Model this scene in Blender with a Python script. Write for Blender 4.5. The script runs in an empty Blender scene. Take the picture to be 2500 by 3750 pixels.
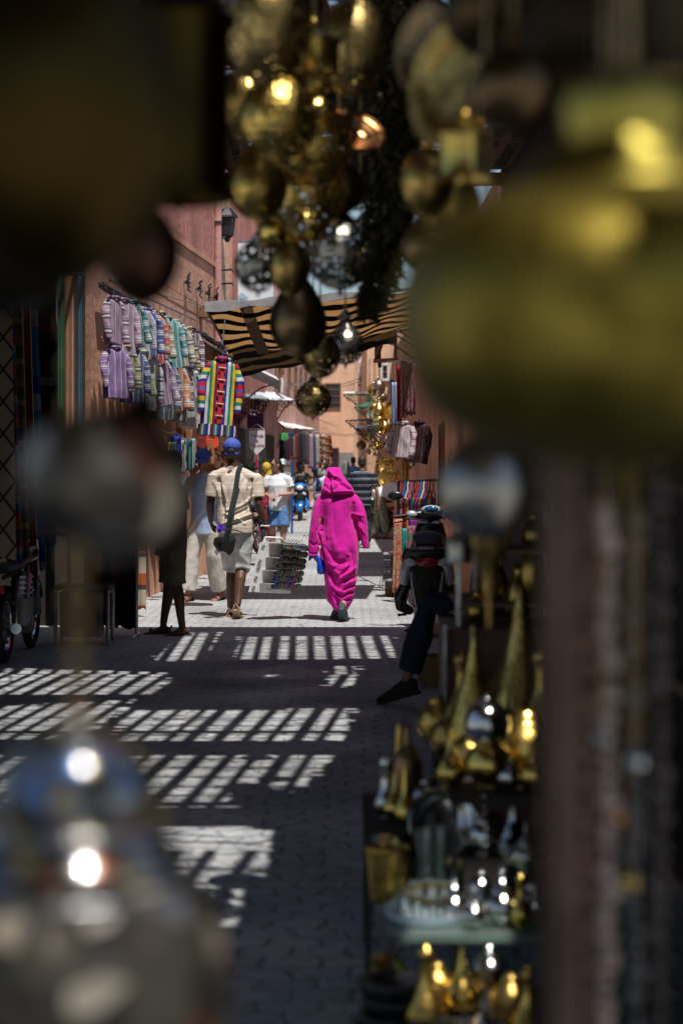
import bpy, math, random
import numpy as np
from mathutils import Vector, Matrix
R = math.radians
random.seed(7)
C = bpy.context.scene.collection
SC = bpy.context.scene

# ---------------------------------------------------------------- camera, sky, sun, exposure
FPX, HZ, CX, CAMZ = 7000.0, 1680.0, 1250.0, 1.68      # focal length and horizon in photo pixels, eye height in metres
cam_d = bpy.data.cameras.new('camera')
cam = bpy.data.objects.new('camera', cam_d); C.objects.link(cam)
cam.location = (0, 0, CAMZ); cam.rotation_euler = (R(90), 0, 0)
cam_d.sensor_fit = 'VERTICAL'; cam_d.sensor_height = 36.0; cam_d.sensor_width = 24.0
cam_d.lens = 36.0 * FPX / 3750.0
cam_d.shift_y = -(1875.0 - HZ) / 3750.0
cam_d.clip_start = 0.05; cam_d.clip_end = 2000
cam_d.dof.use_dof = True; cam_d.dof.focus_distance = 20.5; cam_d.dof.aperture_fstop = 2.2
SC.camera = cam
SUN_EL, SUN_AZ = 68.0, 24.0
SUN = Vector((math.cos(R(SUN_EL)) * math.sin(R(SUN_AZ)), -math.cos(R(SUN_EL)) * math.cos(R(SUN_AZ)), math.sin(R(SUN_EL))))
world = bpy.data.worlds.new('World'); SC.world = world; world.use_nodes = True
wn = world.node_tree; wn.nodes.clear()
sky = wn.nodes.new('ShaderNodeTexSky'); sky.sky_type = 'NISHITA'; sky.sun_disc = False
sky.sun_elevation = R(SUN_EL); sky.sun_rotation = R(180 - SUN_AZ)
bg = wn.nodes.new('ShaderNodeBackground'); bg.inputs['Strength'].default_value = 0.085
wo = wn.nodes.new('ShaderNodeOutputWorld')
wn.links.new(sky.outputs[0], bg.inputs[0]); wn.links.new(bg.outputs[0], wo.inputs[0])
sl = bpy.data.lights.new('sun', 'SUN'); sl.energy = 4.8; sl.angle = R(0.5); sl.color = (1.0, 0.97, 0.93)
so = bpy.data.objects.new('sun', sl); C.objects.link(so)
so.rotation_euler = SUN.to_track_quat('Z', 'Y').to_euler(); so.location = (3, -5, 12)
SC.view_settings.view_transform = 'Standard'; SC.view_settings.look = 'None'
SC.view_settings.exposure = 0.15; SC.view_settings.gamma = 1.0
SC.cycles.use_denoising = True
SC.cycles.max_bounces = 10; SC.cycles.diffuse_bounces = 4; SC.cycles.glossy_bounces = 4
SC.cycles.transparent_max_bounces = 16; SC.cycles.sample_clamp_indirect = 6

def P(px, py, d):
    """photo pixel at a distance -> point in the place"""
    return Vector(((px - CX) / FPX * d, d, CAMZ - (py - HZ) / FPX * d))

# ---------------------------------------------------------------- materials
MATS = {}
def _new(name):
    m = bpy.data.materials.new(name); m.use_nodes = True
    return m, m.node_tree, m.node_tree.nodes['Principled BSDF']
def _nd(nt, t, **kw):
    n = nt.nodes.new(t)
    for k, v in kw.items(): setattr(n, k, v)
    return n
def _coords(nt, kind='Object', scale=(1, 1, 1)):
    tc = _nd(nt, 'ShaderNodeTexCoord'); mp = _nd(nt, 'ShaderNodeMapping')
    mp.inputs['Scale'].default_value = scale
    nt.links.new(tc.outputs[kind], mp.inputs[0]); return mp.outputs[0]
def _noise(nt, co, scale, detail=4):
    n = _nd(nt, 'ShaderNodeTexNoise'); n.inputs['Scale'].default_value = scale; n.inputs['Detail'].default_value = detail
    nt.links.new(co, n.inputs['Vector']); return n.outputs['Fac']
def _ramp(nt, fac, stops, interp='LINEAR'):
    r = _nd(nt, 'ShaderNodeValToRGB'); r.color_ramp.interpolation = interp
    e = r.color_ramp.elements
    while len(e) > 1: e.remove(e[-1])
    e[0].position = stops[0][0]; e[0].color = (*stops[0][1], 1)
    for p, c in stops[1:]:
        q = e.new(p); q.color = (*c, 1)
    nt.links.new(fac, r.inputs[0]); return r.outputs[0]
def _bump(nt, b, h, s, dist=0.01):
    n = _nd(nt, 'ShaderNodeBump'); n.inputs['Strength'].default_value = s; n.inputs['Distance'].default_value = dist
    nt.links.new(h, n.inputs['Height']); nt.links.new(n.outputs[0], b.inputs['Normal'])
def _math(nt, op, a, b=None):
    n = _nd(nt, 'ShaderNodeMath'); n.operation = op
    for i, x in enumerate((a, b)):
        if x is None: continue
        if isinstance(x, (int, float)): n.inputs[i].default_value = x
        else: nt.links.new(x, n.inputs[i])
    return n.outputs[0]
def dim(c, k): return tuple(max(0, min(1, x * k)) for x in c)

def mat(name, col, rough=0.75, metal=0.0, var=0.18, vs=6.0, bump=0.0, bs=40.0, spec=0.4, stretch=(1, 1, 1), trans=0.0):
    if name in MATS: return MATS[name]
    m, nt, b = _new(name)
    co = _coords(nt, 'Object', stretch)
    c = _ramp(nt, _noise(nt, co, vs), [(0.25, dim(col, 1 - var)), (0.75, dim(col, 1 + var))])
    nt.links.new(c, b.inputs['Base Color'])
    b.inputs['Roughness'].default_value = rough; b.inputs['Metallic'].default_value = metal
    b.inputs['Specular IOR Level'].default_value = spec
    if bump: _bump(nt, b, _noise(nt, co, bs, 3), bump)
    if trans: b.inputs['Transmission Weight'].default_value = trans
    MATS[name] = m; return m

def stripes(name, cols, axis='Z', period=0.3, rough=0.9, distort=0.02, weave=True, offset=0.0):
    """woven stripes across one axis of the thing"""
    if name in MATS: return MATS[name]
    m, nt, b = _new(name)
    co = _coords(nt, 'Object')
    sp = _nd(nt, 'ShaderNodeSeparateXYZ'); nt.links.new(co, sp.inputs[0])
    v = sp.outputs[axis]
    v = _math(nt, 'ADD', v, _math(nt, 'MULTIPLY', _noise(nt, co, 7, 2), distort))
    v = _math(nt, 'FRACT', _math(nt, 'ADD', _math(nt, 'DIVIDE', v, period), 10.0 + offset))
    tot = sum(w for _, w in cols); acc = 0; st = []
    for c, w in cols:
        st.append((acc / tot, c)); acc += w
    col = _ramp(nt, v, st, 'CONSTANT')
    mx = _nd(nt, 'ShaderNodeMixRGB'); mx.blend_type = 'MULTIPLY'; mx.inputs[0].default_value = 0.5 if weave else 0.2
    nt.links.new(col, mx.inputs[1])
    nt.links.new(_ramp(nt, _noise(nt, co, 110, 2), [(0.3, (0.45, 0.45, 0.45)), (0.7, (1, 1, 1))]), mx.inputs[2])
    nt.links.new(mx.outputs[0], b.inputs['Base Color'])
    b.inputs['Roughness'].default_value = rough; b.inputs['Specular IOR Level'].default_value = 0.15
    MATS[name] = m; return m

def pierced(name, col, rough=0.28, scale=75.0, hole=0.30, metal=1.0):
    """sheet metal punched with small round holes"""
    if name in MATS: return MATS[name]
    m, nt, b = _new(name)
    co = _coords(nt, 'Object')
    vo = _nd(nt, 'ShaderNodeTexVoronoi'); vo.inputs['Scale'].default_value = scale; vo.inputs['Randomness'].default_value = 0.45
    nt.links.new(co, vo.inputs['Vector'])
    c = _ramp(nt, _noise(nt, co, 25), [(0.3, dim(col, 0.55)), (0.7, dim(col, 1.15))])
    nt.links.new(c, b.inputs['Base Color'])
    b.inputs['Metallic'].default_value = metal; b.inputs['Roughness'].default_value = rough
    _bump(nt, b, vo.outputs['Distance'], 0.6, 0.004)
    msk = _math(nt, 'LESS_THAN', vo.outputs['Distance'], hole)
    tr = _nd(nt, 'ShaderNodeBsdfTransparent'); mx = _nd(nt, 'ShaderNodeMixShader')
    nt.links.new(msk, mx.inputs[0]); nt.links.new(b.outputs[0], mx.inputs[1]); nt.links.new(tr.outputs[0], mx.inputs[2])
    nt.links.new(mx.outputs[0], nt.nodes['Material Output'].inputs[0])
    MATS[name] = m; return m

def metal(name, col, rough=0.25, bump=0.25, bs=60.0, var=0.35):
    if name in MATS: return MATS[name]
    m, nt, b = _new(name)
    co = _coords(nt, 'Object')
    n = _noise(nt, co, bs, 3)
    c = _ramp(nt, _noise(nt, co, 14), [(0.3, dim(col, 1 - var)), (0.7, dim(col, 1.1))])
    nt.links.new(c, b.inputs['Base Color'])
    b.inputs['Metallic'].default_value = 1.0; b.inputs['Roughness'].default_value = rough
    if bump: _bump(nt, b, n, bump, 0.004)
    MATS[name] = m; return m

def glassy(name, col=(0.9, 0.97, 0.93), rough=0.02):
    if name in MATS: return MATS[name]
    m, nt, b = _new(name)
    b.inputs['Base Color'].default_value = (*col, 1); b.inputs['Roughness'].default_value = rough
    b.inputs['Transmission Weight'].default_value = 1.0; b.inputs['IOR'].default_value = 1.45
    MATS[name] = m; return m

def clear_glass(name, col=(.95, .985, .965)):
    """thin blown glass: clear, with bright grazing reflections"""
    if name in MATS: return MATS[name]
    m, nt, b = _new(name)
    tr = _nd(nt, 'ShaderNodeBsdfTransparent'); tr.inputs[0].default_value = (*col, 1)
    gl = _nd(nt, 'ShaderNodeBsdfGlossy'); gl.inputs['Roughness'].default_value = .04
    lw_ = _nd(nt, 'ShaderNodeLayerWeight'); lw_.inputs[0].default_value = .5
    mx = _nd(nt, 'ShaderNodeMixShader'); nt.links.new(lw_.outputs['Fresnel'], mx.inputs[0]); nt.links.new(tr.outputs[0], mx.inputs[1]); nt.links.new(gl.outputs[0], mx.inputs[2])
    df = _nd(nt, 'ShaderNodeBsdfDiffuse'); df.inputs[0].default_value = (.80, .92, .86, 1); m2 = _nd(nt, 'ShaderNodeMixShader'); m2.inputs[0].default_value = .09
    nt.links.new(mx.outputs[0], m2.inputs[1]); nt.links.new(df.outputs[0], m2.inputs[2])
    nt.links.new(m2.outputs[0], nt.nodes['Material Output'].inputs[0]); MATS[name] = m; return m

def translucent(name, cols, axis, period, k=0.45, distort=0.02):
    """striped awning canvas that lets some sun through"""
    m = stripes(name, cols, axis, period, 0.9, distort)
    nt = m.node_tree; b = nt.nodes['Principled BSDF']
    if not any(n.type == 'BSDF_TRANSLUCENT' for n in nt.nodes):
        t = _nd(nt, 'ShaderNodeBsdfTranslucent'); mx = _nd(nt, 'ShaderNodeMixShader'); mx.inputs[0].default_value = k
        nt.links.new(b.inputs['Base Color'].links[0].from_socket, t.inputs[0])
        nt.links.new(b.outputs[0], mx.inputs[1]); nt.links.new(t.outputs[0], mx.inputs[2])
        nt.links.new(mx.outputs[0], nt.nodes['Material Output'].inputs[0])
    return m

def plaster(name, col, streak=0.3):
    """stained lime plaster with rain streaks and patches"""
    if name in MATS: return MATS[name]
    m, nt, b = _new(name)
    co = _coords(nt, 'Object'); cs = _coords(nt, 'Object', (6, 6, 0.5))
    a = _ramp(nt, _noise(nt, co, 0.9, 8), [(0.3, dim(col, 0.66)), (0.46, dim(col, .92)), (0.58, col), (0.75, dim(col, 1.15))])
    s = _ramp(nt, _noise(nt, cs, 2.2, 6), [(0.35, (0.45, 0.4, 0.4)), (0.55, (1, 1, 1))])
    mx = _nd(nt, 'ShaderNodeMixRGB'); mx.blend_type = 'MULTIPLY'; mx.inputs[0].default_value = streak
    nt.links.new(a, mx.inputs[1]); nt.links.new(s, mx.inputs[2])
    nt.links.new(mx.outputs[0], b.inputs['Base Color']); b.inputs['Roughness'].default_value = 0.92
    b.inputs['Specular IOR Level'].default_value = 0.15
    _bump(nt, b, _noise(nt, co, 9, 9), 0.5, 0.03)
    MATS[name] = m; return m

# ---------------------------------------------------------------- mesh building
def tag(o, label=None, cat=None, group=None, kind=None):
    if label: o['label'] = label
    if cat: o['category'] = cat
    if group: o['group'] = group
    if kind: o['kind'] = kind
    return o
def thing(name, label, cat, loc=(0, 0, 0), rz=0.0, group=None):
    o = bpy.data.objects.new(name, None); C.objects.link(o); o.empty_display_size = 0.1
    o.location = loc; o.rotation_euler = (0, 0, rz)
    return tag(o, label, cat, group)

class MB:
    def __init__(s): s.v = []; s.f = []
    def add(s, vs, fs):
        o = len(s.v); s.v += [tuple(v) for v in vs]; s.f += [tuple(i + o for i in f) for f in fs]; return s
    def box(s, c, d, rz=0.0, M=None):
        M = M or Matrix.Rotation(rz, 3, 'Z'); c = Vector(c)
        vs = [c + M @ Vector((x * d[0] / 2, y * d[1] / 2, z * d[2] / 2)) for x in (-1, 1) for y in (-1, 1) for z in (-1, 1)]
        return s.add(vs, [(0, 1, 3, 2), (4, 6, 7, 5), (0, 4, 5, 1), (2, 3, 7, 6), (0, 2, 6, 4), (1, 5, 7, 3)])
    def bar(s, a, b, w, h=None, up=(0, 0, 1)):
        a = Vector(a); b = Vector(b); t = (b - a).normalized(); u = Vector(up)
        if abs(t.dot(u)) > 0.98: u = Vector((0, 1, 0))
        x = t.cross(u).normalized(); z = x.cross(t); h = h or w
        vs = []
        for p in (a, b):
            for i, j in ((-1, -1), (1, -1), (1, 1), (-1, 1)): vs.append(p + x * (i * w / 2) + z * (j * h / 2))
        return s.add(vs, [(3, 2, 1, 0), (4, 5, 6, 7), (0, 1, 5, 4), (1, 2, 6, 5), (2, 3, 7, 6), (3, 0, 4, 7)])
    def loft(s, rings, cap=True, close=False):
        n = len(rings[0]); vs = [v for r in rings for v in r]; fs = []
        k = len(rings)
        for i in range(k if close else k - 1):
            for j in range(n):
                a = i * n + j; b = i * n + (j + 1) % n; c2 = ((i + 1) % k) * n
                fs.append((a, b, c2 + (j + 1) % n, c2 + j))
        if cap and not close:
            fs.append(tuple(range(n - 1, -1, -1))); fs.append(tuple((k - 1) * n + j for j in range(n)))
        return s.add(vs, fs)
    def tube(s, pts, rad, n=8, hint=None, cap=True, close=False):
        pts = [Vector(p) for p in pts]; k = len(pts); rings = []; px = None
        for i, p in enumerate(pts):
            if close: t = pts[(i + 1) % k] - pts[i - 1]
            else: t = pts[min(i + 1, k - 1)] - pts[max(i - 1, 0)]
            if t.length < 1e-9: t = Vector((0, 0, 1))
            t.normalize()
            h = Vector(hint) if hint else (px or (Vector((1, 0, 0)) if abs(t.x) < 0.9 else Vector((0, 1, 0))))
            x = h - t * h.dot(t)
            if x.length < 1e-6: x = Vector((0, 1, 0)) - t * t.y
            x.normalize(); px = x; y = t.cross(x)
            r = rad[i] if isinstance(rad, (list, tuple)) and not (len(rad) == 2 and k != 2 and not isinstance(rad[0], (list, tuple))) else rad
            rx, ry = r if isinstance(r, (list, tuple)) else (r, r)
            rings.append([p + x * (rx * math.cos(a)) + y * (ry * math.sin(a)) for a in (2 * math.pi * j / n for j in range(n))])
        return s.loft(rings, cap, close)
    def lathe(s, prof, c=(0, 0, 0), n=28, M=None, cap=True):
        c = Vector(c); M = M or Matrix.Identity(3)
        return s.loft([[c + M @ Vector((max(r, 1e-4) * math.cos(a), max(r, 1e-4) * math.sin(a), z)) for a in (2 * math.pi * j / n for j in range(n))] for r, z in prof], cap)
    def ell(s, c, r, n=14, m=9, M=None):
        c = Vector(c); M = M or Matrix.Identity(3)
        r = r if isinstance(r, (tuple, list)) else (r, r, r)
        rings = []
        for i in range(m + 1):
            t = -math.pi / 2 + math.pi * i / m; cr = max(math.cos(t), 0.02)
            rings.append([c + M @ Vector((r[0] * cr * math.cos(a), r[1] * cr * math.sin(a), r[2] * math.sin(t))) for a in (2 * math.pi * j / n for j in range(n))])
        return s.loft(rings)
    def torus(s, c, R_, r, axis='Y', n=28, m=8):
        c = Vector(c); pts = []
        for i in range(n):
            a = 2 * math.pi * i / n
            q = {'Y': (math.cos(a), 0, math.sin(a)), 'X': (0, math.cos(a), math.sin(a)), 'Z': (math.cos(a), math.sin(a), 0)}[axis]
            pts.append(c + Vector(q) * R_)
        return s.tube(pts, r, m, hint={'Y': (0, 1, 0), 'X': (1, 0, 0), 'Z': (0, 0, 1)}[axis], close=True)
    def sheet(s, fn, nu, nv, th=0.006):
        """a double-sided sheet with thickness; fn(u,v) -> point"""
        g = [[Vector(fn(i / nu, j / nv)) for j in range(nv + 1)] for i in range(nu + 1)]
        vs = []; bk = []
        for i in range(nu + 1):
            for j in range(nv + 1):
                a = g[min(i + 1, nu)][j] - g[max(i - 1, 0)][j]; b = g[i][min(j + 1, nv)] - g[i][max(j - 1, 0)]
                nn = a.cross(b); nn = nn.normalized() if nn.length > 1e-9 else Vector((0, 1, 0))
                vs.append(g[i][j] + nn * th / 2); bk.append(g[i][j] - nn * th / 2)
        W = nv + 1; N = len(vs); fs = []
        for i in range(nu):
            for j in range(nv):
                a, b, c, d = i * W + j, (i + 1) * W + j, (i + 1) * W + j + 1, i * W + j + 1
                fs.append((a, b, c, d)); fs.append((N + d, N + c, N + b, N + a))
        rim = [i * W for i in range(nu + 1)] + [nu * W + j for j in range(1, nv + 1)] + [i * W + nv for i in range(nu - 1, -1, -1)] + [j for j in range(nv - 1, 0, -1)]
        for k in range(len(rim)):
            a, b = rim[k], rim[(k + 1) % len(rim)]; fs.append((b, a, N + a, N + b))
        return s.add(vs + bk, fs)
    def build(s, name, m, parent=None, smooth=True, world=True, auto=40):
        """one mesh object; world=True: the points are in the place's own coordinates"""
        me = bpy.data.meshes.new(name); org = Vector((0, 0, 0)); q = parent
        while q is not None and world: org += Vector(q.location); q = q.parent
        me.from_pydata([(v[0] - org.x, v[1] - org.y, v[2] - org.z) for v in s.v] if world else s.v, [], s.f)
        me.update()
        if m: me.materials.append(m)
        if smooth:
            me.polygons.foreach_set('use_smooth', [True] * len(me.polygons))
            if auto: me.set_sharp_from_angle(angle=R(auto))
        o = bpy.data.objects.new(name, me); C.objects.link(o)
        if parent: o.parent = parent
        return o

def recentre(o, p):
    """move a mesh object's origin to p (no parent)"""
    p = Vector(p); o.data.transform(Matrix.Translation(-p)); o.location = p; return o

def wrinkle(co, amp, freq, seed=0, stretch=(1, 1, 1)):
    rg = np.random.RandomState(seed); p = co * np.array(stretch)
    w = p + 0.35 / freq * np.sin(p[:, [1, 2, 0]] * freq * 1.3 + rg.rand(3) * 6)
    h = np.zeros(len(co))
    for k in range(6):
        d = rg.randn(3); d /= np.linalg.norm(d); f = freq * (0.6 + 1.6 * rg.rand())
        h += (1 - np.abs(np.sin(w @ d * f + rg.rand() * 6))) ** 2 / (1 + f / freq)
    return amp * (h / 1.7 - 0.7)

def blob(mb, name, m, parent, voxel=0.012, smooth=3, fold=None, world=False):
    """fuse overlapping closed shapes into one continuous skin, then crease it"""
    o = mb.build(name, m, parent, True, world, auto=0)
    r = o.modifiers.new('skin', 'REMESH'); r.mode = 'VOXEL'; r.voxel_size = voxel
    if smooth:
        sm = o.modifiers.new('soft', 'SMOOTH'); sm.iterations = smooth; sm.factor = 0.5
    dg = bpy.context.evaluated_depsgraph_get()
    me = bpy.data.meshes.new_from_object(o.evaluated_get(dg)); o.modifiers.clear()
    old = o.data; o.data = me; bpy.data.meshes.remove(old); me.name = name
    me.materials.clear()
    if m: me.materials.append(m)
    n = len(me.vertices)
    if fold and n:
        co = np.empty(n * 3, 'f'); no = np.empty(n * 3, 'f')
        me.vertices.foreach_get('co', co); me.vertex_normals.foreach_get('vector', no)
        co = co.reshape(-1, 3).astype(float); no = no.reshape(-1, 3)
        co = co + no * fold(co, no)[:, None]
        me.vertices.foreach_set('co', co.astype('f').ravel()); me.update()
    me.polygons.foreach_set('use_smooth', [True] * len(me.polygons)); me.update()
    return o

def text(s, size, loc, rot, m, parent, name='lettering', depth=0.002, align='CENTER', line=1.0):
    cu = bpy.data.curves.new(name, 'FONT'); cu.body = s; cu.size = size; cu.align_x = align; cu.align_y = 'CENTER'; cu.extrude = depth; cu.space_line = line
    t = bpy.data.objects.new(name, cu); C.objects.link(t)
    dg = bpy.context.evaluated_depsgraph_get(); me = bpy.data.meshes.new_from_object(t.evaluated_get(dg))
    bpy.data.objects.remove(t); me.materials.clear(); me.materials.append(m)
    o = bpy.data.objects.new(name, me); C.objects.link(o); o.parent = parent; o.location = loc; o.rotation_euler = rot
    return o
# ---------------------------------------------------------------- colours used again and again
PINK = (0.68, 0.37, 0.245); PEACH = (0.80, 0.50, 0.33); ROSE = (0.72, 0.46, 0.39)
M_wall = plaster('pink_plaster', PINK, 0.35); M_red = plaster('red_plaster', (0.56, 0.25, 0.20), 0.4)
M_rose = plaster('rose_plaster', ROSE, 0.15); M_peach = plaster('peach_plaster', PEACH, 0.12)
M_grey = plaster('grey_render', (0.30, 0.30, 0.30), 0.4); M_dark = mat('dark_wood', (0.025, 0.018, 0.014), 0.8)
M_wood = mat('weathered_wood', (0.20, 0.10, 0.05), 0.8, bump=0.4, stretch=(1, 1, 0.2)); M_black = mat('black_paint', (0.012, 0.012, 0.014), 0.45)
M_iron = mat('wrought_iron', (0.03, 0.028, 0.03), 0.55); M_white = mat('white_paint', (0.78, 0.78, 0.76), 0.5, var=0.06)
M_tin = mat('corrugated_tin', (0.42, 0.44, 0.45), 0.45, metal=0.6); M_pane = mat('dark_pane', (0.03, 0.03, 0.035), 0.15)
M_reed = mat('reed_matting', (0.10, 0.07, 0.045), 0.95, bump=0.5)
M_cable = mat('cable_rubber', (0.03, 0.03, 0.035), 0.6); M_steel = metal('steel', (0.55, 0.56, 0.58), 0.3)

# ---------------------------------------------------------------- ground
def paving():
    m, nt, b = _new('stone_pavers')
    co = _coords(nt, 'Object')
    w = _nd(nt, 'ShaderNodeTexNoise'); w.inputs['Scale'].default_value = 9; w.inputs['Detail'].default_value = 2
    nt.links.new(co, w.inputs['Vector'])
    va = _nd(nt, 'ShaderNodeVectorMath'); va.operation = 'MULTIPLY_ADD'; va.inputs[1].default_value = (0.13, 0.12, 0); 
    nt.links.new(w.outputs['Color'], va.inputs[0]); nt.links.new(co, va.inputs[2])
    br = _nd(nt, 'ShaderNodeTexBrick'); br.inputs['Scale'].default_value = 1.0
    br.inputs['Brick Width'].default_value = 0.19; br.inputs['Row Height'].default_value = 0.13
    br.inputs['Mortar Size'].default_value = 0.016; br.inputs['Mortar Smooth'].default_value = 1.0; br.inputs['Bias'].default_value = 0.0
    br.inputs['Color1'].default_value = (0.40, 0.415, 0.425, 1); br.inputs['Color2'].default_value = (0.45, 0.46, 0.465, 1); br.inputs['Mortar'].default_value = (0.31, 0.315, 0.32, 1)
    nt.links.new(va.outputs[0], br.inputs['Vector'])
    d = _ramp(nt, _noise(nt, co, 0.55, 8), [(0.28, (0.60, 0.57, 0.56)), (0.45, (.9, .9, .9)), (0.62, (1.08, 1.08, 1.08))])
    d2 = _ramp(nt, _noise(nt, co, 23, 5), [(0.3, (0.72, 0.72, 0.72)), (0.65, (1.08, 1.08, 1.08))])
    m1 = _nd(nt, 'ShaderNodeMixRGB'); m1.blend_type = 'MULTIPLY'; m1.inputs[0].default_value = 0.9
    m2 = _nd(nt, 'ShaderNodeMixRGB'); m2.blend_type = 'MULTIPLY'; m2.inputs[0].default_value = 0.9
    nt.links.new(br.outputs['Color'], m1.inputs[1]); nt.links.new(d, m1.inputs[2])
    nt.links.new(m1.outputs[0], m2.inputs[1]); nt.links.new(d2, m2.inputs[2])
    m3 = _nd(nt, 'ShaderNodeMixRGB'); m3.blend_type = 'MULTIPLY'; m3.inputs[0].default_value = 1.0
    tint = _ramp(nt, _noise(nt, co, 4.5, 3), [(0.3, (.86, .84, .84)), (0.48, (1, 1, 1)), (0.62, (1.0, .95, .92)), (0.72, (.93, .97, 1.0))])
    nt.links.new(m2.outputs[0], m3.inputs[1]); nt.links.new(tint, m3.inputs[2]); nt.links.new(m3.outputs[0], b.inputs['Base Color'])
    r = _ramp(nt, _noise(nt, co, 1.3, 4), [(0.35, (0.5, 0.5, 0.5)), (0.65, (0.85, 0.85, 0.85))]); nt.links.new(r, b.inputs['Roughness'])
    h = _math(nt, 'ADD', _math(nt, 'MULTIPLY', br.outputs['Fac'], -1.0), _math(nt, 'MULTIPLY', _noise(nt, co, 7, 6), 1.3))
    _bump(nt, b, h, 0.75, 0.014); b.inputs['Specular IOR Level'].default_value = 0.35
    return m
g = MB().sheet(lambda u, v: (-70 + 140 * u, -60 + 320 * v, -0.02), 4, 4, 0.04).build('ground', paving(), None, False)
tag(g, kind='structure')

lm = MB(); rl = random.Random(31)
for k in range(260):
    x, y = rl.uniform(-2.4, .9), rl.uniform(7, 40); a = rl.uniform(0, 3.1); L = rl.uniform(.008, .035); w = L * rl.uniform(.3, .8); c, s_ = math.cos(a), math.sin(a)
    lm.add([(x + c * L, y + s_ * L, .004), (x - s_ * w, y + c * w, .009), (x - c * L, y - s_ * L, .004), (x + s_ * w, y - c * w, .006)], [(0, 1, 2, 3)])
tag(lm.build('litter', mat('paper_scraps', (.55, .53, .50), .8, var=.6, vs=3), None, False), 'small pale scraps of paper scattered over the paving', 'litter', kind='stuff')

# ---------------------------------------------------------------- buildings
def prism(mb, pts, z0, z1):
    """a vertical prism on a ground outline"""
    a = sum(pts[i][0] * pts[(i + 1) % len(pts)][1] - pts[(i + 1) % len(pts)][0] * pts[i][1] for i in range(len(pts)))
    if a < 0: pts = pts[::-1]
    return mb.loft([[Vector((x, y, z0)) for x, y in pts], [Vector((x, y, z1)) for x, y in pts]])
def lw(d): return -4.2 + 0.08 * d              # face of the near pink building
def fl(d): return -2.125 + 0.0125 * d          # face of the far rose building
def rw(d): return 1.5 if d < 26 else 1.5 - 0.0085 * (d - 26)
def panel(mb, f, d0, d1, z0, z1, off=0.0, th=0.03, side=1):
    """a flat panel on a street wall whose face is x = f(d); side=+1 looks towards +x"""
    a0, a1 = f(d0), f(d1)
    return prism(mb, [(a0 + side * off, d0), (a1 + side * off, d1), (a1 + side * (off + th), d1), (a0 + side * (off + th), d0)], z0, z1)
def wall_window(parent, f, d0, d1, z0, z1, side=1, mf=None, bars=0):
    fr = MB(); w = 0.05
    for (a, b, c, e) in ((d0, d1, z0, z0 + w), (d0, d1, z1 - w, z1), (d0, d0 + w, z0 + w, z1 - w), (d1 - w, d1, z0 + w, z1 - w)): panel(fr, f, a, b, c, e, 0.002, 0.05, side)
    o = fr.build('window', mf or M_wood, parent, False)
    panel(MB(), f, d0 + w, d1 - w, z0 + w, z1 - w, 0.002, 0.02, side).build('pane', M_pane, o, False)
    for k in range(bars):
        t = d0 + w + (d1 - d0 - 2 * w) * (k + 1) / (bars + 1)
        panel(MB(), f, t - 0.012, t + 0.012, z0 + w, z1 - w, 0.024, 0.015, side).build('bar', M_iron, o, False)

b1 = thing('house', 'tall pink plastered house carrying the rows of striped jackets', 'building', (lw(24), 24, 0))
prism(MB(), [(lw(19.4), 19.4), (lw(29), 29), (-6.5, 29), (-6.5, 19.4)], 0, 6.4).build('wall', M_wall, b1, False)
mb = MB(); panel(mb, lw, 19.4, 29, 4.55, 4.62, 0.0, 0.03); mb.build('ledge', M_wall, b1, False)
mb = MB(); panel(mb, lw, 19.4, 29, 4.62, 6.4, 0.002, 0.012); mb.build('upper_wall', M_red, b1, False)
mb = MB(); prism(mb, [(lw(29.02), 29.02), (fl(30) , 30), (-5, 30), (-5, 29.02)], 0, 6.0); mb.build('brick_strip', mat('broken_brick', (0.70, 0.42, 0.27), 0.95, var=0.5, vs=14, bump=1.0, bs=12), b1, False)
b2 = thing('house', 'long rose coloured house with narrow shuttered windows beyond the pink one', 'building', (fl(50), 50, 0))
prism(MB(), [(fl(30.02), 30.02), (fl(88), 88), (-9, 88), (-9, 30.02)], 0, 6.6).build('wall', M_rose, b2, False)
mb = MB(); panel(mb, fl, 30.1, 40, 2.4, 6.3, 0.002, 0.03); mb.build('red_wall', M_red, b2, False)
for a, b_, y0, y1 in ((1006, 1021, 1330, 1452), (1029, 1033, 1310, 1370), (1053, 1059, 1325, 1421), (1076, 1082, 1341, 1431), (1096, 1100, 1349, 1399), (1114, 1119, 1363, 1405), (958, 966, 1150, 1230), (985, 992, 1170, 1240)):
    d0, d1 = 14875 / (1337.5 - a), 14875 / (1337.5 - b_); dm = (d0 + d1) / 2
    wall_window(b2, fl, d0, d1, CAMZ + (HZ - y1) / FPX * dm, CAMZ + (HZ - y0) / FPX * dm)
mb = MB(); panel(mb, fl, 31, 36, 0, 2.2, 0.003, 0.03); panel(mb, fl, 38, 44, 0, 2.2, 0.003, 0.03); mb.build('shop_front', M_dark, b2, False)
panel(MB(), fl, 60, 66, 0, 2.2, 0.003, 0.03).build('shop_front', M_dark, b2, False)
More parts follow.
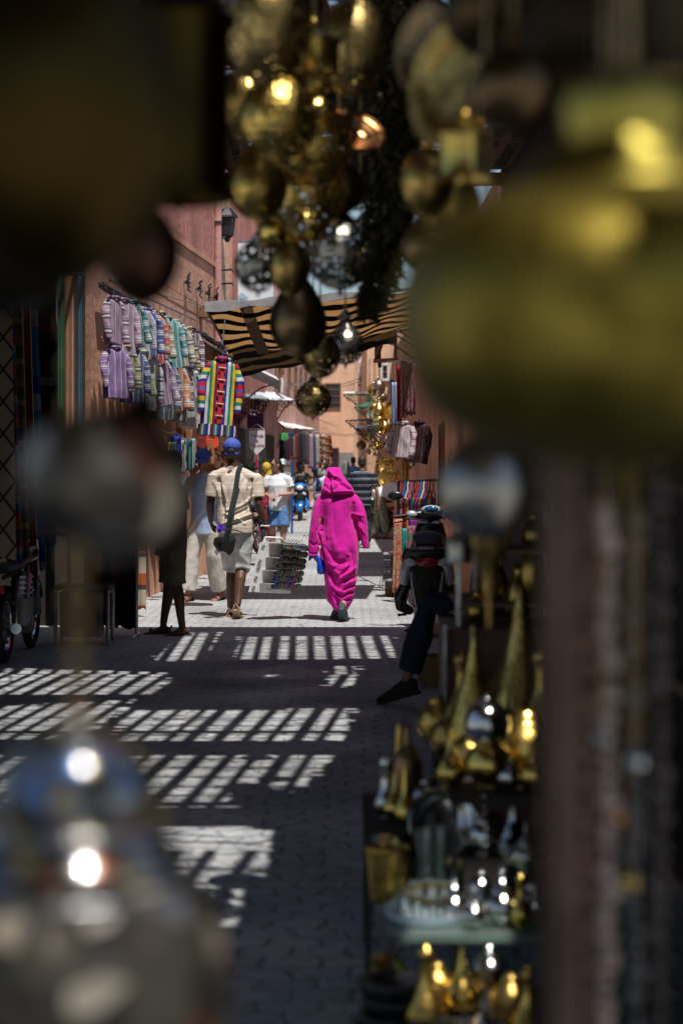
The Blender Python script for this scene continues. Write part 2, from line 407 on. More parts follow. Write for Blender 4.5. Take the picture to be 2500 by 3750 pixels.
# end of the lane
b3 = thing('house', 'sunlit peach house closing the end of the lane', 'building', (-0.3, 90, 0))
x_c = 45 / FPX * 90
prism(MB(), [(-4, 90), (x_c, 90), (x_c + 0.35, 94), (3, 96), (3, 100), (-4, 100)], 0, 7.9).build('wall', M_peach, b3, False)
def face_window(parent, px0, px1, py0, py1, d, mf, bars=2, name='window'):
    a = P(px0, py0, d); c = P(px1, py1, d); w = 0.06; y = d - 0.03
    fr = MB()
    for x0, x1, z0, z1 in ((a.x, c.x, c.z, c.z + w), (a.x, c.x, a.z - w, a.z), (a.x, a.x + w, c.z + w, a.z - w), (c.x - w, c.x, c.z + w, a.z - w)):
        fr.box(((x0 + x1) / 2, y, (z0 + z1) / 2), (x1 - x0, 0.05, z1 - z0))
    o = fr.build(name, mf, parent, False)
    MB().box(((a.x + c.x) / 2, y + 0.015, (a.z + c.z) / 2), (c.x - a.x - 2 * w, 0.02, a.z - c.z - 2 * w)).build('pane', M_pane, o, False)
    for k in range(bars):
        z = c.z + (a.z - c.z) * (k + 1) / (bars + 1)
        MB().box(((a.x + c.x) / 2, y - 0.005, z), (c.x - a.x - 2 * w, 0.03, 0.04)).build('bar', M_wood, o, False)
face_window(b3, 1188, 1248, 1403, 1498, 90, M_wood, 3)
face_window(b3, 1214, 1241, 1640, 1790, 90, mat('maroon_door', (0.10, 0.02, 0.02), 0.6), 1, 'door')
a = P(1241, 1657, 90); MB().box(((a.x + 0.56) / 2, 89.97, a.z / 2), (0.56 - a.x, 0.05, a.z)).build('grey_dado', M_grey, b3, False)
# right side of the lane
b4 = thing('house', 'pink house standing behind the brass stall on the shaded side', 'building', (1.3, 36, 0))
prism(MB(), [(rw(17.5), 17.5), (rw(26), 26), (rw(48), 48), (5, 48), (5, 17.5)], 0, 4.4).build('wall', M_wall, b4, False)
wall_window(b4, rw, 27.5, 28.3, 1.0, 2.2, -1)
b5 = thing('house', 'peach house stepping out into the lane behind the striped shirt', 'building', (0.7, 48.2, 0))
prism(MB(), [(0.64, 48.02), (0.75, 88), (5, 88), (5, 48.02)], 0, 5.2).build('wall', M_peach, b5, False)
for px0, px1, y0, y1 in ((1392, 1425, 1330, 1395),): face_window(b5, px0, px1, y0, y1, 48.02, M_white, 1)

# ---------------------------------------------------------------- dark bay of the near shops, left and right, and the slatted cover overhead
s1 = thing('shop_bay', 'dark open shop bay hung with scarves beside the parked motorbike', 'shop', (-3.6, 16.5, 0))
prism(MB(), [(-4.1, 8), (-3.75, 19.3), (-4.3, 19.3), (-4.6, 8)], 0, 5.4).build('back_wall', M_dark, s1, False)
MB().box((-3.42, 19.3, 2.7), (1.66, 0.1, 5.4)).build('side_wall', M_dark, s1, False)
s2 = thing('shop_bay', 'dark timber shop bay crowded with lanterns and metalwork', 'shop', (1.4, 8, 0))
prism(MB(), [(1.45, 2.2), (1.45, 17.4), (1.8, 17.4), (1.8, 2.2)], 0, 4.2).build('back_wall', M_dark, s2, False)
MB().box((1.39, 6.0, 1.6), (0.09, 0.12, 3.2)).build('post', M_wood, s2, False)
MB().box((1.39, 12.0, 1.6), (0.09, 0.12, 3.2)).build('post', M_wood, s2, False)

PATCH = [
 [(862, 2332), (1430, 2328), (1425, 2412), (850, 2416)], [(650, 2318), (800, 2315), (720, 2418), (540, 2422)],
 [(-100, 2445), (605, 2462), (565, 2542), (-100, 2552)], [(1195, 2440), (1300, 2440), (1290, 2515), (1165, 2518)],
 [(-100, 2592), (470, 2562), (290, 2705), (-100, 2708)], [(440, 2600), (1275, 2597), (1262, 2715), (395, 2714)],
 [(-50, 2768), (1225, 2768), (985, 2957), (-50, 2962)], [(-50, 3030), (975, 3030), (962, 3092), (930, 3170), (860, 3390), (760, 3420), (600, 3200), (-50, 3160)],
 [(100, 3470), (640, 3450), (560, 3650), (120, 3650)], [(925, 2472), (1010, 2468), (1000, 2480), (915, 2484)]]
def inside(poly, x, y):
    c = False
    for i in range(len(poly)):
        (x1, y1), (x2, y2) = poly[i], poly[i - 1]
        if (y1 > y) != (y2 > y) and x < (x2 - x1) * (y - y1) / (y2 - y1) + x1: c = not c
    return c
RZ = 4.3; KX, KY = SUN.x / SUN.z, SUN.y / SUN.z
SKY_HOLES = [(0.42, 0.54, 0.42, 0.78), (0.60, 0.69, 0.48, 0.78), (0.02, 0.41, 0.30, 0.64), (0.19, 0.25, 0.61, 0.645), (0.80, 1.45, 3.50, 4.32), (0.90, 1.25, 4.60, 4.88), (0.0, 0.24, 4.92, 5.07), (0.10, 0.26, 5.55, 5.68), (0.20, 0.38, 5.98, 6.12), (0.50, 0.70, 3.18, 3.34)]   # x0, x1, y0, y1 unseen openings added to aim sun at lamps and shelf
def covered(x, y):
    gx, gy = x - KX * RZ, y - KY * RZ
    for x0, x1, y0, y1 in SKY_HOLES:
        if x0 < x < x1 and y0 < y < y1: return False
    if gy < 5.0: return True
    px, py = CX + gx / gy * FPX, HZ + CAMZ / gy * FPX
    return not any(inside(p, px, py) for p in PATCH)
rf = thing('slatted_cover', 'slatted timber and reed cover shading the near part of the lane', 'canopy', (0, 8, RZ))
mats_ = MB(); y = -2.6; rg = random.Random(3)
while y < 17.45 - 0.02:
    x = -4.0; run = None; st = 0.07; jx = rg.uniform(-0.03, 0.03)
    while x < 1.75:
        c = covered(x + jx, y + 0.035)
        if c and run is None: run = x
        if run is not None and (not c or x + st >= 1.75):
            mats_.box(((run + x + (st if c else 0)) / 2, y + 0.035, RZ + 0.03 + rg.uniform(0, 0.006)), (x + (st if c else 0) - run + rg.uniform(0, 0.04), 0.071, 0.012)); run = None
        x += st
    y += 0.07
mats_.build('reed_mat', M_reed, rf, False)
sl_ = MB()
for k in range(46):
    for ya, yb_, sh in ((4.4, 6.62, .088), (7.16, 13.3, .088), (13.3, 17.4, -.02)):
        x0 = -5.0 + 0.155 * k + rg.uniform(-0.016, 0.016); w = 0.062 + rg.uniform(-0.02, 0.024); xa, xb = x0 + sh * (ya - 8), x0 + sh * (yb_ - 8) + rg.uniform(-.02, .02)
        if min(xa, xb) > -4.0 and max(xa, xb) < 1.75: sl_.bar((xa, ya, RZ - 0.01), (xb, yb_, RZ - 0.01), w, 0.025)
sl_.build('slats', M_wood, rf, False)
bt = MB(); yb = 5.0
while yb < 17.2:
    if 6.5 < yb < 7.2: yb = 7.25
    bt.bar((-3.9, yb + rg.uniform(-.05, .05), RZ + .004), (1.7, yb + rg.uniform(-.05, .05), RZ + .004), rg.uniform(.018, .04), .012); yb += rg.uniform(.22, .42)
bt.build('battens', M_wood, rf, False)
tw = MB()
for k in range(1700):
    x = rg.uniform(-3.4, 1.2); y = rg.uniform(5, 17.2); a = rg.gauss(0, 0.25) if rg.random() < 0.6 else rg.uniform(0, 3.14)
    L = rg.uniform(0.15, 0.7); tw.bar((x, y, RZ + 0.012), (x + L * math.cos(a), y + L * math.sin(a), RZ + 0.018), rg.uniform(0.006, 0.022), 0.006)
tw.build('loose_reeds', M_reed, rf, False)
for yb in (-2.5, 1.7, 5.2, 7.75, 10.2, 12.0, 14.0, 17.3):
    MB().bar((-3.7, yb, RZ - 0.09), (1.75, yb, RZ - 0.09), 0.09, 0.11).build('beam', M_wood, rf, False)
# ---------------------------------------------------------------- people
def skin(name, c): return mat(name, c, 0.5, var=0.1, spec=0.4)
SK_DARK = skin('dark_skin', (0.085, 0.04, 0.025)); SK_MID = skin('brown_skin', (0.26, 0.125, 0.075)); SK_LIGHT = skin('light_skin', (0.46, 0.25, 0.17))
M_hair = mat('black_hair', (0.012, 0.010, 0.009), 0.6, bump=0.6, bs=200); M_sole = mat('dark_sole', (0.02, 0.02, 0.022), 0.7)
def V(*a): return Vector(a)
def lerp(a, b, t): return a + (b - a) * t
def joints(**kw):
    J = dict(pel=(0, 0, .96), chest=(0, 0, 1.26), neck=(0, 0, 1.46), head=(0, .02, 1.625),
             shR=(.185, 0, 1.415), elR=(.235, -.03, 1.13), wrR=(.25, .05, .89), shL=(-.185, 0, 1.415), elL=(-.235, -.03, 1.13), wrL=(-.25, .05, .89),
             hipR=(.09, 0, .92), knR=(.1, .02, .5), anR=(.1, -.03, .09), hipL=(-.09, 0, .92), knL=(-.1, .02, .5), anL=(-.1, -.03, .09),
             toeR=(.03, 1, -.12), toeL=(-.03, 1, -.12), hdR=(0, .15, -1), hdL=(0, .15, -1), pmR=(-1, 0, 0), pmL=(1, 0, 0))
    J.update(kw); J = {k: Vector(v) for k, v in J.items()}
    for k in ('toeR', 'toeL', 'hdR', 'hdL', 'pmR', 'pmL'): J[k].normalize()
    return J
def hand(mb, w, d, p, side, curl=0.35):
    d = d.normalized(); p = (p - d * p.dot(d)).normalized(); a = d.cross(p) * side     # a: towards the little finger
    mb.tube([w, w + d * .03, w + d * .088], [(.026, .019), (.038, .016), (.042, .014)], 8, hint=a)
    for i, (o, L) in enumerate(((-.033, .94), (-.011, 1.05), (.011, 1.0), (.032, .78))):
        q = w + d * .082 + a * o; dd = (d + a * o * 3.0).normalized(); pts = [q]
        for k, l in enumerate((.043, .028, .022)):
            an = curl * (0.8 + .4 * k); dd = (dd * math.cos(an) + p * math.sin(an)).normalized(); q = q + dd * l * L; pts.append(q)
        mb.tube(pts, [.0095, .009, .0085, .007], 6)
    q = w + d * .028 - a * .03
    mb.tube([q, q + (d * .6 - a * .8 + p * .25).normalized() * .045, q + (d * .95 - a * .55 + p * .4).normalized() * .08], [.013, .011, .008], 6)
def torso(mb, J, g=0.0, upto=1.0, hem=0.0):
    hint = (J['shR'] - J['shL']).normalized(); up = (J['chest'] - J['pel']).normalized()
    pts = [J['pel'] - up * (.06 + hem), J['pel'], lerp(J['pel'], J['chest'], .5), J['chest'], lerp(J['chest'], J['neck'], .62), lerp(J['chest'], J['neck'], .9)]
    rr = [(.155 + g, .115 + g), (.160 + g, .118 + g), (.145 + g * 1.4, .105 + g * 1.2), (.168 + g, .122 + g), (.125 + g, .095 + g * .8), (.075 + g * .5, .068 + g * .5)]
    mb.tube(pts, rr, 18, hint=hint)
    for s in 'RL': mb.tube([J['neck'] - up * .04, lerp(J['neck'], J['sh' + s], .5) - up * .035, J['sh' + s] - up * .05], [.062 + g * .6, .060 + g * .6, .046 + g * .8], 12); mb.ell(J['sh' + s] - up * .045, .052 + g * .8)
def head_frame(hy, hp): return Matrix.Rotation(R(hy), 3, 'Z') @ Matrix.Rotation(R(hp), 3, 'X')
def body(root, J, sk, voxel=.010, hy=0, hp=0, curlR=.35, curlL=.35):
    mb = MB(); torso(mb, J); H = head_frame(hy, hp); h = J['head']
    mb.tube([J['neck'] - V(0, 0, .05), lerp(J['neck'], h, .4), h - V(0, 0, .05)], [(.062, .062), (.055, .06), (.055, .06)], 10)
    mb.ell(h + H @ V(0, -.005, .02), (.076, .096, .105), M=H); mb.ell(h + H @ V(0, .03, -.055), (.056, .064, .062), M=H)
    mb.tube([h + H @ V(0, .085, .025), h + H @ V(0, .112, -.018), h + H @ V(0, .09, -.03)], [.010, .016, .013], 8)      # nose
    mb.ell(h + H @ V(0, .088, -.062), (.026, .014, .012), M=H)                                                          # mouth
    mb.ell(h + H @ V(0, .085, .04), (.05, .014, .011), M=H)                                                             # brow
    for s in (-1, 1): mb.ell(h + H @ V(.078 * s, -.01, -.005), (.011, .022, .034), M=H)
    for s, sg in (('R', 1), ('L', -1)):
        a, e, w = J['sh' + s], J['el' + s], J['wr' + s]
        mb.tube([lerp(a, e, .08), lerp(a, e, .4), e, lerp(e, w, .3), w], [.055, .049, .040, .042, .026], 10)
        hand(mb, w, J['hd' + s], J['pm' + s], -sg, curlR if s == 'R' else curlL)
        p, k, n = J['hip' + s], J['kn' + s], J['an' + s]
        mb.tube([lerp(p, J['pel'], .3), lerp(p, k, .3), k, lerp(k, n, .32) - V(0, .012, 0), lerp(k, n, .75), n], [.088, .082, .056, .056, .04, .034], 12)
        t = J['toe' + s]; sd = t.cross(V(0, 0, 1)).normalized(); dn = sd.cross(t)
        dn = dn if dn.z < 0 else -dn
        hl = n + dn * .055 - t * .055
        mb.tube([hl - t * .005, hl + t * .06 + dn * -.015, hl + t * .15 + dn * .003, hl + t * .225 + dn * .012, hl + t * .255 + dn * .014], [(.028, .03), (.034, .04), (.044, .027), (.042, .017), (.025, .010)], 10, hint=sd)
    return blob(mb, 'body', sk, root, voxel, 2)
def leg_tube(mb, J, s, upto, g, gm=0.0):
    p, k, n = J['hip' + s], J['kn' + s], J['an' + s]; pts = [lerp(p, J['pel'], .4), lerp(p, k, .35)]; rr = [.095 + g, .088 + g]
    if upto <= 1: pts += [lerp(p, k, upto)]; rr += [.075 + g + gm]
    else:
        pts += [k, lerp(k, n, (upto - 1) * .5), lerp(k, n, upto - 1)]; rr += [.064 + g + gm * .5, .06 + g + gm, .05 + g + gm]
    mb.tube(pts, rr, 14)
def trousers(root, J, m, upto=1.95, g=.012, gm=.01, voxel=.012, name='trousers', amp=.012, seed=1):
    mb = MB(); hint = (J['shR'] - J['shL']).normalized(); up = (J['chest'] - J['pel']).normalized()
    mb.tube([J['pel'] - up * .09, J['pel'], J['pel'] + up * .04], [(.15 + g, .118 + g), (.160 + g * .7, .118 + g * .6), (.140, .10)], 18, hint=hint)
    for s in 'RL': leg_tube(mb, J, s, upto, g, gm)
    return blob(mb, name, m, root, voxel, 2, lambda co, no: wrinkle(co, amp, 16, seed, (1, 1, .7)))
def shirt(root, J, m, sleeve=.8, g=.018, hem=.10, voxel=.012, name='shirt', amp=.011, seed=2, gs=.02, collar=False):
    mb = MB(); torso(mb, J, g, hem=hem)
    for s in 'RL':
        a, e, w = J['sh' + s], J['el' + s], J['wr' + s]
        if sleeve <= 1: mb.tube([lerp(a, e, .08), lerp(a, e, .5), lerp(a, e, sleeve)], [.058 + g * .7, .058 + gs, .054 + gs * 1.3], 12)
        else: mb.tube([lerp(a, e, .08), lerp(a, e, .5), e, lerp(e, w, (sleeve - 1) * .5), lerp(e, w, sleeve - 1)], [.058 + g * .5, .055 + gs, .047 + gs, .043 + gs, .034 + gs], 12)
    if collar: mb.tube([J['neck'] - V(0, 0, .04), J['neck'] + V(0, -.004, .03)], [(.085, .085), (.068, .07)], 14)
    return blob(mb, name, m, root, voxel, 2, lambda co, no: wrinkle(co, amp, 13, seed, (1, 1, .6)))
def hair(root, J, hy, hp, m=None, long=0.0, name='hair'):
    H = head_frame(hy, hp); h = J['head']; mb = MB()
    mb.ell(h + H @ V(0, -.016, .036), (.084, .098, .098), M=H); mb.ell(h + H @ V(0, -.045, -.01), (.076, .066, .085), M=H)
    return blob(mb, name, m or M_hair, root, .012, 1, lambda co, no: wrinkle(co, .006, 60, 5))
def cap(root, J, hy, hp, m, name='cap', brim=True):
    H = head_frame(hy, hp); h = J['head']; mb = MB()
    mb.ell(h + H @ V(0, -.008, .062), (.092, .108, .085), M=H)
    o = blob(mb, name, m, root, .008, 2, lambda co, no: wrinkle(co, .003, 25, 3))
    if brim:
        MB().sheet(lambda u, v: h + H @ V((u - .5) * .15, .075 + .10 * v * (1 - (2 * u - 1) ** 2 * .45), .055 - .02 * v - .10 * (u - .5) ** 2 - .01 * v * v), 10, 5, .006).build('brim', m, o, world=False)
    return o
def eyes(root, J, hy, hp):
    H = head_frame(hy, hp); h = J['head']
    for s in (-1, 1):
        MB().ell(h + H @ V(.033 * s, .083, .018), (.015, .009, .008), 8, 6, H).build('eye', mat('dark_eyes', (.02, .015, .012), .3), root, world=False)
        MB().tube([h + H @ V(.016 * s, .094, .036), h + H @ V(.038 * s, .09, .042), h + H @ V(.056 * s, .078, .036)], .006, 6).build('eyebrow', M_hair, root, world=False)
def sandal(root, J, s, m, name='sandal', th=.016, strap=True):
    n = J['an' + s]; t = J['toe' + s]; sd = t.cross(V(0, 0, 1)).normalized(); dn = sd.cross(t); dn = dn if dn.z < 0 else -dn
    hl = n + dn * .088 - t * .06; mb = MB()
    mb.tube([hl - t * .025, hl, hl + t * .10, hl + t * .2, hl + t * .275, hl + t * .29], [(.02, th / 2), (.038, th / 2), (.04, th / 2), (.052, th / 2), (.036, th / 2), (.015, th / 3)], 12, hint=sd)
    if strap:
        for f in ((.14, .20), (.20, .15)):
            mb.tube([hl + t * f[0] + sd * .052 - dn * .005, hl + t * .185 - dn * .065, hl + t * f[1] - sd * .052 - dn * .005], .011, 6)
        mb.tube([hl + sd * .045 + t * .02, hl - t * .02 - dn * .07, hl - sd * .045 + t * .02], .009, 6)
    return mb.build(name, m, root, world=False)
def shoe(root, J, s, m, name='shoe'):
    n = J['an' + s]; t = J['toe' + s]; sd = t.cross(V(0, 0, 1)).normalized(); dn = sd.cross(t); dn = dn if dn.z < 0 else -dn
    hl = n + dn * .055 - t * .055; mb = MB()
    mb.tube([hl - t * .02 - dn * .02, hl + t * .05 - dn * .035, hl + t * .14 - dn * .012, hl + t * .23 + dn * .006, hl + t * .28 + dn * .012], [(.032, .045), (.043, .06), (.052, .042), (.05, .03), (.03, .02)], 12, hint=sd)
    mb.tube([hl - t * .03 + dn * .03, hl + t * .1 + dn * .03, hl + t * .28 + dn * .03], [(.036, .012), (.045, .012), (.042, .012)], 12, hint=sd)
    return blob(mb, name, m, root, .008, 1)
def person(label, px, d, h, yaw, group=None):
    r = thing('person', label, 'person', P(px, HZ + CAMZ / d * FPX, d), R(yaw), group); r.scale = (h / 1.75,) * 3
    return r

# the sunglasses seller, seen from behind
st_beige = stripes('beige_striped_jersey', [((.66, .56, .46), 5), ((.50, .36, .24), .7), ((.70, .62, .53), 3), ((.56, .42, .30), .5)], 'Z', .085, .85, .03)
M_jean = mat('faded_grey_denim', (.52, .54, .52), .85, var=.45, vs=9); M_bluecap = mat('blue_cap_cotton', (.06, .10, .42), .8)
J = joints(pel=(.0, 0, .95), chest=(-.012, .02, 1.26), neck=(-.02, .03, 1.47), head=(-.035, .05, 1.625), shR=(.205, .01, 1.405), shL=(-.20, .03, 1.43),
           elR=(.235, -.06, 1.12), wrR=(.305, -.01, .90), hdR=(.35, .25, -1), pmR=(-1, .2, -.2), elL=(-.245, .03, 1.13), wrL=(-.25, .17, .94), hdL=(.1, .8, -.6),
           hipR=(.085, 0, .91), knR=(.06, .06, .5), anR=(.03, -.13, .13), toeR=(.10, .85, -.5), hipL=(-.09, 0, .91), knL=(-.035, .1, .5), anL=(-.055, .16, .09), toeL=(-.12, 1, -.1))
r = person('tall man in a beige striped shirt and blue cap carrying a rack of sunglasses', 861, 20.2, 1.88, 0)
body(r, J, SK_DARK, .0075, curlR=.75); sh_ = shirt(r, J, st_beige, .80, .020, .07, .009, amp=.010, collar=True, gs=.016)
def creases(o, lines, fx, fz, side=-1):
    me = o.data; n = len(me.vertices); co = np.empty(n * 3, 'f'); no = np.empty(n * 3, 'f'); me.vertices.foreach_get('co', co); me.vertex_normals.foreach_get('vector', no)
    co = co.reshape(-1, 3); no = no.reshape(-1, 3); h = np.zeros(n); m_ = np.clip(side * co[:, 1] / .06 + .6, 0, 1)
    for pl, a, w in lines:
        dm = np.full(n, 1e9); Q_ = [(fx(x), fz(z)) for x, z in pl]
        for (ax, az), (bx, bz) in zip(Q_, Q_[1:]):
            t = np.clip(((co[:, 0] - ax) * (bx - ax) + (co[:, 2] - az) * (bz - az)) / ((bx - ax) ** 2 + (bz - az) ** 2), 0, 1); dm = np.minimum(dm, np.hypot(co[:, 0] - ax - t * (bx - ax), co[:, 2] - az - t * (bz - az)))
        h += a * np.exp(-(dm / w) ** 2)
    co = co + no * (h * m_)[:, None]; me.vertices.foreach_set('co', co.astype('f').ravel()); me.update()
creases(sh_, [([(790, 540), (830, 700), (850, 900)], -.016, .016), ([(830, 600), (870, 760), (870, 940)], .012, .014), ([(1105, 540), (1080, 640), (1085, 780)], -.018, .016), ([(1050, 560), (1040, 680), (1060, 820)], .012, .014), ([(1120, 700), (1000, 790), (880, 830)], .014, .012), ([(1130, 780), (1000, 850), (870, 900)], -.016, .012), ([(1130, 850), (1010, 900), (830, 960)], .016, .011), ([(1120, 900), (1020, 940), (850, 985)], -.014, .010), ([(840, 860), (960, 900), (1040, 960)], .010, .010), ([(880, 470), (940, 420), (1010, 400)], -.010, .016), ([(960, 480), (900, 640), (860, 760)], -.012, .014), ([(1010, 520), (940, 700), (890, 880)], .012, .014), ([(740, 560), (780, 640), (790, 700)], .010, .012), ([(1160, 520), (1130, 560), (1110, 620)], .010, .012)],
        lambda x: (500 + x / 2.613 - 861) / 372, lambda y: (2262 - 1550 - y / 2.613) / 372)
trousers(r, J, M_jean, 1.12, .022, .02, .009, 'cropped_trousers', .018); o_ = cap(r, J, 0, -4, M_bluecap, brim=False)
MB().ell(J['head'] + V(0, -.098, .012), (.040, .020, .032)).build('back_opening', M_hair, o_, world=False); MB().tube([J['head'] + V(.075 * math.sin(a), -.012 - .098 * math.cos(a), -.012) for a in (-1.1, -.6, 0, .6, 1.1)], [(.004, .010)] * 5, 8, hint=(0, 1, .1)).build('strap', M_bluecap, o_, world=False); MB().ell(J['head'] + V(0, -.008, .147), (.012, .012, .006)).build('button', M_bluecap, o_, world=False)
M_flip = mat('tan_flip_flop', (.35, .24, .14), .7)
for s in 'RL': sandal(r, J, s, M_flip, 'flip_flop')
MB().torus(V(.302, -.012, .905), .036, .006, 'Z', 16, 6).build('bracelet', M_white, r, world=False)
SELLER = r; JS = J
# his shoulder bag
bag = thing('shoulder_bag', 'black shoulder bag worn across the seller in the beige shirt', 'bag', P(815, 1990, 20.05))
M_strap = mat('dark_green_webbing', (.02, .035, .035), .8)
MB().tube([P(884, 1698, 19.98), P(872, 1730, 19.95), P(862, 1800, 19.93), P(847, 1870, 19.9), P(837, 1930, 19.9), P(826, 1985, 19.95)], [(.027, .005)] * 6, 8, hint=(1, .2, 0)).build('strap', M_strap, bag)
mb = MB(); mb.tube([P(818, 1962, 20.0), P(822, 1985, 20.0), P(828, 2020, 20.0), P(826, 2022, 20.0)], [(.10, .05), (.125, .06), (.085, .05), (.06, .04)], 14, hint=(1, 0, 0))
blob(mb, 'pouch', mat('black_leather', (.012, .012, .012), .5), bag, .01, 2, lambda co, no: wrinkle(co, .006, 14, 8), world=True)
b_ = thing('feather_duster', 'violet feather duster tucked into the black shoulder bag', 'duster', P(808, 1932, 19.85))
MB().tube([P(822, 1936, 19.85), P(870, 1943, 19.8), P(910, 1958, 19.75)], [.008, .007, .004], 6).build('handle', M_black, b_)
mb = MB(); rg = random.Random(5); c0 = P(808, 1932, 19.85)
for k in range(170):
    q = V(rg.gauss(0, 1), rg.gauss(0, 1), rg.gauss(0, 1)).normalized(); L = rg.uniform(.03, .062)
    mb.tube([c0, c0 + q * L * .6 + V(0, 0, -.004), c0 + q * L + V(0, 0, -.012)], [.004, .005, .001], 4)
mb.build('feathers', mat('violet_feathers', (.13, .05, .55), .8), b_)

# rack of sunglasses he carries
def local_case():
    r = thing('sunglasses_rack', 'white foam carrying rack full of sunglasses in the hand of the seller', 'display rack', P(940, 1975, 20.0))
    foam = mat('white_foam', (.72, .72, .70), .8, var=.1, vs=15); clear = mat('clear_plastic_tray', (.50, .44, .42), .12, var=.2, spec=.6)
    A = P(953, 1985, 19.9); D = (P(910, 2168, 19.9) - A); U = V(.36, .24, .0); T = V(.078, -.035, .006)
    n = V(.55, -.83, .05).normalized(); U = V(.355, .22, -.035)
    B = A + T
    def q(u, v, o=0.0): return B + U * u + D * v + n * o
    mb = MB(); back = V(-.03, .06, 0)
    mb.loft([[A, A + T, A + T + U, A + U + back], [A + D, A + D + T, A + D + T + U, A + D + U + back]]); mb.build('foam_block', foam, r, False)
    mb = MB(); hd = P(988, 1945, 20.0)
    mb.tube([A + U * .1 + V(0, 0, .0), A + U * .1 + V(.02, 0, .055), A + U * .55 + V(.01, 0, .06), A + U * .8], [(.03, .008)] * 4, 8, hint=(.5, -.8, 0)); mb.build('handle', foam, r)
    for i, (t, v) in enumerate((('N', .10), ('NERI', .47), ('NI', .74), ('NE', .95))):
        o = text(t, .062, (0, 0, 0), (0, 0, 0), mat('black_print', (.02, .02, .03), .6), r, 'lettering', .0006)
        x = D.normalized(); z = V(-.45, -.9, 0); z = (z - x * z.dot(x)).normalized(); yv = z.cross(x)
        m3 = Matrix((x, yv, z)).transposed().to_4x4(); m3.translation = (A + T * .55 + D * v - V(0, .006, 0)) - Vector(r.location); o.matrix_local = m3
    mb = MB()
    for k in range(4):
        v = (.02, .30, .56, .82)[k]
        mb.loft([[q(.05, v, .0), q(.98, v, .0), q(.98, v + .02, .0), q(.05, v + .02, .0)], [q(.05, v + .0, .10), q(.98, v, .10), q(.98, v + .02, .10), q(.05, v + .02, .10)]])
    mb.build('trays', clear, r, False)
    cols = [((.02, .02, .03), 'smoke'), ((.05, .02, .01), 'brown'), ((.01, .02, .10), 'blue'), ((.10, .03, .01), 'amber'), ((.02, .06, .03), 'green'), ((.08, .02, .08), 'violet')]
    ml = []
    for c, nm in cols:
        m, nt, b = _new(nm + '_lens'); b.inputs['Base Color'].default_value = (*c, 1); b.inputs['Roughness'].default_value = .05; b.inputs['Coat Weight'].default_value = 1; MATS[nm] = m; ml.append(m)
    fm = metal('gold_frames', (.6, .45, .25), .25, 0)
    rg = random.Random(11)
    for row in range(4):
        for k in range(8):
            u = .34 + .092 * k + rg.uniform(-.01, .01); v = (.035, .185, .445, .70)[row] + rg.uniform(-.012, .012); o = .10 + rg.uniform(0, .015)
            g = MB(); c = q(u, v + .095, o); ax = D.normalized(); sx = (U.normalized() + n * .9 + V(0, 0, rg.uniform(-.2, .2))).normalized()
            if row == 0: c = q(u, .07, o); ax = (D.normalized() * .45 + n * .8).normalized()
            nn = sx.cross(ax).normalized(); f = MB()
            for e in (-1, 1):
                cc = c + ax * (.037 * e); M3 = Matrix((sx, ax, nn)).transposed(); g.ell(cc, (.034, .033, .007), 12, 6, M3)
                f.tube([cc + M3 @ V(.035 * math.cos(a), .034 * math.sin(a), .004) for a in (i * math.pi / 6 for i in range(12))], .003, 5, hint=tuple(nn), close=True)
                f.tube([cc + ax * .03 * e, cc + ax * .034 * e - nn * .05 - n * .04, cc + ax * .03 * e - n * .10 - sx * .03], .0028, 5)
            o_ = g.build('sunglasses', ml[rg.randrange(6)], r); f.build('frame', fm if rg.random() < .4 else M_black, o_)
local_case()

# woman in the magenta djellaba, seen from behind
WD = 19.85; WS = 3.136 * FPX / WD
def wx(cx): return (cx - 770) / WS
def wz(cy): return (2104 - cy) / WS
r = thing('person', 'woman walking away in a long magenta hooded robe', 'person', P(1000 + 770 / 3.136, HZ + CAMZ / WD * FPX, WD))
M_mag = mat('magenta_cloth', (.62, .012, .31), .8, var=.16, vs=9, bump=.25, bs=260, spec=.15)
M_mag.node_tree.nodes['Principled BSDF'].inputs['Sheen Weight'].default_value = .15
J = joints(anR=(wx(800), -.16, .15), knR=(wx(805), .06, .45), toeR=(.12, .75, -.66), anL=(wx(722), .16, .085), knL=(wx(735), .16, .45), toeL=(-.1, 1, -.1), hipR=(.07, 0, .85), hipL=(-.07, 0, .85), pel=(0, 0, .88), chest=(-.02, .04, 1.08), neck=(-.03, .06, 1.28), head=(wx(700), .08, 1.43),
           shR=(.13, .03, 1.17), shL=(-.185, .01, 1.15), elR=(.20, .0, 1.04), wrR=(.245, -.03, .93), elL=(-.266, -.01, .95), wrL=(wx(455), .03, .72), hdL=(.3, .2, -1))
body(r, J, SK_LIGHT, .010)
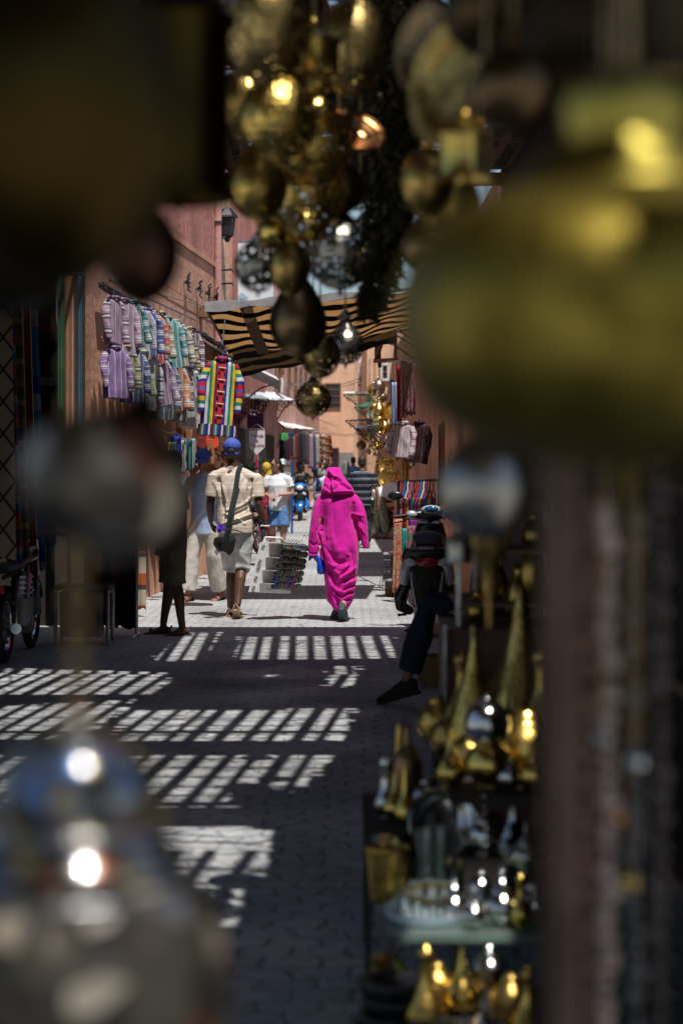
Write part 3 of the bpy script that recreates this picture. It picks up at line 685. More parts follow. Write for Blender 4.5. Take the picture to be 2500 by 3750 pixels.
def robe():
    mb = MB(); rows = [(585, 640, 850, .07), (615, 600, 900, .10), (648, 578, 918, .115), (690, 558, 935, .125), (740, 545, 938, .14), (800, 553, 930, .15), (900, 563, 928, .16), (1000, 560, 948, .17), (1100, 552, 978, .185), (1200, 545, 992, .20), (1300, 541, 992, .21), (1400, 556, 986, .21), (1500, 573, 978, .205), (1600, 581, 966, .20), (1700, 586, 951, .19), (1800, 594, 934, .18), (1870, 606, 918, .17), (1930, 655, 890, .155), (1985, 688, 858, .14)]
    rings = []
    for cy, a, b, ry in rows:
        rings.append([V(wx((a + b) / 2) + (b - a) / 2 / WS * math.copysign(abs(math.cos(t)) ** .8, math.cos(t)), .02 + ry * math.copysign(abs(math.sin(t)) ** .9, math.sin(t)), wz(cy)) for t in (2 * math.pi * k / 40 for k in range(40))])
    mb.loft(rings[::-1])
    sl = lambda pts: mb.tube([V(wx(x), y, wz(z)) for x, z, y, _ in pts], [(w / WS, w / WS * 1.15) for *_, w in pts], 16, hint=(1, 0, 0))
    sl([(610, 660, .02, 50), (580, 700, .02, 68), (535, 790, .01, 78), (500, 930, -.01, 72), (480, 1080, -.02, 70), (466, 1220, -.02, 66), (459, 1357, -.02, 60)])
    sl([(885, 660, .02, 50), (915, 700, .02, 68), (965, 790, .01, 78), (998, 900, -.01, 76), (1022, 1020, -.03, 66), (1042, 1140, -.04, 54), (1066, 1275, -.05, 40)])
    FO = [([(640, 740), (622, 1000), (625, 1280)], .007, 16), ([(700, 720), (690, 900), (705, 1150)], -.006, 20), ([(870, 720), (885, 950), (890, 1250)], .008, 18), ([(810, 760), (822, 950), (812, 1200)], -.006, 20), ([(600, 800), (588, 1000), (590, 1200)], -.008, 14), ([(930, 1150), (945, 1350), (930, 1500)], .012, 14), ([(900, 1250), (910, 1400), (880, 1480)], -.012, 12), ([(660, 1500), (760, 1560), (800, 1680)], .012, 14),  # polyline in the picture of her back, height (m), half width (px)
     ([(560, 760), (548, 900), (556, 1080)], -.016, 16), ([(925, 760), (905, 870), (935, 960), (975, 1090), (995, 1180)], -.020, 18), ([(912, 880), (960, 885), (1040, 900)], .012, 16), ([(920, 930), (1000, 960), (1060, 1010)], -.010, 16), ([(940, 990), (1010, 1040), (1070, 1130)], .010, 14),
     ([(548, 1100), (590, 1260), (610, 1420)], .014, 20), ([(535, 1240), (575, 1290), (600, 1400)], -.016, 12), ([(545, 1180), (640, 1330), (700, 1440)], -.012, 16), ([(540, 1300), (560, 1370), (600, 1410)], .016, 14), ([(525, 1255), (550, 1330)], .016, 10),
     ([(640, 1180), (660, 1330), (740, 1440), (850, 1420), (890, 1330)], -.020, 34), ([(690, 1160), (740, 1290), (800, 1290)], .010, 40), ([(855, 1330), (885, 1350), (870, 1450), (800, 1500)], .014, 16), ([(600, 1420), (700, 1470), (740, 1450)], .012, 14),
     ([(600, 1440), (660, 1560), (700, 1700), (720, 1850)], -.026, 34), ([(770, 1600), (850, 1545), (930, 1490)], .024, 18), ([(790, 1650), (860, 1620), (940, 1590)], -.022, 16), ([(750, 1600), (790, 1560), (880, 1510)], -.018, 14),
     ([(800, 1700), (880, 1650), (950, 1640)], 0.0149, 14), ([(800, 1740), (880, 1700), (945, 1690)], -0.0136, 13), ([(780, 1790), (870, 1740), (940, 1720)], 0.0149, 13), ([(790, 1830), (860, 1780), (930, 1765)], -0.0136, 12), ([(770, 1870), (860, 1810), (925, 1800)], 0.0149, 13), ([(760, 1900), (840, 1860), (915, 1830)], -0.0124, 12), ([(740, 1950), (820, 1890), (900, 1870)], 0.0136, 14),
     ([(640, 1640), (720, 1740), (780, 1760), (800, 1720)], .024, 16), ([(700, 1790), (760, 1830), (770, 1870)], .018, 14), ([(620, 1560), (680, 1700), (700, 1800)], .016, 14), ([(590, 1650), (600, 1800), (610, 1860)], -.016, 12), ([(620, 1700), (650, 1850), (690, 1960)], -.020, 16), ([(690, 1840), (720, 1920), (740, 1975)], .018, 14),
     ([(500, 800), (480, 1000), (450, 1180)], .010, 18), ([(560, 950), (520, 1080), (540, 1170)], -.014, 16), ([(420, 1200), (470, 1240), (520, 1210)], -.008, 12), ([(410, 1320), (460, 1335), (520, 1330)], -.010, 6), ([(410, 1345), (460, 1358), (520, 1350)], .006, 6), ([(760, 740), (750, 900), (770, 1050)], .006, 50), ([(850, 760), (880, 900), (900, 1050)], -.008, 24), ([(640, 780), (620, 950), (600, 1080)], -.007, 26)]
    def fold(co, no):
        X = co[:, 0] * WS + 770; Y = 2104 - co[:, 2] * WS; h = np.zeros(len(co))
        back = np.clip((.06 - co[:, 1]) / .10, 0, 1)
        for pl, a, w in FO:
            dm = np.full(len(co), 1e9); tt = np.zeros(len(co)); n = len(pl) - 1
            for i in range(n):
                ax, ay = pl[i]; bx, by = pl[i + 1]; L2 = (bx - ax) ** 2 + (by - ay) ** 2
                t = np.clip(((X - ax) * (bx - ax) + (Y - ay) * (by - ay)) / L2, 0, 1)
                dd = np.hypot(X - ax - t * (bx - ax), Y - ay - t * (by - ay)); u = dd < dm
                tt[u] = ((i + t) / n)[u]; dm = np.minimum(dm, dd)
            h += a * np.exp(-(dm / w) ** 2) * np.clip(np.sin(np.pi * np.clip(tt, .06, .94)) ** .5, 0, 1)
        return h * back * 1.3 + back * (wrinkle(co, .007, 11, 4, (1, 1, .45)) + wrinkle(co, .003, 34, 14, (1, 1, .8))) + (1 - back) * wrinkle(co, .012, 9, 9, (1, 1, .4))
    blob(mb, 'robe', M_mag, r, .0085, 3, fold)
    # hood: the cowl round the head and the loose drape lying on the shoulders
    mb = MB(); rows = [(343, 640, 745, .05, .10), (352, 618, 770, .085, .09), (380, 606, 782, .11, .08), (430, 600, 800, .125, .06), (480, 592, 838, .135, .04), (530, 580, 876, .14, .02), (580, 568, 915, .14, .0), (615, 560, 935, .14, -.005), (640, 580, 938, .135, -.005), (656, 640, 860, .11, -.02)]
    rings = []
    for cy, a, b, ry, yc in rows:
        rings.append([V(wx((a + b) / 2) + (b - a) / 2 / WS * math.cos(t), yc + ry * math.sin(t), wz(cy)) for t in (2 * math.pi * k / 36 for k in range(36))])
    mb.loft(rings[::-1])
    HF = [([(655, 405), (625, 440), (605, 520), (570, 640)], .022, 14), ([(655, 405), (700, 450), (750, 460), (800, 520), (900, 600)], .022, 14), ([(640, 450), (645, 520), (660, 600)], -.030, 20), ([(700, 480), (770, 510), (760, 560), (700, 600)], -.018, 18), ([(660, 520), (690, 600), (700, 630)], .018, 12),
          ([(600, 560), (640, 610), (700, 640)], -.014, 14), ([(780, 540), (860, 590), (920, 610)], -.014, 12), ([(760, 560), (730, 600), (700, 620)], .012, 10), ([(720, 620), (820, 615), (920, 615)], .010, 10), ([(620, 420), (600, 500)], .008, 14)]
    def hf(co, no):
        X = co[:, 0] * WS + 770; Y = 2104 - co[:, 2] * WS; h = np.zeros(len(co)); back = np.clip((.03 - co[:, 1]) / .06, 0, 1)
        for pl, a, w in HF:
            dm = np.full(len(co), 1e9)
            for (ax, ay), (bx, by) in zip(pl, pl[1:]):
                t = np.clip(((X - ax) * (bx - ax) + (Y - ay) * (by - ay)) / ((bx - ax) ** 2 + (by - ay) ** 2), 0, 1)
                dm = np.minimum(dm, np.hypot(X - ax - t * (bx - ax), Y - ay - t * (by - ay)))
            h += a * np.exp(-(dm / w) ** 2)
        return h * back + wrinkle(co, .003, 12, 7)
    blob(mb, 'hood', M_mag, r, .0075, 3, hf)
robe()
M_slip = mat('grey_slippers', (.05, .065, .07), .7)
for s in 'RL': shoe(r, J, s, M_slip, 'slipper')
pb = thing('plastic_bag', 'knotted blue plastic bag hanging from the hand of the woman in magenta', 'bag', P(1000 + 545 / 3.136, 1600 + 1360 / 3.136, WD))
Q = lambda cx, cy, y=0.0: P(1000 + cx / 3.136, 1600 + cy / 3.136, WD - .04 + y)
mb = MB(); mb.tube([Q(500, 1352), Q(525, 1400), Q(545, 1460), Q(556, 1530), Q(556, 1572), Q(556, 1582)], [.012, .028, .046, .055, .042, .015], 16)
mb.tube([Q(505, 1372), Q(470, 1375), Q(430, 1380), Q(412, 1425)], [(.01, .01), (.026, .012), (.028, .008), (.012, .006)], 10, hint=(0, 0, 1))
blob(mb, 'pouch', mat('blue_polythene', (.012, .06, .60), .25, var=.2, spec=.6), pb, .006, 1, lambda co, no: wrinkle(co, .009, 26, 6, (1, 1, .5)), world=True)

# man in the white T-shirt, facing the camera
J = joints(elR=(.245, .0, 1.11), wrR=(.115, .20, 1.06), hdR=(-.5, .7, -.35), pmR=(-.3, -.3, -1), elL=(-.275, .0, 1.11), wrL=(-.06, .23, 1.09), hdL=(.8, .5, -.25), pmL=(.2, -.2, -1), knR=(.09, .05, .5), anR=(.09, -.02, .09), anL=(-.11, .05, .09), knL=(-.11, .08, .5), head=(.02, .04, 1.62))
r = person('man in a white T-shirt and blue denim shorts looking sideways', 1016, 33.4, 1.69, 176)
body(r, J, SK_LIGHT, .011, -62, 0); shirt(r, J, mat('white_cotton', (.80, .80, .82), .85, var=.04), .62, .03, .10, .012, amp=.015)
trousers(r, J, mat('blue_denim', (.085, .19, .40), .85, var=.25, vs=20), .95, .022, .025, .012, 'shorts'); hair(r, J, -62, 0)
H = head_frame(-62, 0); mb = MB()
for s in (-1, 1): mb.ell(J['head'] + H @ V(.032 * s, .088, .02), (.027, .012, .020), 10, 7, H)
mb.tube([J['head'] + H @ V(-.078, .0, .03), J['head'] + H @ V(-.07, .075, .027), J['head'] + H @ V(.07, .075, .027), J['head'] + H @ V(.078, .0, .03)], .004, 6)
mb.build('sunglasses', M_black, r, world=False)
MB().torus(J['wrL'] + V(.0, 0, .0), .033, .010, 'X', 14, 6).build('wristwatch', M_steel, r, world=False)
for s in 'RL': shoe(r, J, s, mat('grey_trainers', (.3, .3, .3), .7))

# man with the blue cap and pale blue shirt, hand at his mouth
J = joints(elR=(.19, .17, 1.20), wrR=(.075, .20, 1.42), hdR=(-.4, -.2, 1), pmR=(-.3, -1, 0), head=(0, .05, 1.61), elL=(-.25, -.02, 1.13), knR=(.14, .08, .5), anR=(.16, .12, .09), knL=(-.10, -.02, .5), anL=(-.10, -.16, .09))
r = person('man in a pale blue shirt and blue cap with a hand at his mouth', 752, 22.6, 1.80, 158)
body(r, J, SK_MID, .009, 15, -14); eyes(r, J, 15, -14); cap(r, J, 15, -14, mat('royal_blue_cap', (.03, .09, .36), .8))
shirt(r, J, mat('pale_blue_shirt', (.36, .46, .66), .85, var=.08), .85, .02, .14, .011, collar=True)
trousers(r, J, mat('stone_trousers', (.50, .48, .42), .9, var=.2), 1.93, .02, .025, .011)
for s in 'RL': sandal(r, J, s, M_sole)
mb = MB(); mb.ell(J['head'] + head_frame(15, -14) @ V(0, .062, -.078), (.045, .035, .03)); mb.build('beard', mat('grey_beard', (.10, .09, .08), .9), r, world=False)

# man in khaki shorts standing in the shade
J = joints(knR=(.10, .01, .5), anR=(.12, .06, .085), toeR=(.1, 1, -.08), anL=(-.10, -.06, .085), knL=(-.09, .0, .5))
r = person('man in khaki shorts and sandals standing in the shade by the dark clothes rack', 634, 18.25, 1.76, 112)
body(r, J, SK_DARK, .011, 0, 0); shirt(r, J, mat('olive_shirt', (.10, .10, .07), .9), .8); trousers(r, J, mat('khaki_shorts', (.13, .11, .075), .9), 1.06, .02, .03, .013, 'shorts')
hair(r, J, 0, 0)
for s in 'RL': sandal(r, J, s, M_sole)

# man in the striped polo shirt walking away
st_navy = stripes('navy_striped_polo', [((.018, .02, .032), 4), ((.30, .33, .40), .6), ((.018, .02, .032), 1.2), ((.45, .48, .55), .7), ((.02, .023, .04), 2.2)], 'Z', .125, .8, .02)
J = joints(head=(0, .02, 1.63), elR=(.275, -.05, 1.12), wrR=(.31, .0, .88), hdR=(.1, .1, -1), elL=(-.26, .03, 1.13), anR=(.1, -.16, .12), knR=(.1, .03, .5), anL=(-.1, .15, .09), knL=(-.1, .12, .5))
r = person('balding man in a dark striped polo shirt walking away', 1325, 36.0, 1.73, 0)
body(r, J, SK_LIGHT, .011); shirt(r, J, st_navy, .8, .03, .10, .012, amp=.014, collar=True); trousers(r, J, mat('black_trousers', (.012, .012, .018), .8), 1.95, .015, .012, .013)
hair(r, J, 0, 0, mat('cropped_hair', (.035, .025, .02), .6))
for s in 'RL': shoe(r, J, s, M_sole)

# man bending over the goods
J = joints(pel=(0, -.02, .94), chest=(0, .28, 1.05), neck=(0, .46, 1.09), head=(0, .60, 1.13), shR=(.18, .40, 1.06), shL=(-.18, .40, 1.06), elR=(.22, .48, .80), wrR=(.2, .60, .60), elL=(-.22, .48, .80), wrL=(-.2, .62, .62), hipR=(.09, -.02, .90), hipL=(-.09, -.02, .90), anR=(.1, .12, .09), knR=(.1, .06, .5), anL=(-.12, -.08, .09), knL=(-.11, -.02, .5))
r = person('man in a white T-shirt and camouflage trousers bending over his goods', 1392, 40.0, 1.74, -80)
body(r, J, SK_MID, .012, 0, -50); shirt(r, J, mat('white_jersey', (.72, .73, .80), .85, var=.05), .7, .03, .06, .013, amp=.016)
m, nt, b = _new('camouflage'); cc = _ramp(nt, _noise(nt, _coords(nt), 12, 2), [(.0, (.17, .17, .11)), (.42, (.09, .095, .06)), (.5, (.33, .30, .21)), (.58, (.14, .13, .09))], 'CONSTANT'); nt.links.new(cc, b.inputs['Base Color']); b.inputs['Roughness'].default_value = .9
trousers(r, J, m, 1.93, .02, .02, .013); cap(r, J, 0, -50, mat('black_cap', (.015, .012, .015), .8))
for s in 'RL': sandal(r, J, s, M_sole)

# people farther down the lane
def robe_woman(label, px, d, h, yaw, mrobe, mscarf):
    r = person(label, px, d, h, yaw); J = joints()
    body(r, J, SK_MID, .016)
    mb = MB(); mb.tube([(0, 0, .06), (0, 0, .5), (0, 0, .95), (0, 0, 1.25), (0, 0, 1.42), (0, 0, 1.48)], [(.23, .2), (.22, .18), (.2, .16), (.21, .15), (.19, .12), (.08, .08)], 18, hint=(1, 0, 0))
    for s in 'RL': mb.tube([J['sh' + s], J['el' + s], J['wr' + s]], [.08, .075, .08], 12)
    blob(mb, 'robe', mrobe, r, .018, 2, lambda co, no: wrinkle(co, .014, 10, 3, (1, 1, .4)))
    mb = MB(); mb.ell((0, .0, 1.645), (.10, .115, .125)); mb.tube([(0, -.03, 1.62), (0, -.03, 1.5), (0, -.02, 1.40)], [(.09, .09), (.12, .10), (.19, .12)], 16, hint=(1, 0, 0))
    blob(mb, 'headscarf', mscarf, r, .014, 2, lambda co, no: wrinkle(co, .006, 18, 3))
robe_woman('woman in a green robe and grey headscarf walking away', 1266, 47, 1.62, -15, mat('green_robe', (.015, .14, .055), .85), mat('grey_headscarf', (.16, .18, .18), .9, var=.3, vs=30))
robe_woman('woman in a yellow shawl and red patterned dress behind the white T-shirt', 976, 38, 1.60, 150, stripes('red_dress', [((.45, .03, .10), 3), ((.7, .3, .35), .5), ((.35, .02, .06), 2)], 'Z', .12, .9, .2), mat('yellow_shawl', (.55, .38, .03), .9))
def simple_person(label, px, d, h, yaw, ms, mt, sk=SK_MID, hat=None, sleeve=.8):
    r = person(label, px, d, h, yaw); J = joints(anR=(.1, -.14, .1), anL=(-.1, .14, .09)); body(r, J, sk, .016); shirt(r, J, ms, sleeve, .022, .1, .017); trousers(r, J, mt, 1.93, .02, .02, .018)
    cap(r, J, 0, 0, hat) if hat else hair(r, J, 0, 0)
    for s in 'RL': shoe(r, J, s, M_sole)
simple_person('man in a sky blue T-shirt far down the lane', 1293, 58, 1.74, 10, mat('sky_blue_shirt', (.08, .30, .60), .85), mat('dark_trousers', (.03, .03, .04), .9))
simple_person('man in a white cap standing by the postcard rack', 1035, 44, 1.66, 175, mat('grey_work_shirt', (.25, .27, .25), .9), mat('brown_trousers', (.08, .06, .05), .9), hat=mat('white_cap', (.75, .75, .72), .8))
simple_person('person in a pale cap far off left of the magenta hood', 1191, 62, 1.66, 170, mat('grey_vest', (.35, .38, .36), .9), mat('dark_trousers', (.03, .03, .04), .9), hat=mat('pale_cap', (.45, .5, .58), .8))
simple_person('person in a navy cap far off beside the hanging rugs', 1173, 66, 1.62, 165, mat('grey_blue_shirt', (.16, .2, .27), .9), mat('dark_trousers', (.03, .03, .04), .9), hat=mat('navy_cap', (.03, .05, .14), .8))
# ---------------------------------------------------------------- left side of the lane: wall fittings, awnings, hung clothes
def on_wall(px, py, f='near'):
    """a point on the face of the left hand houses"""
    d = 29400 / (1810 - px) if f == 'near' else 14875 / (1337.5 - px)
    return P(px, py, d)
def cable(label, pts, r=.012, n=1, tw=.02, name='cable', m=None, group=None):
    t = tag(MB().build(name, None), label, 'cable', group); bpy.data.objects.remove(t)
    mb = MB(); pts = [Vector(p) for p in pts]; rg = random.Random(len(label))
    fine = []
    for i in range(len(pts) - 1):
        for k in range(8): fine.append(lerp(pts[i], pts[i + 1], k / 8) + V(0, 0, -.03 * math.sin(math.pi * k / 8)))
    fine.append(pts[-1])
    for j in range(n):
        ph = 6.28 * j / n
        mb.tube([p + V(tw * math.cos(ph + i * .45), 0, tw * math.sin(ph + i * .45)) if n > 1 else p for i, p in enumerate(fine)], r, 6)
    return tag(mb.build(name, m or M_cable), label, 'cable', group)
def wline(d, z, o=.05): return V(lw(d) + o, d, z)
cable('thick twisted bundle of black cables along the pink wall above the jackets', [wline(20, 3.5, .09), wline(22.5, 3.48, .09), wline(25, 3.44, .09), wline(27, 3.44, .09), wline(28.8, 3.40, .10), wline(28.9, 3.30, .12), wline(28.2, 3.28, .14)], .013, 5, .028)
cable('thin sagging cable below the meter box on the pink wall', [wline(24.2, 3.07), wline(25.7, 3.0), wline(26.6, 2.95), wline(27.5, 2.96), wline(28.8, 2.86)], .008, 3, .012)
cable('loose wire looping down from the meter box', [wline(25.7, 3.1), wline(26.2, 3.02), wline(26.3, 3.2), wline(26.1, 2.85), wline(26.9, 2.62), wline(27.2, 2.85)], .006)
cable('faint straight wire high on the pink wall', [wline(22, 3.95, .03), wline(28.6, 3.86, .03)], .004)
t = thing('meter_box', 'small white electricity meter box on the pink wall', 'meter box', wline(25.7, 3.15))
MB().box(wline(25.7, 3.23, .07), (.14, .24, .22)).build('case', M_white, t, False); MB().box(wline(25.7, 3.36, .075), (.18, .28, .03)).build('lid', M_white, t, False)
MB().tube([wline(25.6, 3.12, .04), wline(25.6, 2.98, .04)], .015).build('conduit', M_cable, t)
t = tag(recentre(MB().box(wline(27.3, 3.77, .07), (.16, .22, .14)).build('beam_end', M_wood, None, False), wline(27.3, 3.77)), 'sawn timber beam end sticking out of the pink wall', 'beam')
for i, (px, py, w) in enumerate(((674, 1033, 'nearest the dark lanterns'), (718, 1057, 'second from the drainpipe row start'), (751, 1073, 'second from the drainpipe'), (780, 1086, 'next to the drainpipe'))):
    p = on_wall(px, py); mb = MB()
    for k in range(5):
        a = k * 1.26 + i; mb.tube([p + V(.02, 0, 0), p + V(.07, .05 * math.cos(a), .05 * math.sin(a)), p + V(.05, .12 * math.cos(a), .10 * math.sin(a)), p + V(.09, .13 * math.cos(a), .14 * math.sin(a))], .012, 5)
    mb.tube([p - V(.02, 0, 0), p + V(.08, 0, 0)], .02)
    tag(recentre(mb.build('wall_anchor', M_iron), p), 'clawed black iron anchor in the red upper wall, ' + w, 'wall anchor', 'iron anchors in a row on the upper wall')
mb = MB(); mb.tube([V(lw(28.65) + .06, 28.65, 6.4), V(lw(28.65) + .06, 28.65, 1.2)], .055, 10)
t = thing('drainpipe', 'pale pink drainpipe running down the corner of the pink house', 'pipe', V(lw(28.65), 28.65, 1.2)); mb.build('pipe', plaster('pipe_paint', (.55, .30, .26), .2), t)
for z in (2.2, 3.8, 5.2): MB().tube([V(lw(28.65) + .06, 28.65, z), V(lw(28.65) + .06, 28.65, z + .04)], .068, 10).build('bracket', M_iron, t)
t = thing('wall_lamp', 'black iron lantern lamp on a bracket at the corner of the pink house', 'lamp', P(825, 830, 29.2))
MB().lathe([(.0, .22), (.06, .2), (.16, .08), (.17, .05), (.13, .04)], P(832, 810, 29.2), 6).build('cap', M_black, t, False)
MB().lathe([(.13, .04), (.10, -.22), (.05, -.26), (.03, -.32)], P(832, 810, 29.2), 6).build('glass', M_pane, t, False)
MB().tube([P(790, 850, 28.95), P(810, 878, 29.0), P(832, 860, 29.2), P(832, 838, 29.2)], .016).build('arm', M_iron, t)
for z, y in ((990, 'upper'), (1040, 'lower')):
    tag(recentre(MB().tube([P(812, z, 28.9), P(850, z - 3, 28.6), P(856, z + 6, 28.6)], .014).build('clothes_peg_bar', M_iron), P(812, z, 28.9)), f'{y} short iron bar sticking out beside the drainpipe', 'bar')
t = thing('signboard', 'white signboard projecting from the red wall behind the silver lantern', 'sign', P(930, 1115, 31.5))
MB().box(P(930, 1000, 31.5), (.64, .05, 1.03)).build('board', mat('sign_white', (.72, .78, .80), .4, var=.03), t, False)
MB().box(P(930, 1000, 31.5) + V(0, .0, .53), (.68, .07, .03)).build('frame', M_steel, t, False)
mb = MB(); c_ = P(887, 1092, 31.46); mb.loft([[c_ + V(-.10, 0, 0), c_ + V(0, 0, -.10), c_ + V(.10, 0, 0), c_ + V(0, 0, .10)], [c_ + V(-.10, -.004, 0), c_ + V(0, -.004, -.10), c_ + V(.10, -.004, 0), c_ + V(0, -.004, .10)]])
mb.build('diamond_mark', mat('sign_blue_grey', (.35, .5, .58), .5), t, False)
text('Tél', .10, P(896, 1094, 31.44) - P(930, 1115, 31.5), (R(90), 0, 0), mat('sign_letter', (.45, .55, .60), .5), t)

# awnings
def quad_sheet(A, B, Cc, D, sag=.05, th=.012, wav=0.0, nu=20, nv=10):
    A, B, Cc, D = map(Vector, (A, B, Cc, D))
    return MB().sheet(lambda u, v: lerp(lerp(A, B, u), lerp(D, Cc, u), v) + V(0, 0, -sag * math.sin(math.pi * u) * (.3 + .7 * math.sin(math.pi * v)) + wav * math.sin(u * 23 + v * 3) * math.sin(v * 7 + u * 4)), nu, nv, th)
def brk(parent, a, b, name='bracket', r=.015): return MB().tube([a, b], r, 6).build(name, M_iron, parent)
CAN = translucent('tan_and_black_canvas', [((.76, .56, .33), 1.0), ((.008, .007, .008), .9)], 'Y', .36, .62, .05)
a, b, c, d = P(750, 1122, 21.6), P(1540, 1064, 21.6), P(1540, 1190, 24.2), P(872, 1350, 24.2)
t = thing('awning', 'big tan and black striped canvas awning stretched across the lane', 'awning', P(1100, 1180, 22))
quad_sheet(a, b, c, d, .10, .008, .03, 40, 20).build('canvas', CAN, t)
h_ = mat('grey_canvas_hem', (.40, .39, .37), .7, var=.3); tp = translucent('brown_canvas_tape', [((.16, .11, .07), 1)], 'Y', 1, .3)
quad_sheet(a + V(0, -.03, .05), b + V(0, -.03, .05), b + V(0, -.01, .0), a + V(0, -.02, -.06), .05, .01, .02, 30, 2).build('hem', h_, t)
for u0, u1 in ((.16, .24), (.30, .40)):
    mb = MB().sheet(lambda u, v: lerp(lerp(a, b, u0 + .06 * u), lerp(d, c, u1 + .06 * u - .1), v) + V(0, 0, -.022 - .10 * math.sin(math.pi * (u0 + .06 * u)) * (.3 + .7 * math.sin(math.pi * v))), 2, 14, .006); mb.build('seam_tape', tp, t)
quad_sheet(lerp(a, d, .66) + V(.05, 0, -.03), lerp(b, c, .9) + V(-.3, 0, -.05), c + V(-.3, 0, -.22), d + V(-.02, 0, -.10), .05, .008, .02).build('flap', translucent('black_tan_canvas', [((.012, .010, .010), 1.6), ((.45, .28, .12), 1)], 'Y', .30, .3, .1), t)
for q in (a, d): brk(t, q, V(lw(min(q.y, 28)) , q.y, q.z + .25), 'rope', .006)
for q in (b, c): brk(t, q, V(rw(q.y), q.y, q.z + .15), 'rope', .006)
brk(t, d + V(0, 0, 0), a, 'rail', .018)

def side_awning(label, px0, y0, d0, px1, y1, d1, rise, m, f, fringe=None, scroll=None, side=-1, front=.0):
    """sheet running from a street wall out to a front edge given in the photo"""
    A, B = P(px0, y0, d0), P(px1, y1, d1); Wa, Wb = V(f(d0), d0, A.z + rise), V(f(d1), d1, B.z + rise)
    t = thing('awning', label, 'awning', Wa)
    quad_sheet(A, B, Wb, Wa, .03, .02, .01, 14, 6).build('roof', m, t)
    if fringe:
        mb = MB(); n = 26
        for k in range(n):
            p, q = lerp(A, B, k / n), lerp(A, B, (k + .86) / n); h = .14
            mb.loft([[p, q, lerp(p, q, .85) - V(0, 0, h * .7), lerp(p, q, .5) - V(0, 0, h), lerp(p, q, .15) - V(0, 0, h * .7)], [v + V(.012, -.01, 0) for v in (p, q, lerp(p, q, .85) - V(0, 0, h * .7), lerp(p, q, .5) - V(0, 0, h), lerp(p, q, .15) - V(0, 0, h * .7))]])
        mb.build('fringe', fringe, t, False)
    for e, w in ((A, Wa), (B, Wb)):
        s = MB(); s.tube([e, w], .016, 6); s.tube([e - V(0, 0, .01), lerp(e, w, .5) - V(0, 0, .25), w - V(0, 0, .65)], .014, 6)
        if scroll:
            for k in range(3):
                cc = lerp(e, w, .25 + .28 * k) - V(0, 0, .10 + .10 * k); rr = .10 + .03 * k
                s.tube([cc + V(rr * (1 - i / 22) * math.cos(i * .55) * math.copysign(1, w.x - e.x), 0, rr * (1 - i / 22) * math.sin(i * .55)) for i in range(20)], .011, 5)
        s.build('bracket', M_iron if not isinstance(scroll, bpy.types.Material) else scroll, t)
    return t
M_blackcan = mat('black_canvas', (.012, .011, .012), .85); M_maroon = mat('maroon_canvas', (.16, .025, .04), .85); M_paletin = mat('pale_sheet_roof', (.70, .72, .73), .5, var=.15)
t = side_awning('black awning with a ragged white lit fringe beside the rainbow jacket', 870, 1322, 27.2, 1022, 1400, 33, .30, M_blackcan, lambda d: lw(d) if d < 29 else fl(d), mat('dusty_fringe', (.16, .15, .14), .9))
quad_sheet(P(868, 1318, 27.2), P(1022, 1395, 33), P(1010, 1380, 33.1), P(858, 1305, 27.3), .0, .015).build('lit_top_edge', M_paletin, t)  # pale strip, sunlight on the black awning's edge put into its colour
quad_sheet(P(850, 1335, 27.6), P(935, 1352, 29.5), P(935, 1375, 29.5), P(850, 1350, 27.6), .0, .03).build('carved_board', mat('orange_wood', (.34, .15, .05), .7, bump=.3), t)
side_awning('maroon cloth awning with bulbs above the white pennant', 862, 1560, 30.5, 935, 1490, 36, .42, M_maroon, fl, None, True)
side_awning('thin grey awning on black scrolled iron brackets above the dark shop front', 942, 1462, 36, 1074, 1466, 46, .18, M_paletin, fl, None, True)
side_awning('rust edged tin awning over the maroon cloth one', 860, 1452, 31, 985, 1462, 37, .10, M_tin, fl, None, True)
side_awning('white sheet roof over the far rack of hanging clothes', 1042, 1566, 46, 1150, 1572, 58, .15, M_white, fl)
side_awning('narrow dark sheet roof over the far hanging rugs', 1140, 1580, 56, 1206, 1588, 66, .15, M_tin, fl)
for i, (px, py, d) in enumerate(((921, 1508, 31.5), (934, 1510, 31.7))):
    p = P(px, py, d); t = thing('light_bulb', 'bare hanging bulb by the maroon awning, ' + ('beside the wall' if i == 0 else 'above the pennant'), 'bulb', p, 0, 'bulbs under the maroon awning')
    MB().lathe([(.005, -.06), (.03, -.05), (.042, -.02), (.03, .02), (.016, .04)], p, 12).build('globe', glassy('bulb_glass', (.95, .95, .9)), t); MB().lathe([(.018, .04), (.018, .08), (.006, .2)], p, 8).build('socket', M_black, t)
# street lamp arm, AC box, signs
cable('curved grey lamp arm reaching over the lane from the rose house', [P(1048, 1460, 50), P(1052, 1418, 50), P(1072, 1403, 50), P(1118, 1403, 50)], .03, name='lamp_arm', m=M_steel)
cable('white drain hose hanging by the shuttered window', [P(1031, 1383, 47.5), P(1034, 1400, 47.5), P(1031, 1430, 47.5), P(1033, 1438, 47.5)], .03, name='hose', m=M_white)
for i, (a_, b_) in enumerate((((1000, 1428, 40), (1240, 1560, 88)), ((1010, 1440, 40), (1125, 1448, 60)), ((1180, 1413, 88), (1370, 1360, 60)), ((1190, 1418, 88), (1372, 1372, 58)), ((1205, 1580, 89.8), (1330, 1578, 80)), ((1200, 1585, 89.8), (1330, 1585, 80)), ((1185, 1410, 60), (1240, 1450, 60)))):
    A, B = P(*a_), P(*b_)
    cable(('slack black wire crossing the lane, ' + ('lowest by the peach house', 'level with the lamp arm', 'upper one to the cooling units', 'lower one to the cooling units', 'first of the pair above the wall shadow', 'second of the pair above the wall shadow', 'short loop before the window')[i]), [A, lerp(A, B, .3) - V(0, 0, .12), lerp(A, B, .7) - V(0, 0, .12), B], .010, group='wires over the lane')
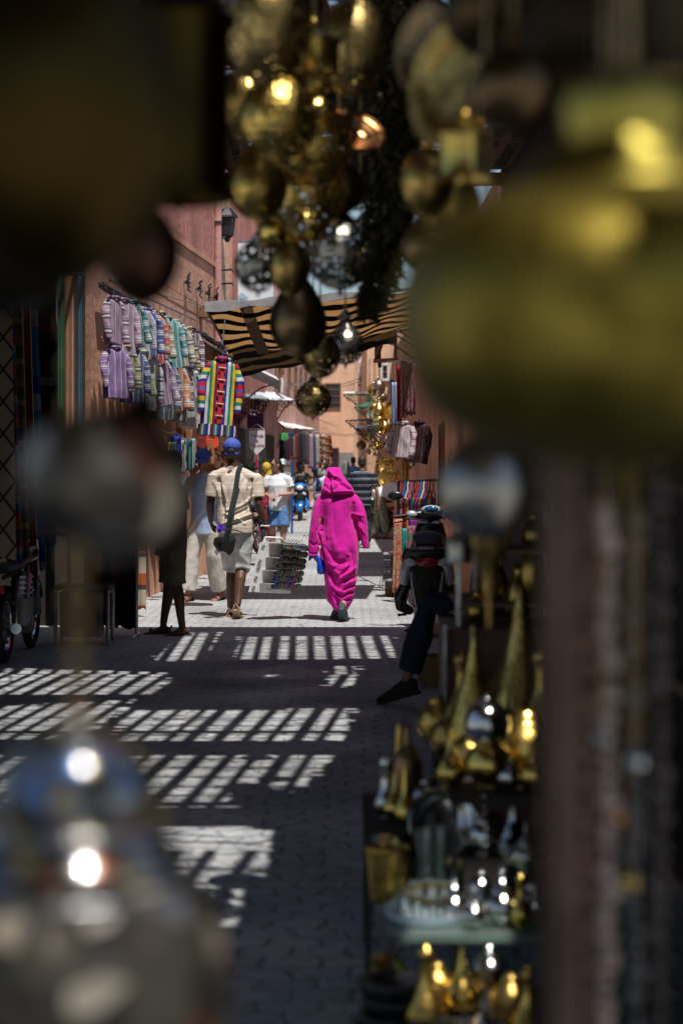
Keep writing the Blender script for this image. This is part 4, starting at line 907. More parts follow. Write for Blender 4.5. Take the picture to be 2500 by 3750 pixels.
t = thing('shop_sign', 'dark purple shop sign with magenta writing', 'sign', P(935, 1570, 32))
MB().box(P(935, 1541, 32), (.27, .03, .25)).build('board', mat('dark_purple_board', (.055, .012, .06), .6), t, False)
M_mtext = mat('magenta_lettering', (.50, .03, .25), .5)
for k, (s_, z) in enumerate((('la femme', .07), ('coton bio', -.01), ('marrakech', -.08))): pass
for k in range(3):
    mb = MB(); y0 = P(935, 1526 + 15 * k, 31.97); mb.tube([y0 + V(-.10 + .02 * i, -.004, .012 * math.sin(i * 2.3 + k)) for i in range(11 - 2 * (k == 1))], .004, 4); mb.build('lettering', M_mtext, t)
brk(t, P(905, 1512, 32), P(905, 1512, 32) + V(-.3, 0, 0)); 
t = thing('pennant', 'white cloth pennant with a pink tassel reading Wanda la Mouche', 'banner', P(941, 1575, 31))
pc = P(941, 1575, 31); w_, h1, h2 = .128, .28, .40
o = MB().loft([[pc + V(-w_, y, 0), pc + V(-w_, y, -h1), pc + V(0, y, -h2), pc + V(w_, y, -h1), pc + V(w_, y, 0)] for y in (-.004, .004)]).build('cloth', mat('white_linen', (.66, .62, .66), .9, var=.08), t, False)
MB().tube([pc + V(-w_ - .02, 0, .005), pc + V(w_ + .02, 0, .005)], .008).build('rod', M_wood, t)
MB().tube([pc + V(-w_, 0, .005), pc + V(0, 0, .10), pc + V(w_, 0, .005)], .003).build('cord', M_white, t)
text('Wanda\nla\nMouche', .074, (0, -.008, -.17), (R(90), 0, 0), mat('wine_lettering', (.28, .02, .09), .7), t, line=1.05)
mb = MB()
for k in range(16):
    a_ = k * .4; mb.tube([pc + V(0, 0, -h2), pc + V(.012 * math.cos(a_), .012 * math.sin(a_), -h2 - .08), pc + V(.026 * math.cos(a_), .02 * math.sin(a_), -h2 - .20)], .004, 4)
mb.build('tassel', mat('pink_tassel', (.45, .02, .16), .9), t)

# ---------------------------------------------------------------- jackets
def W(*c): return c
def jacket_proto(seed, L):
    rg = random.Random(seed); out = {}
    mb = MB(); mb.tube([(0, 0, -.0), (0, 0, -.06), (0, 0, -.2), (0, 0, -L * .7), (0, 0, -L)], [(.05, .045), (.19, .075), (.21, .085), (.215, .085), (.225, .09)], 20, hint=(1, 0, 0))
    out['front'] = mb, lambda co, no: wrinkle(co, .030, 13, seed, (1, 1, .4))
    for s in (-1, 1):
        mb = MB(); mb.tube([(.14 * s, 0, -.05), (.21 * s, -.02, -.20), (.225 * s, -.045, -.38), (.205 * s, -.08, -.58)], [(.055, .06), (.062, .07), (.058, .07), (.05, .055)], 12)
        out['sleeve%d' % s] = mb, lambda co, no: wrinkle(co, .026, 14, seed + 1, (1, 1, .6))
    mb = MB(); mb.tube([(0, .05, .04), (0, .07, -.05), (0, .06, -.16), (0, .07, -.24)], [(.07, .05), (.11, .06), (.10, .05), (.04, .03)], 14, hint=(1, 0, 0)); mb.torus((0, 0, -.0), .075, .03, 'Z', 16, 8)
    out['hood'] = mb, lambda co, no: wrinkle(co, .010, 16, seed + 2)
    return {k: blob(m_, 'jacket_' + k, None, None, .016, 2, f).data for k, (m_, f) in out.items()}
def clear_protos(before):
    for o in list(C.objects):
        if o.name not in before: bpy.data.objects.remove(o)
_b4 = {o.name for o in C.objects}; PROTO = [jacket_proto(1, .62), jacket_proto(2, .72)]; clear_protos(_b4)
rg_j = random.Random(8)
def set_mat(o, m):
    if not o.data.materials: o.data.materials.append(None)
    o.material_slots[0].link = 'OBJECT'; o.material_slots[0].material = m
def jacket(label, p, rz, sc, body_m, slv_m, proto=0, group=None, hanger=True):
    t = thing('hooded_jacket', label, 'jacket', p, rz, group); t.scale = (sc,) * 3
    t.rotation_euler = (rg_j.uniform(-.10, .10), rg_j.uniform(-.14, .14), rz)
    for k, nm in (('front', 'front'), ('sleeve-1', 'sleeve'), ('sleeve1', 'sleeve'), ('hood', 'hood')):
        o = bpy.data.objects.new(nm, PROTO[proto][k]); C.objects.link(o); o.parent = t; set_mat(o, slv_m if nm == 'sleeve' else body_m)
    if hanger: MB().tube([(-.16, 0, -.05), (0, 0, .03), (0, 0, .09), (.025, 0, .12), (.0, 0, .15)], .006, 5).build('hanger', M_steel, t, world=False)
    return t
def jm(key, base, alt, alt2=None, per=.10):
    base = tuple(.80 * x + .07 for x in base); wh = (.58, .58, .58)
    return (stripes(key + '_cloth', [(base, 3), (alt, .7), (base, .8), (wh, .6), (base, .6), (dim(base, .4), .4), (base, 2)], 'X', per, .95, .02), stripes(key + '_sleeve_cloth', [(base, 3), (alt, .8), (dim(base, .4), .4), (wh, 1.1), (dim(base, .4), .3), (alt, .6), (base, 2), (wh, .35)], 'Z', per * 1.9, .95, .03))
WH = (.62, .62, .64); NV = (.02, .03, .14)
TOP = [('mauve', (.33, .20, .28), (.10, .06, .10)), ('plum', (.36, .22, .30), (.62, .5, .55)), ('teal', (.02, .17, .17), WH), ('lilac', (.42, .38, .52), WH), ('cobalt', (.02, .05, .26), WH), ('scarlet', (.50, .02, .04), (.6, .5, .4)), ('olive', (.25, .21, .08), WH), ('turquoise', (.03, .24, .24), WH), ('sand', (.42, .38, .28), (.12, .12, .12)), ('navy', (.03, .06, .25), (.5, .45, .3)), ('mustard', (.33, .27, .06), (.03, .03, .03)), ('wine', (.13, .03, .07), WH)]
LOW = [('violet', (.20, .09, .28), (.42, .3, .5)), ('straw', (.36, .34, .16), (.05, .06, .10)), ('ink blue', (.02, .04, .22), WH), ('lime', (.36, .42, .14), WH), ('white and blue', (.58, .58, .62), NV), ('lavender', (.33, .18, .34), WH), ('petrol', (.03, .10, .14), WH), ('orange', (.52, .19, .08), (.62, .5, .4)), ('charcoal', (.08, .08, .08), WH), ('ash', (.46, .46, .44), (.2, .2, .22)), ('cream', (.66, .64, .58), (.36, .37, .40))]
rg = random.Random(21)
def neigh(lst, i): return ('between the %s and %s ones' % (lst[i - 1][0], lst[i + 1][0])) if 0 < i < len(lst) - 1 else ('at the near end' if i == 0 else 'at the far end')
JROT = R(58)
for i, (nm, c1, c2) in enumerate(TOP):
    d = 19.75 + 4.95 * i / 11; mm = jm(nm.replace(' ', '_'), c1, c2)
    t = jacket(f'{nm} striped jacket in the upper row, {neigh(TOP, i)}', V(lw(d) + .27, d, 3.36 + rg.uniform(-.03, .03)), JROT + rg.uniform(-.28, .28), .78 + .14 * i / 11 + rg.uniform(-.04, .06), *mm, i % 2, 'upper row of jackets on the pink wall')
for i, (nm, c1, c2) in enumerate(LOW):
    d = 19.65 + 5.1 * i / 10; mm = jm(nm.replace(' ', '_'), c1, c2)
    jacket(f'{nm} striped jacket in the lower row, {neigh(LOW, i)}', V(lw(d) + .30, d, 2.84 + rg.uniform(-.03, .03)), JROT + rg.uniform(-.28, .28), .74 + .34 * i / 10, *mm, (i + 1) % 2, 'lower row of jackets on the pink wall')
for z, nm in ((3.50, 'upper'), (2.99, 'lower')): tag(recentre(MB().tube([V(lw(19.5) + .28, 19.5, z), V(lw(25.2) + .28, 25.2, z)], .014).build('rail', M_steel), V(lw(19.5), 19.5, z)), f'thin steel rail carrying the {nm} row of jackets', 'rail')
# rainbow jacket
RB = [((.50, .02, .05), 1), ((.02, .04, .25), .6), ((.60, .58, .62), .7), ((.02, .22, .12), .7), ((.65, .45, .03), .7), ((.10, .02, .10), .5), ((.45, .02, .04), .6), ((.04, .12, .40), .5)]
m1 = stripes('rainbow_cloth', RB, 'X', .235, .95, .01); m2 = stripes('rainbow_sleeve_cloth', RB, 'Z', .30, .95, .03)
t = jacket('long rainbow striped jacket with wooden toggles hanging alone by the awning', P(815, 1316, 21.25), R(8), 1.0, m1, m2, 1, None)
t.scale = (.95, .95, 1.07)
for k in range(5):
    z = -.10 - .125 * k
    MB().tube([(-.045, -.105, z), (.045, -.11, z - .006)], .011, 6).build('toggle', mat('wood_toggle', (.45, .27, .13), .6), t, world=False)
MB().box((0, -.093, -.37), (.05, .016, .62)).build('placket', mat('red_placket', (.40, .03, .04), .95), t, False, world=False)
MB().tube([(-.01, 0, .15), (0, .05, .42)], .006, 5).build('cord', M_steel, t, world=False)
mb = MB(); mb.tube([(0, 0, -.69), (0, 0, -.80)], [(.232, .10), (.235, .105)], 20, hint=(1, 0, 0)); mb.build('border', stripes('rainbow_border', [((.02, .03, .14), 2), ((.6, .6, .62), 1), ((.10, .02, .06), 2), ((.02, .2, .15), 1), ((.5, .4, .05), .7), ((.03, .1, .35), 1)], 'X', .15, .95, .01), t, world=False)

# ---------------------------------------------------------------- bags and cloths on the wall under the jackets
def hung_cloth(name, label, cat, px0, px1, y0, y1, d, m, group=None, yaw=0.0, waves=3, amp=.03, fringe=False, taper=1.0, seed=0, slant=0):
    w = (px1 - px0) / FPX * d; top = P((px0 + px1) / 2, y0, d); h = (y1 - y0) / FPX * d
    rg = random.Random(seed + int(px0) * 7 + int(y0)); ph = rg.uniform(0, 6)
    t = thing(name, label, cat, top, yaw, group)
    def fn(u, v):
        ww = w * (1 + (taper - 1) * v)
        return V((u - .5) * ww + slant * v * w, amp * math.sin(u * waves * 6.28 + ph + .6 * v) * (.5 + .6 * v) + .3 * amp * math.sin(u * waves * 13 + 2 * ph), -h * v - .012 * math.sin(u * 9 + ph) * v)
    MB().sheet(fn, max(12, waves * 7), 12, .005).build('cloth', m, t, world=False, auto=0)
    if fringe:
        mb = MB(); n = 12
        for k in range(n): p = fn((k + .5) / n, 1.0); mb.tube([p, p + V(.01, 0, -.06), p + V(rg.uniform(-.02, .02), .01, -.12)], .004, 4)
        mb.build('fringe', m, t, world=False)
    return t
def strap_bag(label, px, py, w, h, d, m, group=None, strap=90, rz=0.2):
    c = P(px, py, d); s = d / FPX; t = thing('leather_bag', label, 'bag', c, rz, group); W_, H_ = w * s, h * s
    mb = MB(); mb.tube([(0, 0, H_ * .5), (0, 0, H_ * .3), (0, 0, -H_ * .3), (0, 0, -H_ * .5)], [(W_ * .40, .03), (W_ * .48, .055), (W_ * .5, .07), (W_ * .42, .05)], 16, hint=(1, 0, 0))
    blob(mb, 'pouch', m, t, .012, 2, lambda co, no: wrinkle(co, .006, 14, int(px)))
    MB().sheet(lambda u, v: (W_ * (u - .5) * .95, -.062 - .02 * math.sin(3.14 * u) - .012 * v, H_ * (.46 - .5 * v * (1 - .35 * (2 * u - 1) ** 2))), 10, 6, .008).build('flap', m, t, world=False)
    MB().box((0, -.10, H_ * .0), (.03, .012, .03)).build('buckle', metal('brass_fitting', (.6, .42, .15), .3, 0), t, False, world=False)
    MB().tube([(-W_ * .4, 0, H_ * .35), (-W_ * .12, .02, H_ * .5 + strap * s), (W_ * .08, .02, H_ * .5 + strap * s), (W_ * .4, 0, H_ * .35)], [(.018, .004)] * 4, 6, hint=(1, 0, 0)).build('strap', m, t, world=False)
TANL = mat('tan_leather', (.26, .11, .045), .5, var=.3); REDL = mat('orange_red_leather', (.55, .06, .02), .45, var=.2); BRNL = mat('brown_leather', (.10, .04, .022), .5, var=.3); OXL = mat('oxblood_leather', (.14, .02, .02), .5, var=.3)
G = 'leather bags hung on the pink wall'
strap_bag('orange red leather satchel hanging behind the blue cap', 776, 1640, 46, 66, 25.2, REDL, G, 80)
strap_bag('oxblood leather bag hanging beside the turquoise cloth', 738, 1640, 40, 78, 25.6, OXL, G, 105)
strap_bag('brown leather bag hanging under the rainbow jacket', 812, 1652, 36, 74, 26.2, BRNL, G, 90)
strap_bag('long tan leather bag hanging low next to the blue cap of the standing man', 772, 1700, 34, 56, 25.0, TANL, G, 50)
strap_bag('tan leather bag half hidden behind the head of the seller', 838, 1668, 40, 62, 27.0, TANL, G, 90)
strap_bag('dark tan leather bag hanging closest to the light shirt collar', 800, 1715, 34, 46, 24.6, BRNL, G, 40)
for i, (px, y0, y1) in enumerate(((652, 1528, 1600), (668, 1560, 1604), (686, 1532, 1606), (712, 1540, 1612), (733, 1560, 1608), (748, 1528, 1600))):
    d = 29400 / (1810 - px) - .3; p, q = P(px - 3, y1, d), P(px + 10, y1, d); tp_ = P(px + 1, y0, d)
    tag(recentre(MB().tube([p, tp_, tp_ + V(.01, 0, 0), q], [(.022, .004)] * 4, 6, hint=(1, .2, 0)).build('bag_strap', (TANL, BRNL, TANL, BRNL, OXL, OXL)[i]), tp_), ('pale tan', 'short dark brown', 'wide tan', 'dark brown', 'short oxblood', 'tall oxblood')[i] + ' leather strap looped on a nail of the pink wall', 'strap', 'leather straps on the pink wall')
hung_cloth('shawl', 'deep blue shawl hanging at the end of the rail by the wall', 'shawl', 623, 664, 1597, 1740, 22.6, mat('deep_blue_cloth', (.03, .05, .34), .9), 'shawls on the low rail')
hung_cloth('shawl', 'cream narrow shawl between two blue ones', 'shawl', 663, 679, 1612, 1735, 22.8, mat('cream_cloth', (.50, .40, .36), .9), 'shawls on the low rail')
hung_cloth('shawl', 'turquoise blue shawl hanging beside the leather bags', 'shawl', 677, 716, 1606, 1725, 23.0, mat('turquoise_cloth', (.01, .17, .42), .9), 'shawls on the low rail')
hung_cloth('shawl', 'grey green shawl with a mustard edge under the wire hanger', 'shawl', 610, 646, 1618, 1740, 22.2, stripes('mustard_edge_cloth', [((.12, .16, .16), 3), ((.5, .33, .03), 1)], 'X', .12), 'shawls on the low rail')
cable('thin steel rail holding the blue shawls', [P(590, 1570, 21.8), P(640, 1582, 22.4), P(722, 1612, 23.2)], .008, name='rail', m=M_steel)

# ---------------------------------------------------------------- far left clothes stalls
G = 'garments on the far racks'
far = [(1030, 1610, 1690, 46, (.02, .015, .02), 'black', 'beside the pennant'), (1046, 1612, 1688, 46.5, (.03, .02, .03), 'sooty black', 'over the postcard rack'), (1056, 1600, 1690, 47, (.12, .01, .03), 'dark red', 'over the postcard rack'), (1064, 1580, 1670, 47.5, (.02, .05, .12), 'navy', 'under the white roof'), (1073, 1600, 1680, 48, (.22, .15, .05), 'ochre', 'above the rider'), (1084, 1590, 1680, 49, (.16, .03, .05), 'ruby', 'above the rider'), (1098, 1582, 1700, 50, (.025, .025, .035), 'anthracite', 'right above the helmet'), (1112, 1580, 1690, 51, (.07, .06, .07), 'slate', 'right of the helmet'), (1126, 1585, 1700, 52, (.10, .09, .10), 'grey', 'mid rack'), (1138, 1590, 1715, 53, (.42, .28, .28), 'pale pink', 'mid rack'), (1148, 1590, 1730, 54, (.03, .08, .22), 'blue', 'before the rugs'), (1160, 1592, 1700, 55, (.42, .40, .32), 'cream', 'before the rugs')]
for i, (px, y0, y1, d, c_, nm, wh) in enumerate(far):
    hung_cloth('garment', f'{nm} garment hanging on the far rack {wh}', 'garment', px - 7, px + 8, y0, y1, d, mat('far_' + nm.replace(' ', '_'), c_, .9), G, .3, 2, .04, taper=1.25)
RUGC = [[((.35, .10, .04), 1), ((.55, .5, .42), .5), ((.06, .09, .16), .8), ((.4, .16, .05), .6)], [((.5, .48, .42), 1), ((.38, .12, .05), .7), ((.05, .05, .06), .3)], [((.45, .13, .05), 1), ((.1, .05, .04), .6), ((.5, .4, .3), .4)], [((.12, .03, .02), 1), ((.40, .15, .05), .5)]]
for i, (px, y0, y1, d) in enumerate(((1168, 1590, 1690, 56), (1180, 1592, 1682, 58), (1192, 1592, 1700, 60), (1203, 1594, 1672, 62))):
    hung_cloth('rug', ('orange and navy', 'cream and rust', 'rust and brown', 'dark brown and orange')[i] + ' patterned rug hanging aslant at the far end of the racks', 'rug', px - 8, px + 9, y0, y1, d, stripes('rug_%s' % 'abcd'[i], RUGC[i], 'Z', .22, .95, .10), 'rugs at the far end of the racks', .3, 2, .05, True, 1.1, slant=.35)
hung_cloth('shawl', 'bright green cloth hanging over the far shop door', 'shawl', 1020, 1055, 1586, 1612, 44, mat('bright_green_cloth', (.12, .40, .12), .9), None)
t = thing('postcard_rack', 'blue framed postcard rack standing behind the white T-shirt', 'rack', P(1050, 1950, 43))
MB().bar(P(1069, 1685, 43), P(1069, 1960, 43), .05).build('frame', mat('blue_paint', (.01, .06, .30), .5), t, False)
for k in range(4):
    q = P(1053, 1702 + 26 * k, 43); pr = MB().box(q, (.17, .06, .012)).build('shelf', M_steel, t, False)
    for j in range(3): MB().box(q + V(-.06 + .06 * j, -.02, .06), (.045, .006, .10), 0.1).build('postcard', mat('card_%d' % ((k + j) % 4), [(.5, .45, .4), (.12, .2, .3), (.4, .2, .1), (.15, .25, .12)][(k + j) % 4], .5, var=.5, vs=60), pr, False)
t = thing('potted_plant', 'feathery green plant under the white pennant', 'plant', P(903, 1790, 31.5))
mb = MB(); rg = random.Random(9); base = P(903, 1770, 31.5)
for k in range(26):
    a_ = rg.uniform(0, 6.28); L = rg.uniform(.25, .5); up_ = rg.uniform(.3, .6); q0 = base; q1 = base + V(L * .45 * math.cos(a_), L * .4 * math.sin(a_), up_ * .8); q2 = base + V(L * math.cos(a_), L * .8 * math.sin(a_), up_ * .75)
    for j in range(12):
        s_ = j / 12; c_ = lerp(lerp(q0, q1, s_), lerp(q1, q2, s_), s_)
        for e in (-1, 1): mb.add([c_, c_ + V(.05 * e * math.sin(a_) + .02, .03 * e, -.03), c_ + V(.02 * e, .0, .02)], [(0, 1, 2)])
mb.build('fronds', mat('plant_green', (.05, .13, .03), .7, var=.4), t, False); MB().lathe([(.10, 0), (.14, .25), (.13, .25)], P(903, 1790, 31.5) - V(0, 0, .2)).build('pot', mat('terracotta', (.35, .14, .07), .9), t)
# ---------------------------------------------------------------- vehicles
M_tyre = mat('tyre_rubber', (.018, .018, .02), .8); M_gloss = mat('black_gloss_plastic', (.012, .012, .013), .28, spec=.6); M_matte = mat('black_matt_plastic', (.016, .016, .017), .6)
M_silver = mat('silver_plastic', (.50, .51, .54), .35, metal=.3, var=.05); M_chrome = metal('chrome', (.75, .76, .78), .12, 0)
M_bluep = mat('blue_enamel', (.01, .16, .48), .2, spec=.7, var=.05); M_redl = mat('red_lens', (.42, .01, .012), .15, spec=.7); M_clear = mat('clear_lens', (.70, .70, .68), .12, spec=.7)
def wheel(t, y, r, w, spokes=True, disc=False):
    o = MB().torus((0, y, r), r - w / 2, w / 2, 'X', 30, 10).build('wheel', M_tyre, t, world=False)
    MB().torus((0, y, r), r - w, w * .28, 'X', 30, 8).build('rim', M_chrome, o, world=False)
    mb = MB(); mb.tube([(-w * .6, y, r), (w * .6, y, r)], .035, 12)
    for k in range(18 if spokes else 6):
        a = k * 2 * math.pi / (18 if spokes else 6); mb.bar((w * .25 * (-1) ** k, y, r), (0, y + (r - w) * math.cos(a), r + (r - w) * math.sin(a)), .005 if spokes else .03)
    mb.build('spokes', M_steel, o, world=False); return o
def mirror(t, a, b, sz, nm='mirror'):
    o = MB().tube([a, lerp(Vector(a), Vector(b), .5) + V(0, -.02, .02), b], .008, 6).build(nm, M_black, t, world=False)
    mb = MB(); mb.ell(Vector(b) + V(0, 0, sz * .3), (sz, .022, sz * .62), 18, 8); mb.build('glass', M_gloss, o, world=False); return o
# dark scooter parked on the right, seen from behind
t = thing('motor_scooter', 'dark scooter with a red tail lamp parked with its back to us on the right', 'scooter', P(1562, HZ + CAMZ / 17.9 * FPX, 17.9), R(-4))
def S(cx, cy, y=0.0): return V((cx - 505) / 762, y, (1440 - cy) / 762)
wheel(t, .28, .25, .11, False); wheel(t, 1.5, .25, .10, False)
mb = MB(); mb.tube([S(505, 800, -.02), S(505, 860, .02), S(505, 960, .15), S(505, 1040, .35), S(505, 1060, .75)], [(.215, .05), (.245, .07), (.25, .12), (.23, .15), (.16, .12)], 20, hint=(1, 0, 0))
blob(mb, 'tail_fairing', M_gloss, t, .014, 2)
for s in (-1, 1):
    mb = MB(); mb.tube([V(.165 * s, .0, .72), V(.20 * s, .03, .66), V(.215 * s, .12, .56), V(.20 * s, .25, .48)], [(.05, .04), (.05, .06), (.05, .09), (.03, .07)], 12, hint=(1, 0, 0)); blob(mb, 'side_panel', M_silver, t, .012, 2)
    mb = MB(); mb.ell((.15 * s, -.055, .715), (.055, .03, .035), 14, 8, Matrix.Rotation(-.3 * s, 3, 'Y')); mb.build('indicator', M_clear, t, world=False)
    mb = MB(); mb.tube([V(.15 * s, .02, .62), V(.12 * s, .0, .40), V(.09 * s, .05, .24)], [.014, .012, .008], 8); mb.build('trim', M_silver, t, world=False)
    mb = MB(); mb.tube([V(.20 * s, .12, .50), V(.255 * s, .18, .38), V(.25 * s, .25, .28), V(.16 * s, .35, .22)], [.05, .07, .06, .04], 12); blob(mb, 'lower_cowl', M_gloss, t, .014, 2)
    MB().tube([V(.20 * s, .3, .2), V(.285 * s, .3, .19)], .013, 8).build('foot_peg', M_black, t, world=False)
mb = MB(); mb.ell((.005, -.07, .715), (.105, .035, .048), 18, 8); mb.build('tail_lamp', M_redl, t, world=False)
mb = MB(); mb.tube([S(350, 835, .06), S(400, 808, -.04), S(505, 795, -.07), S(610, 808, -.04), S(660, 835, .06)], [(.024, .03)] * 5, 10, hint=(0, 0, 1)); mb.build('grab_rail', M_gloss, t, world=False)
text('YAMAHA', .034, (-.005, -.108, .845), (R(90), 0, 0), M_silver, t)
mb = MB(); mb.tube([S(505, 930, .0), S(505, 1060, -.02), S(505, 1180, .02), S(505, 1250, .06)], [(.13, .02), (.115, .02), (.10, .018), (.08, .012)], 12, hint=(1, 0, 0)); mb.build('mudguard', M_matte, t, world=False)
mb = MB(); mb.tube([(0, -.05, .86), (0, .1, .94), (0, .35, .93), (0, .5, .86), (0, .8, .84), (0, .9, .78)], [(.10, .03), (.14, .05), (.15, .07), (.15, .06), (.13, .06), (.08, .04)], 16, hint=(1, 0, 0)); blob(mb, 'seat', mat('black_vinyl', (.008, .008, .009), .6), t, .014, 2)
mb = MB(); mb.tube([(.0, 1.0, .22), (0, 1.18, .5), (0, 1.22, .8), (0, 1.15, 1.05)], [(.17, .05), (.19, .06), (.20, .06), (.13, .06)], 16, hint=(1, 0, 0)); mb.tube([(0, .7, .25), (0, 1.1, .22)], [(.16, .05), (.16, .05)], 12, hint=(1, 0, 0)); blob(mb, 'leg_shield', M_gloss, t, .016, 2)
mb = MB(); mb.tube([(-.21, .98, 1.12), (-.10, 1.02, 1.13), (0, 1.04, 1.11), (.10, 1.02, 1.13), (.21, .98, 1.12)], [(.025, .03), (.05, .055), (.07, .075), (.05, .055), (.025, .03)], 14, hint=(0, 0, 1)); blob(mb, 'handlebar_cowl', M_gloss, t, .012, 2)
for s in (-1, 1):
    MB().tube([(.20 * s, .97, 1.125), (.35 * s, .92, 1.105)], .018, 10).build('grip', M_matte, t, world=False)
    mb = MB(); mb.ell((.175 * s, .965, 1.13), (.055, .035, .04)); mb.build('switch_pod', M_silver, t, world=False)
    MB().tube([(.18 * s, .99, 1.10), (.26 * s, 1.0, 1.06), (.34 * s, .95, 1.05)], .007, 6).build('brake_lever', M_black, t, world=False)
    mirror(t, (.16 * s, 1.02, 1.17), (.335 * s, 1.0, 1.29), .075)
mb = MB(); mb.ell((.02, .985, 1.175), (.105, .05, .048), 20, 8); o = mb.build('dashboard', M_silver, t, world=False)
mb = MB(); mb.ell((.02, .945, 1.185), (.07, .022, .032), 18, 8); mb.build('screen', mat('blue_screen', (.02, .10, .22), .1, spec=.8), o, world=False)
MB().tube([(-.06, .55, .14), (-.22, .45, .02)], .012).build('stand', M_black, t, world=False)
MB().tube([(.14, -.05, .28), (.14, .5, .26)], [.05, .055], 12).build('exhaust', M_steel, t, world=False)

def motorbike(label, loc, rz, mtank, sc=1.0, name='motorbike'):
    t = thing(name, label, 'motorbike', loc, rz); t.scale = (sc,) * 3
    wheel(t, 0, .30, .09); wheel(t, 1.25, .30, .08)
    mb = MB(); mb.tube([(0, 0, .30), (0, .35, .45), (0, .5, .72), (0, 1.0, .82), (0, 1.06, .78), (0, .7, .32), (0, .35, .3)], .022, 8); mb.tube([(0, .5, .72), (0, .0, .70)], .02, 8); mb.build('frame', M_black, t, world=False)
    mb = MB(); mb.tube([(0, .45, .76), (0, .7, .84), (0, .95, .86), (0, 1.02, .82)], [(.05, .05), (.12, .09), (.13, .10), (.05, .05)], 14, hint=(1, 0, 0)); blob(mb, 'tank', mtank, t, .014, 1)
    mb = MB(); mb.tube([(0, -.2, .77), (0, .1, .78), (0, .5, .77)], [(.09, .03), (.13, .045), (.10, .04)], 12, hint=(1, 0, 0)); mb.build('seat', M_matte, t, world=False)
    mb = MB(); mb.box((0, .6, .38), (.22, .3, .22)); mb.tube([(0, .72, .45), (0, .82, .68)], [.08, .085], 12)
    for k in range(5): mb.lathe([(.10, -.008), (.10, .008)], (0, .74 + .018 * k, .48 + .045 * k), 12)
    mb.build('engine', M_steel, t, False, world=False)
    for s in (-1, 1):
        MB().tube([(.07 * s, 1.25, .30), (.07 * s, 1.08, .95)], [.024, .02], 8).build('fork', M_chrome, t, world=False)
        MB().tube([(0, 1.04, .98), (.16 * s, 1.02, 1.04), (.34 * s, .88, 1.02)], .013, 8).build('handlebar', M_chrome, t, world=False)
        MB().tube([(.27 * s, .93, 1.03), (.38 * s, .85, 1.015)], .019, 8).build('grip', M_matte, t, world=False)
        mirror(t, (.2 * s, .98, 1.04), (.30 * s, .98, 1.22), .05)
        MB().tube([(.09 * s, .0, .32), (.10 * s, .02, .68)], .02, 8).build('shock', M_chrome, t, world=False)
    mb = MB(); mb.lathe([(.03, -.08), (.085, 0), (.09, .05), (.02, .06)], (0, 1.15, .90), 16, Matrix.Rotation(R(-90), 3, 'X')); mb.build('headlamp', M_chrome, t, world=False)
    mb = MB(); mb.tube([(.12, .65, .3), (.15, .4, .24), (.15, -.25, .30)], [.025, .03, .045], 10); mb.build('exhaust', M_chrome, t, world=False)
    for y0, nm in ((0, 'rear'), (1.25, 'front')):
        mb = MB(); mb.tube([V(0, y0 + .33 * math.cos(a), .30 + .33 * math.sin(a)) for a in (.4 + .22 * k for k in range(11))], [(.055, .008)] * 11, 8, hint=(1, 0, 0)); mb.build('mudguard', M_gloss, t, world=False)
    mb = MB(); mb.box((0, -.28, .62), (.11, .05, .07)); mb.build('tail_lamp', M_redl, t, False, world=False)
    return t
motorbike('dark motorbike with spoked wheels parked before the hanging rugs', V(-2.78, 15.75, 0), R(-1), mat('black_tank', (.02, .018, .025), .25))
motorbike('small motorbike ridden away by the black haired man', P(1205, 1967, 40.6), R(14), mat('silver_tank', (.3, .3, .32), .3), .95)
motorbike('white moped parked behind the man who is bending over', P(1408, 1957, 42.4), R(35), mat('white_tank', (.70, .72, .70), .3), .95)
motorbike('dusty motorbike parked behind the elbow of the seller', P(948, 2030, 30.0), R(20), mat('green_tank', (.10, .22, .20), .4), .95)
# riders
def seated(label, px, d, h, yaw, ms, mt, arms, sk=SK_MID, zs=.80):
    J = joints(pel=(0, .0, zs), chest=(0, .05, zs + .31), neck=(0, .09, zs + .50), head=(0, .12, zs + .665), shR=(.19, .07, zs + .455), shL=(-.19, .07, zs + .455), hipR=(.10, .02, zs - .03), hipL=(-.10, .02, zs - .03),
               knR=(.17, .42, zs - .06), knL=(-.17, .42, zs - .06), anR=(.15, .36, zs - .50), anL=(-.15, .36, zs - .50), **arms)
    r = person(label, px, d, h, yaw); body(r, J, sk, .013); shirt(r, J, ms, 1.85, .03, .08, .014); trousers(r, J, mt, 1.93, .02, .015, .014)
    for s in 'RL': shoe(r, J, s, M_sole)
    return r, J
AR = dict(elR=(.27, .28, 1.02), wrR=(.30, .50, 1.04), hdR=(-.2, 1, -.2), elL=(-.27, .28, 1.02), wrL=(-.30, .50, 1.04), hdL=(.2, 1, -.2), pmR=(0, 0, -1), pmL=(0, 0, -1))
r, J = seated('helmeted rider in a khaki jacket on the blue scooter', 1100, 53.4, 1.75, 180, mat('khaki_jacket', (.20, .20, .13), .9), mat('rider_jeans', (.02, .03, .06), .9), AR)
mb = MB(); mb.ell(J['head'] + V(0, -.015, .04), (.125, .145, .125)); o = mb.build('helmet', mat('grey_helmet', (.10, .11, .13), .3), r, world=False)
mb = MB(); mb.ell(J['head'] + V(0, .06, .09), (.10, .09, .035)); mb.build('visor', M_gloss, o, world=False); eyes(r, J, 0, 0)
mb = MB(); mb.tube([J['pel'] + V(0, .02, 0), J['chest'] + V(0, .03, 0), J['chest'] + V(0, .03, .12)], [(.155, .14), (.16, .15), (.13, .12)], 16, hint=(1, 0, 0)); blob(mb, 'vest', M_matte, r, .016, 2)
mb = MB(); mb.tube([J['head'] + V(-.09, .02, .02), J['head'] + V(-.06, .07, -.10), J['head'] + V(.06, .07, -.10), J['head'] + V(.09, .02, .02)], .01, 5); mb.build('chin_strap', M_black, r, world=False)
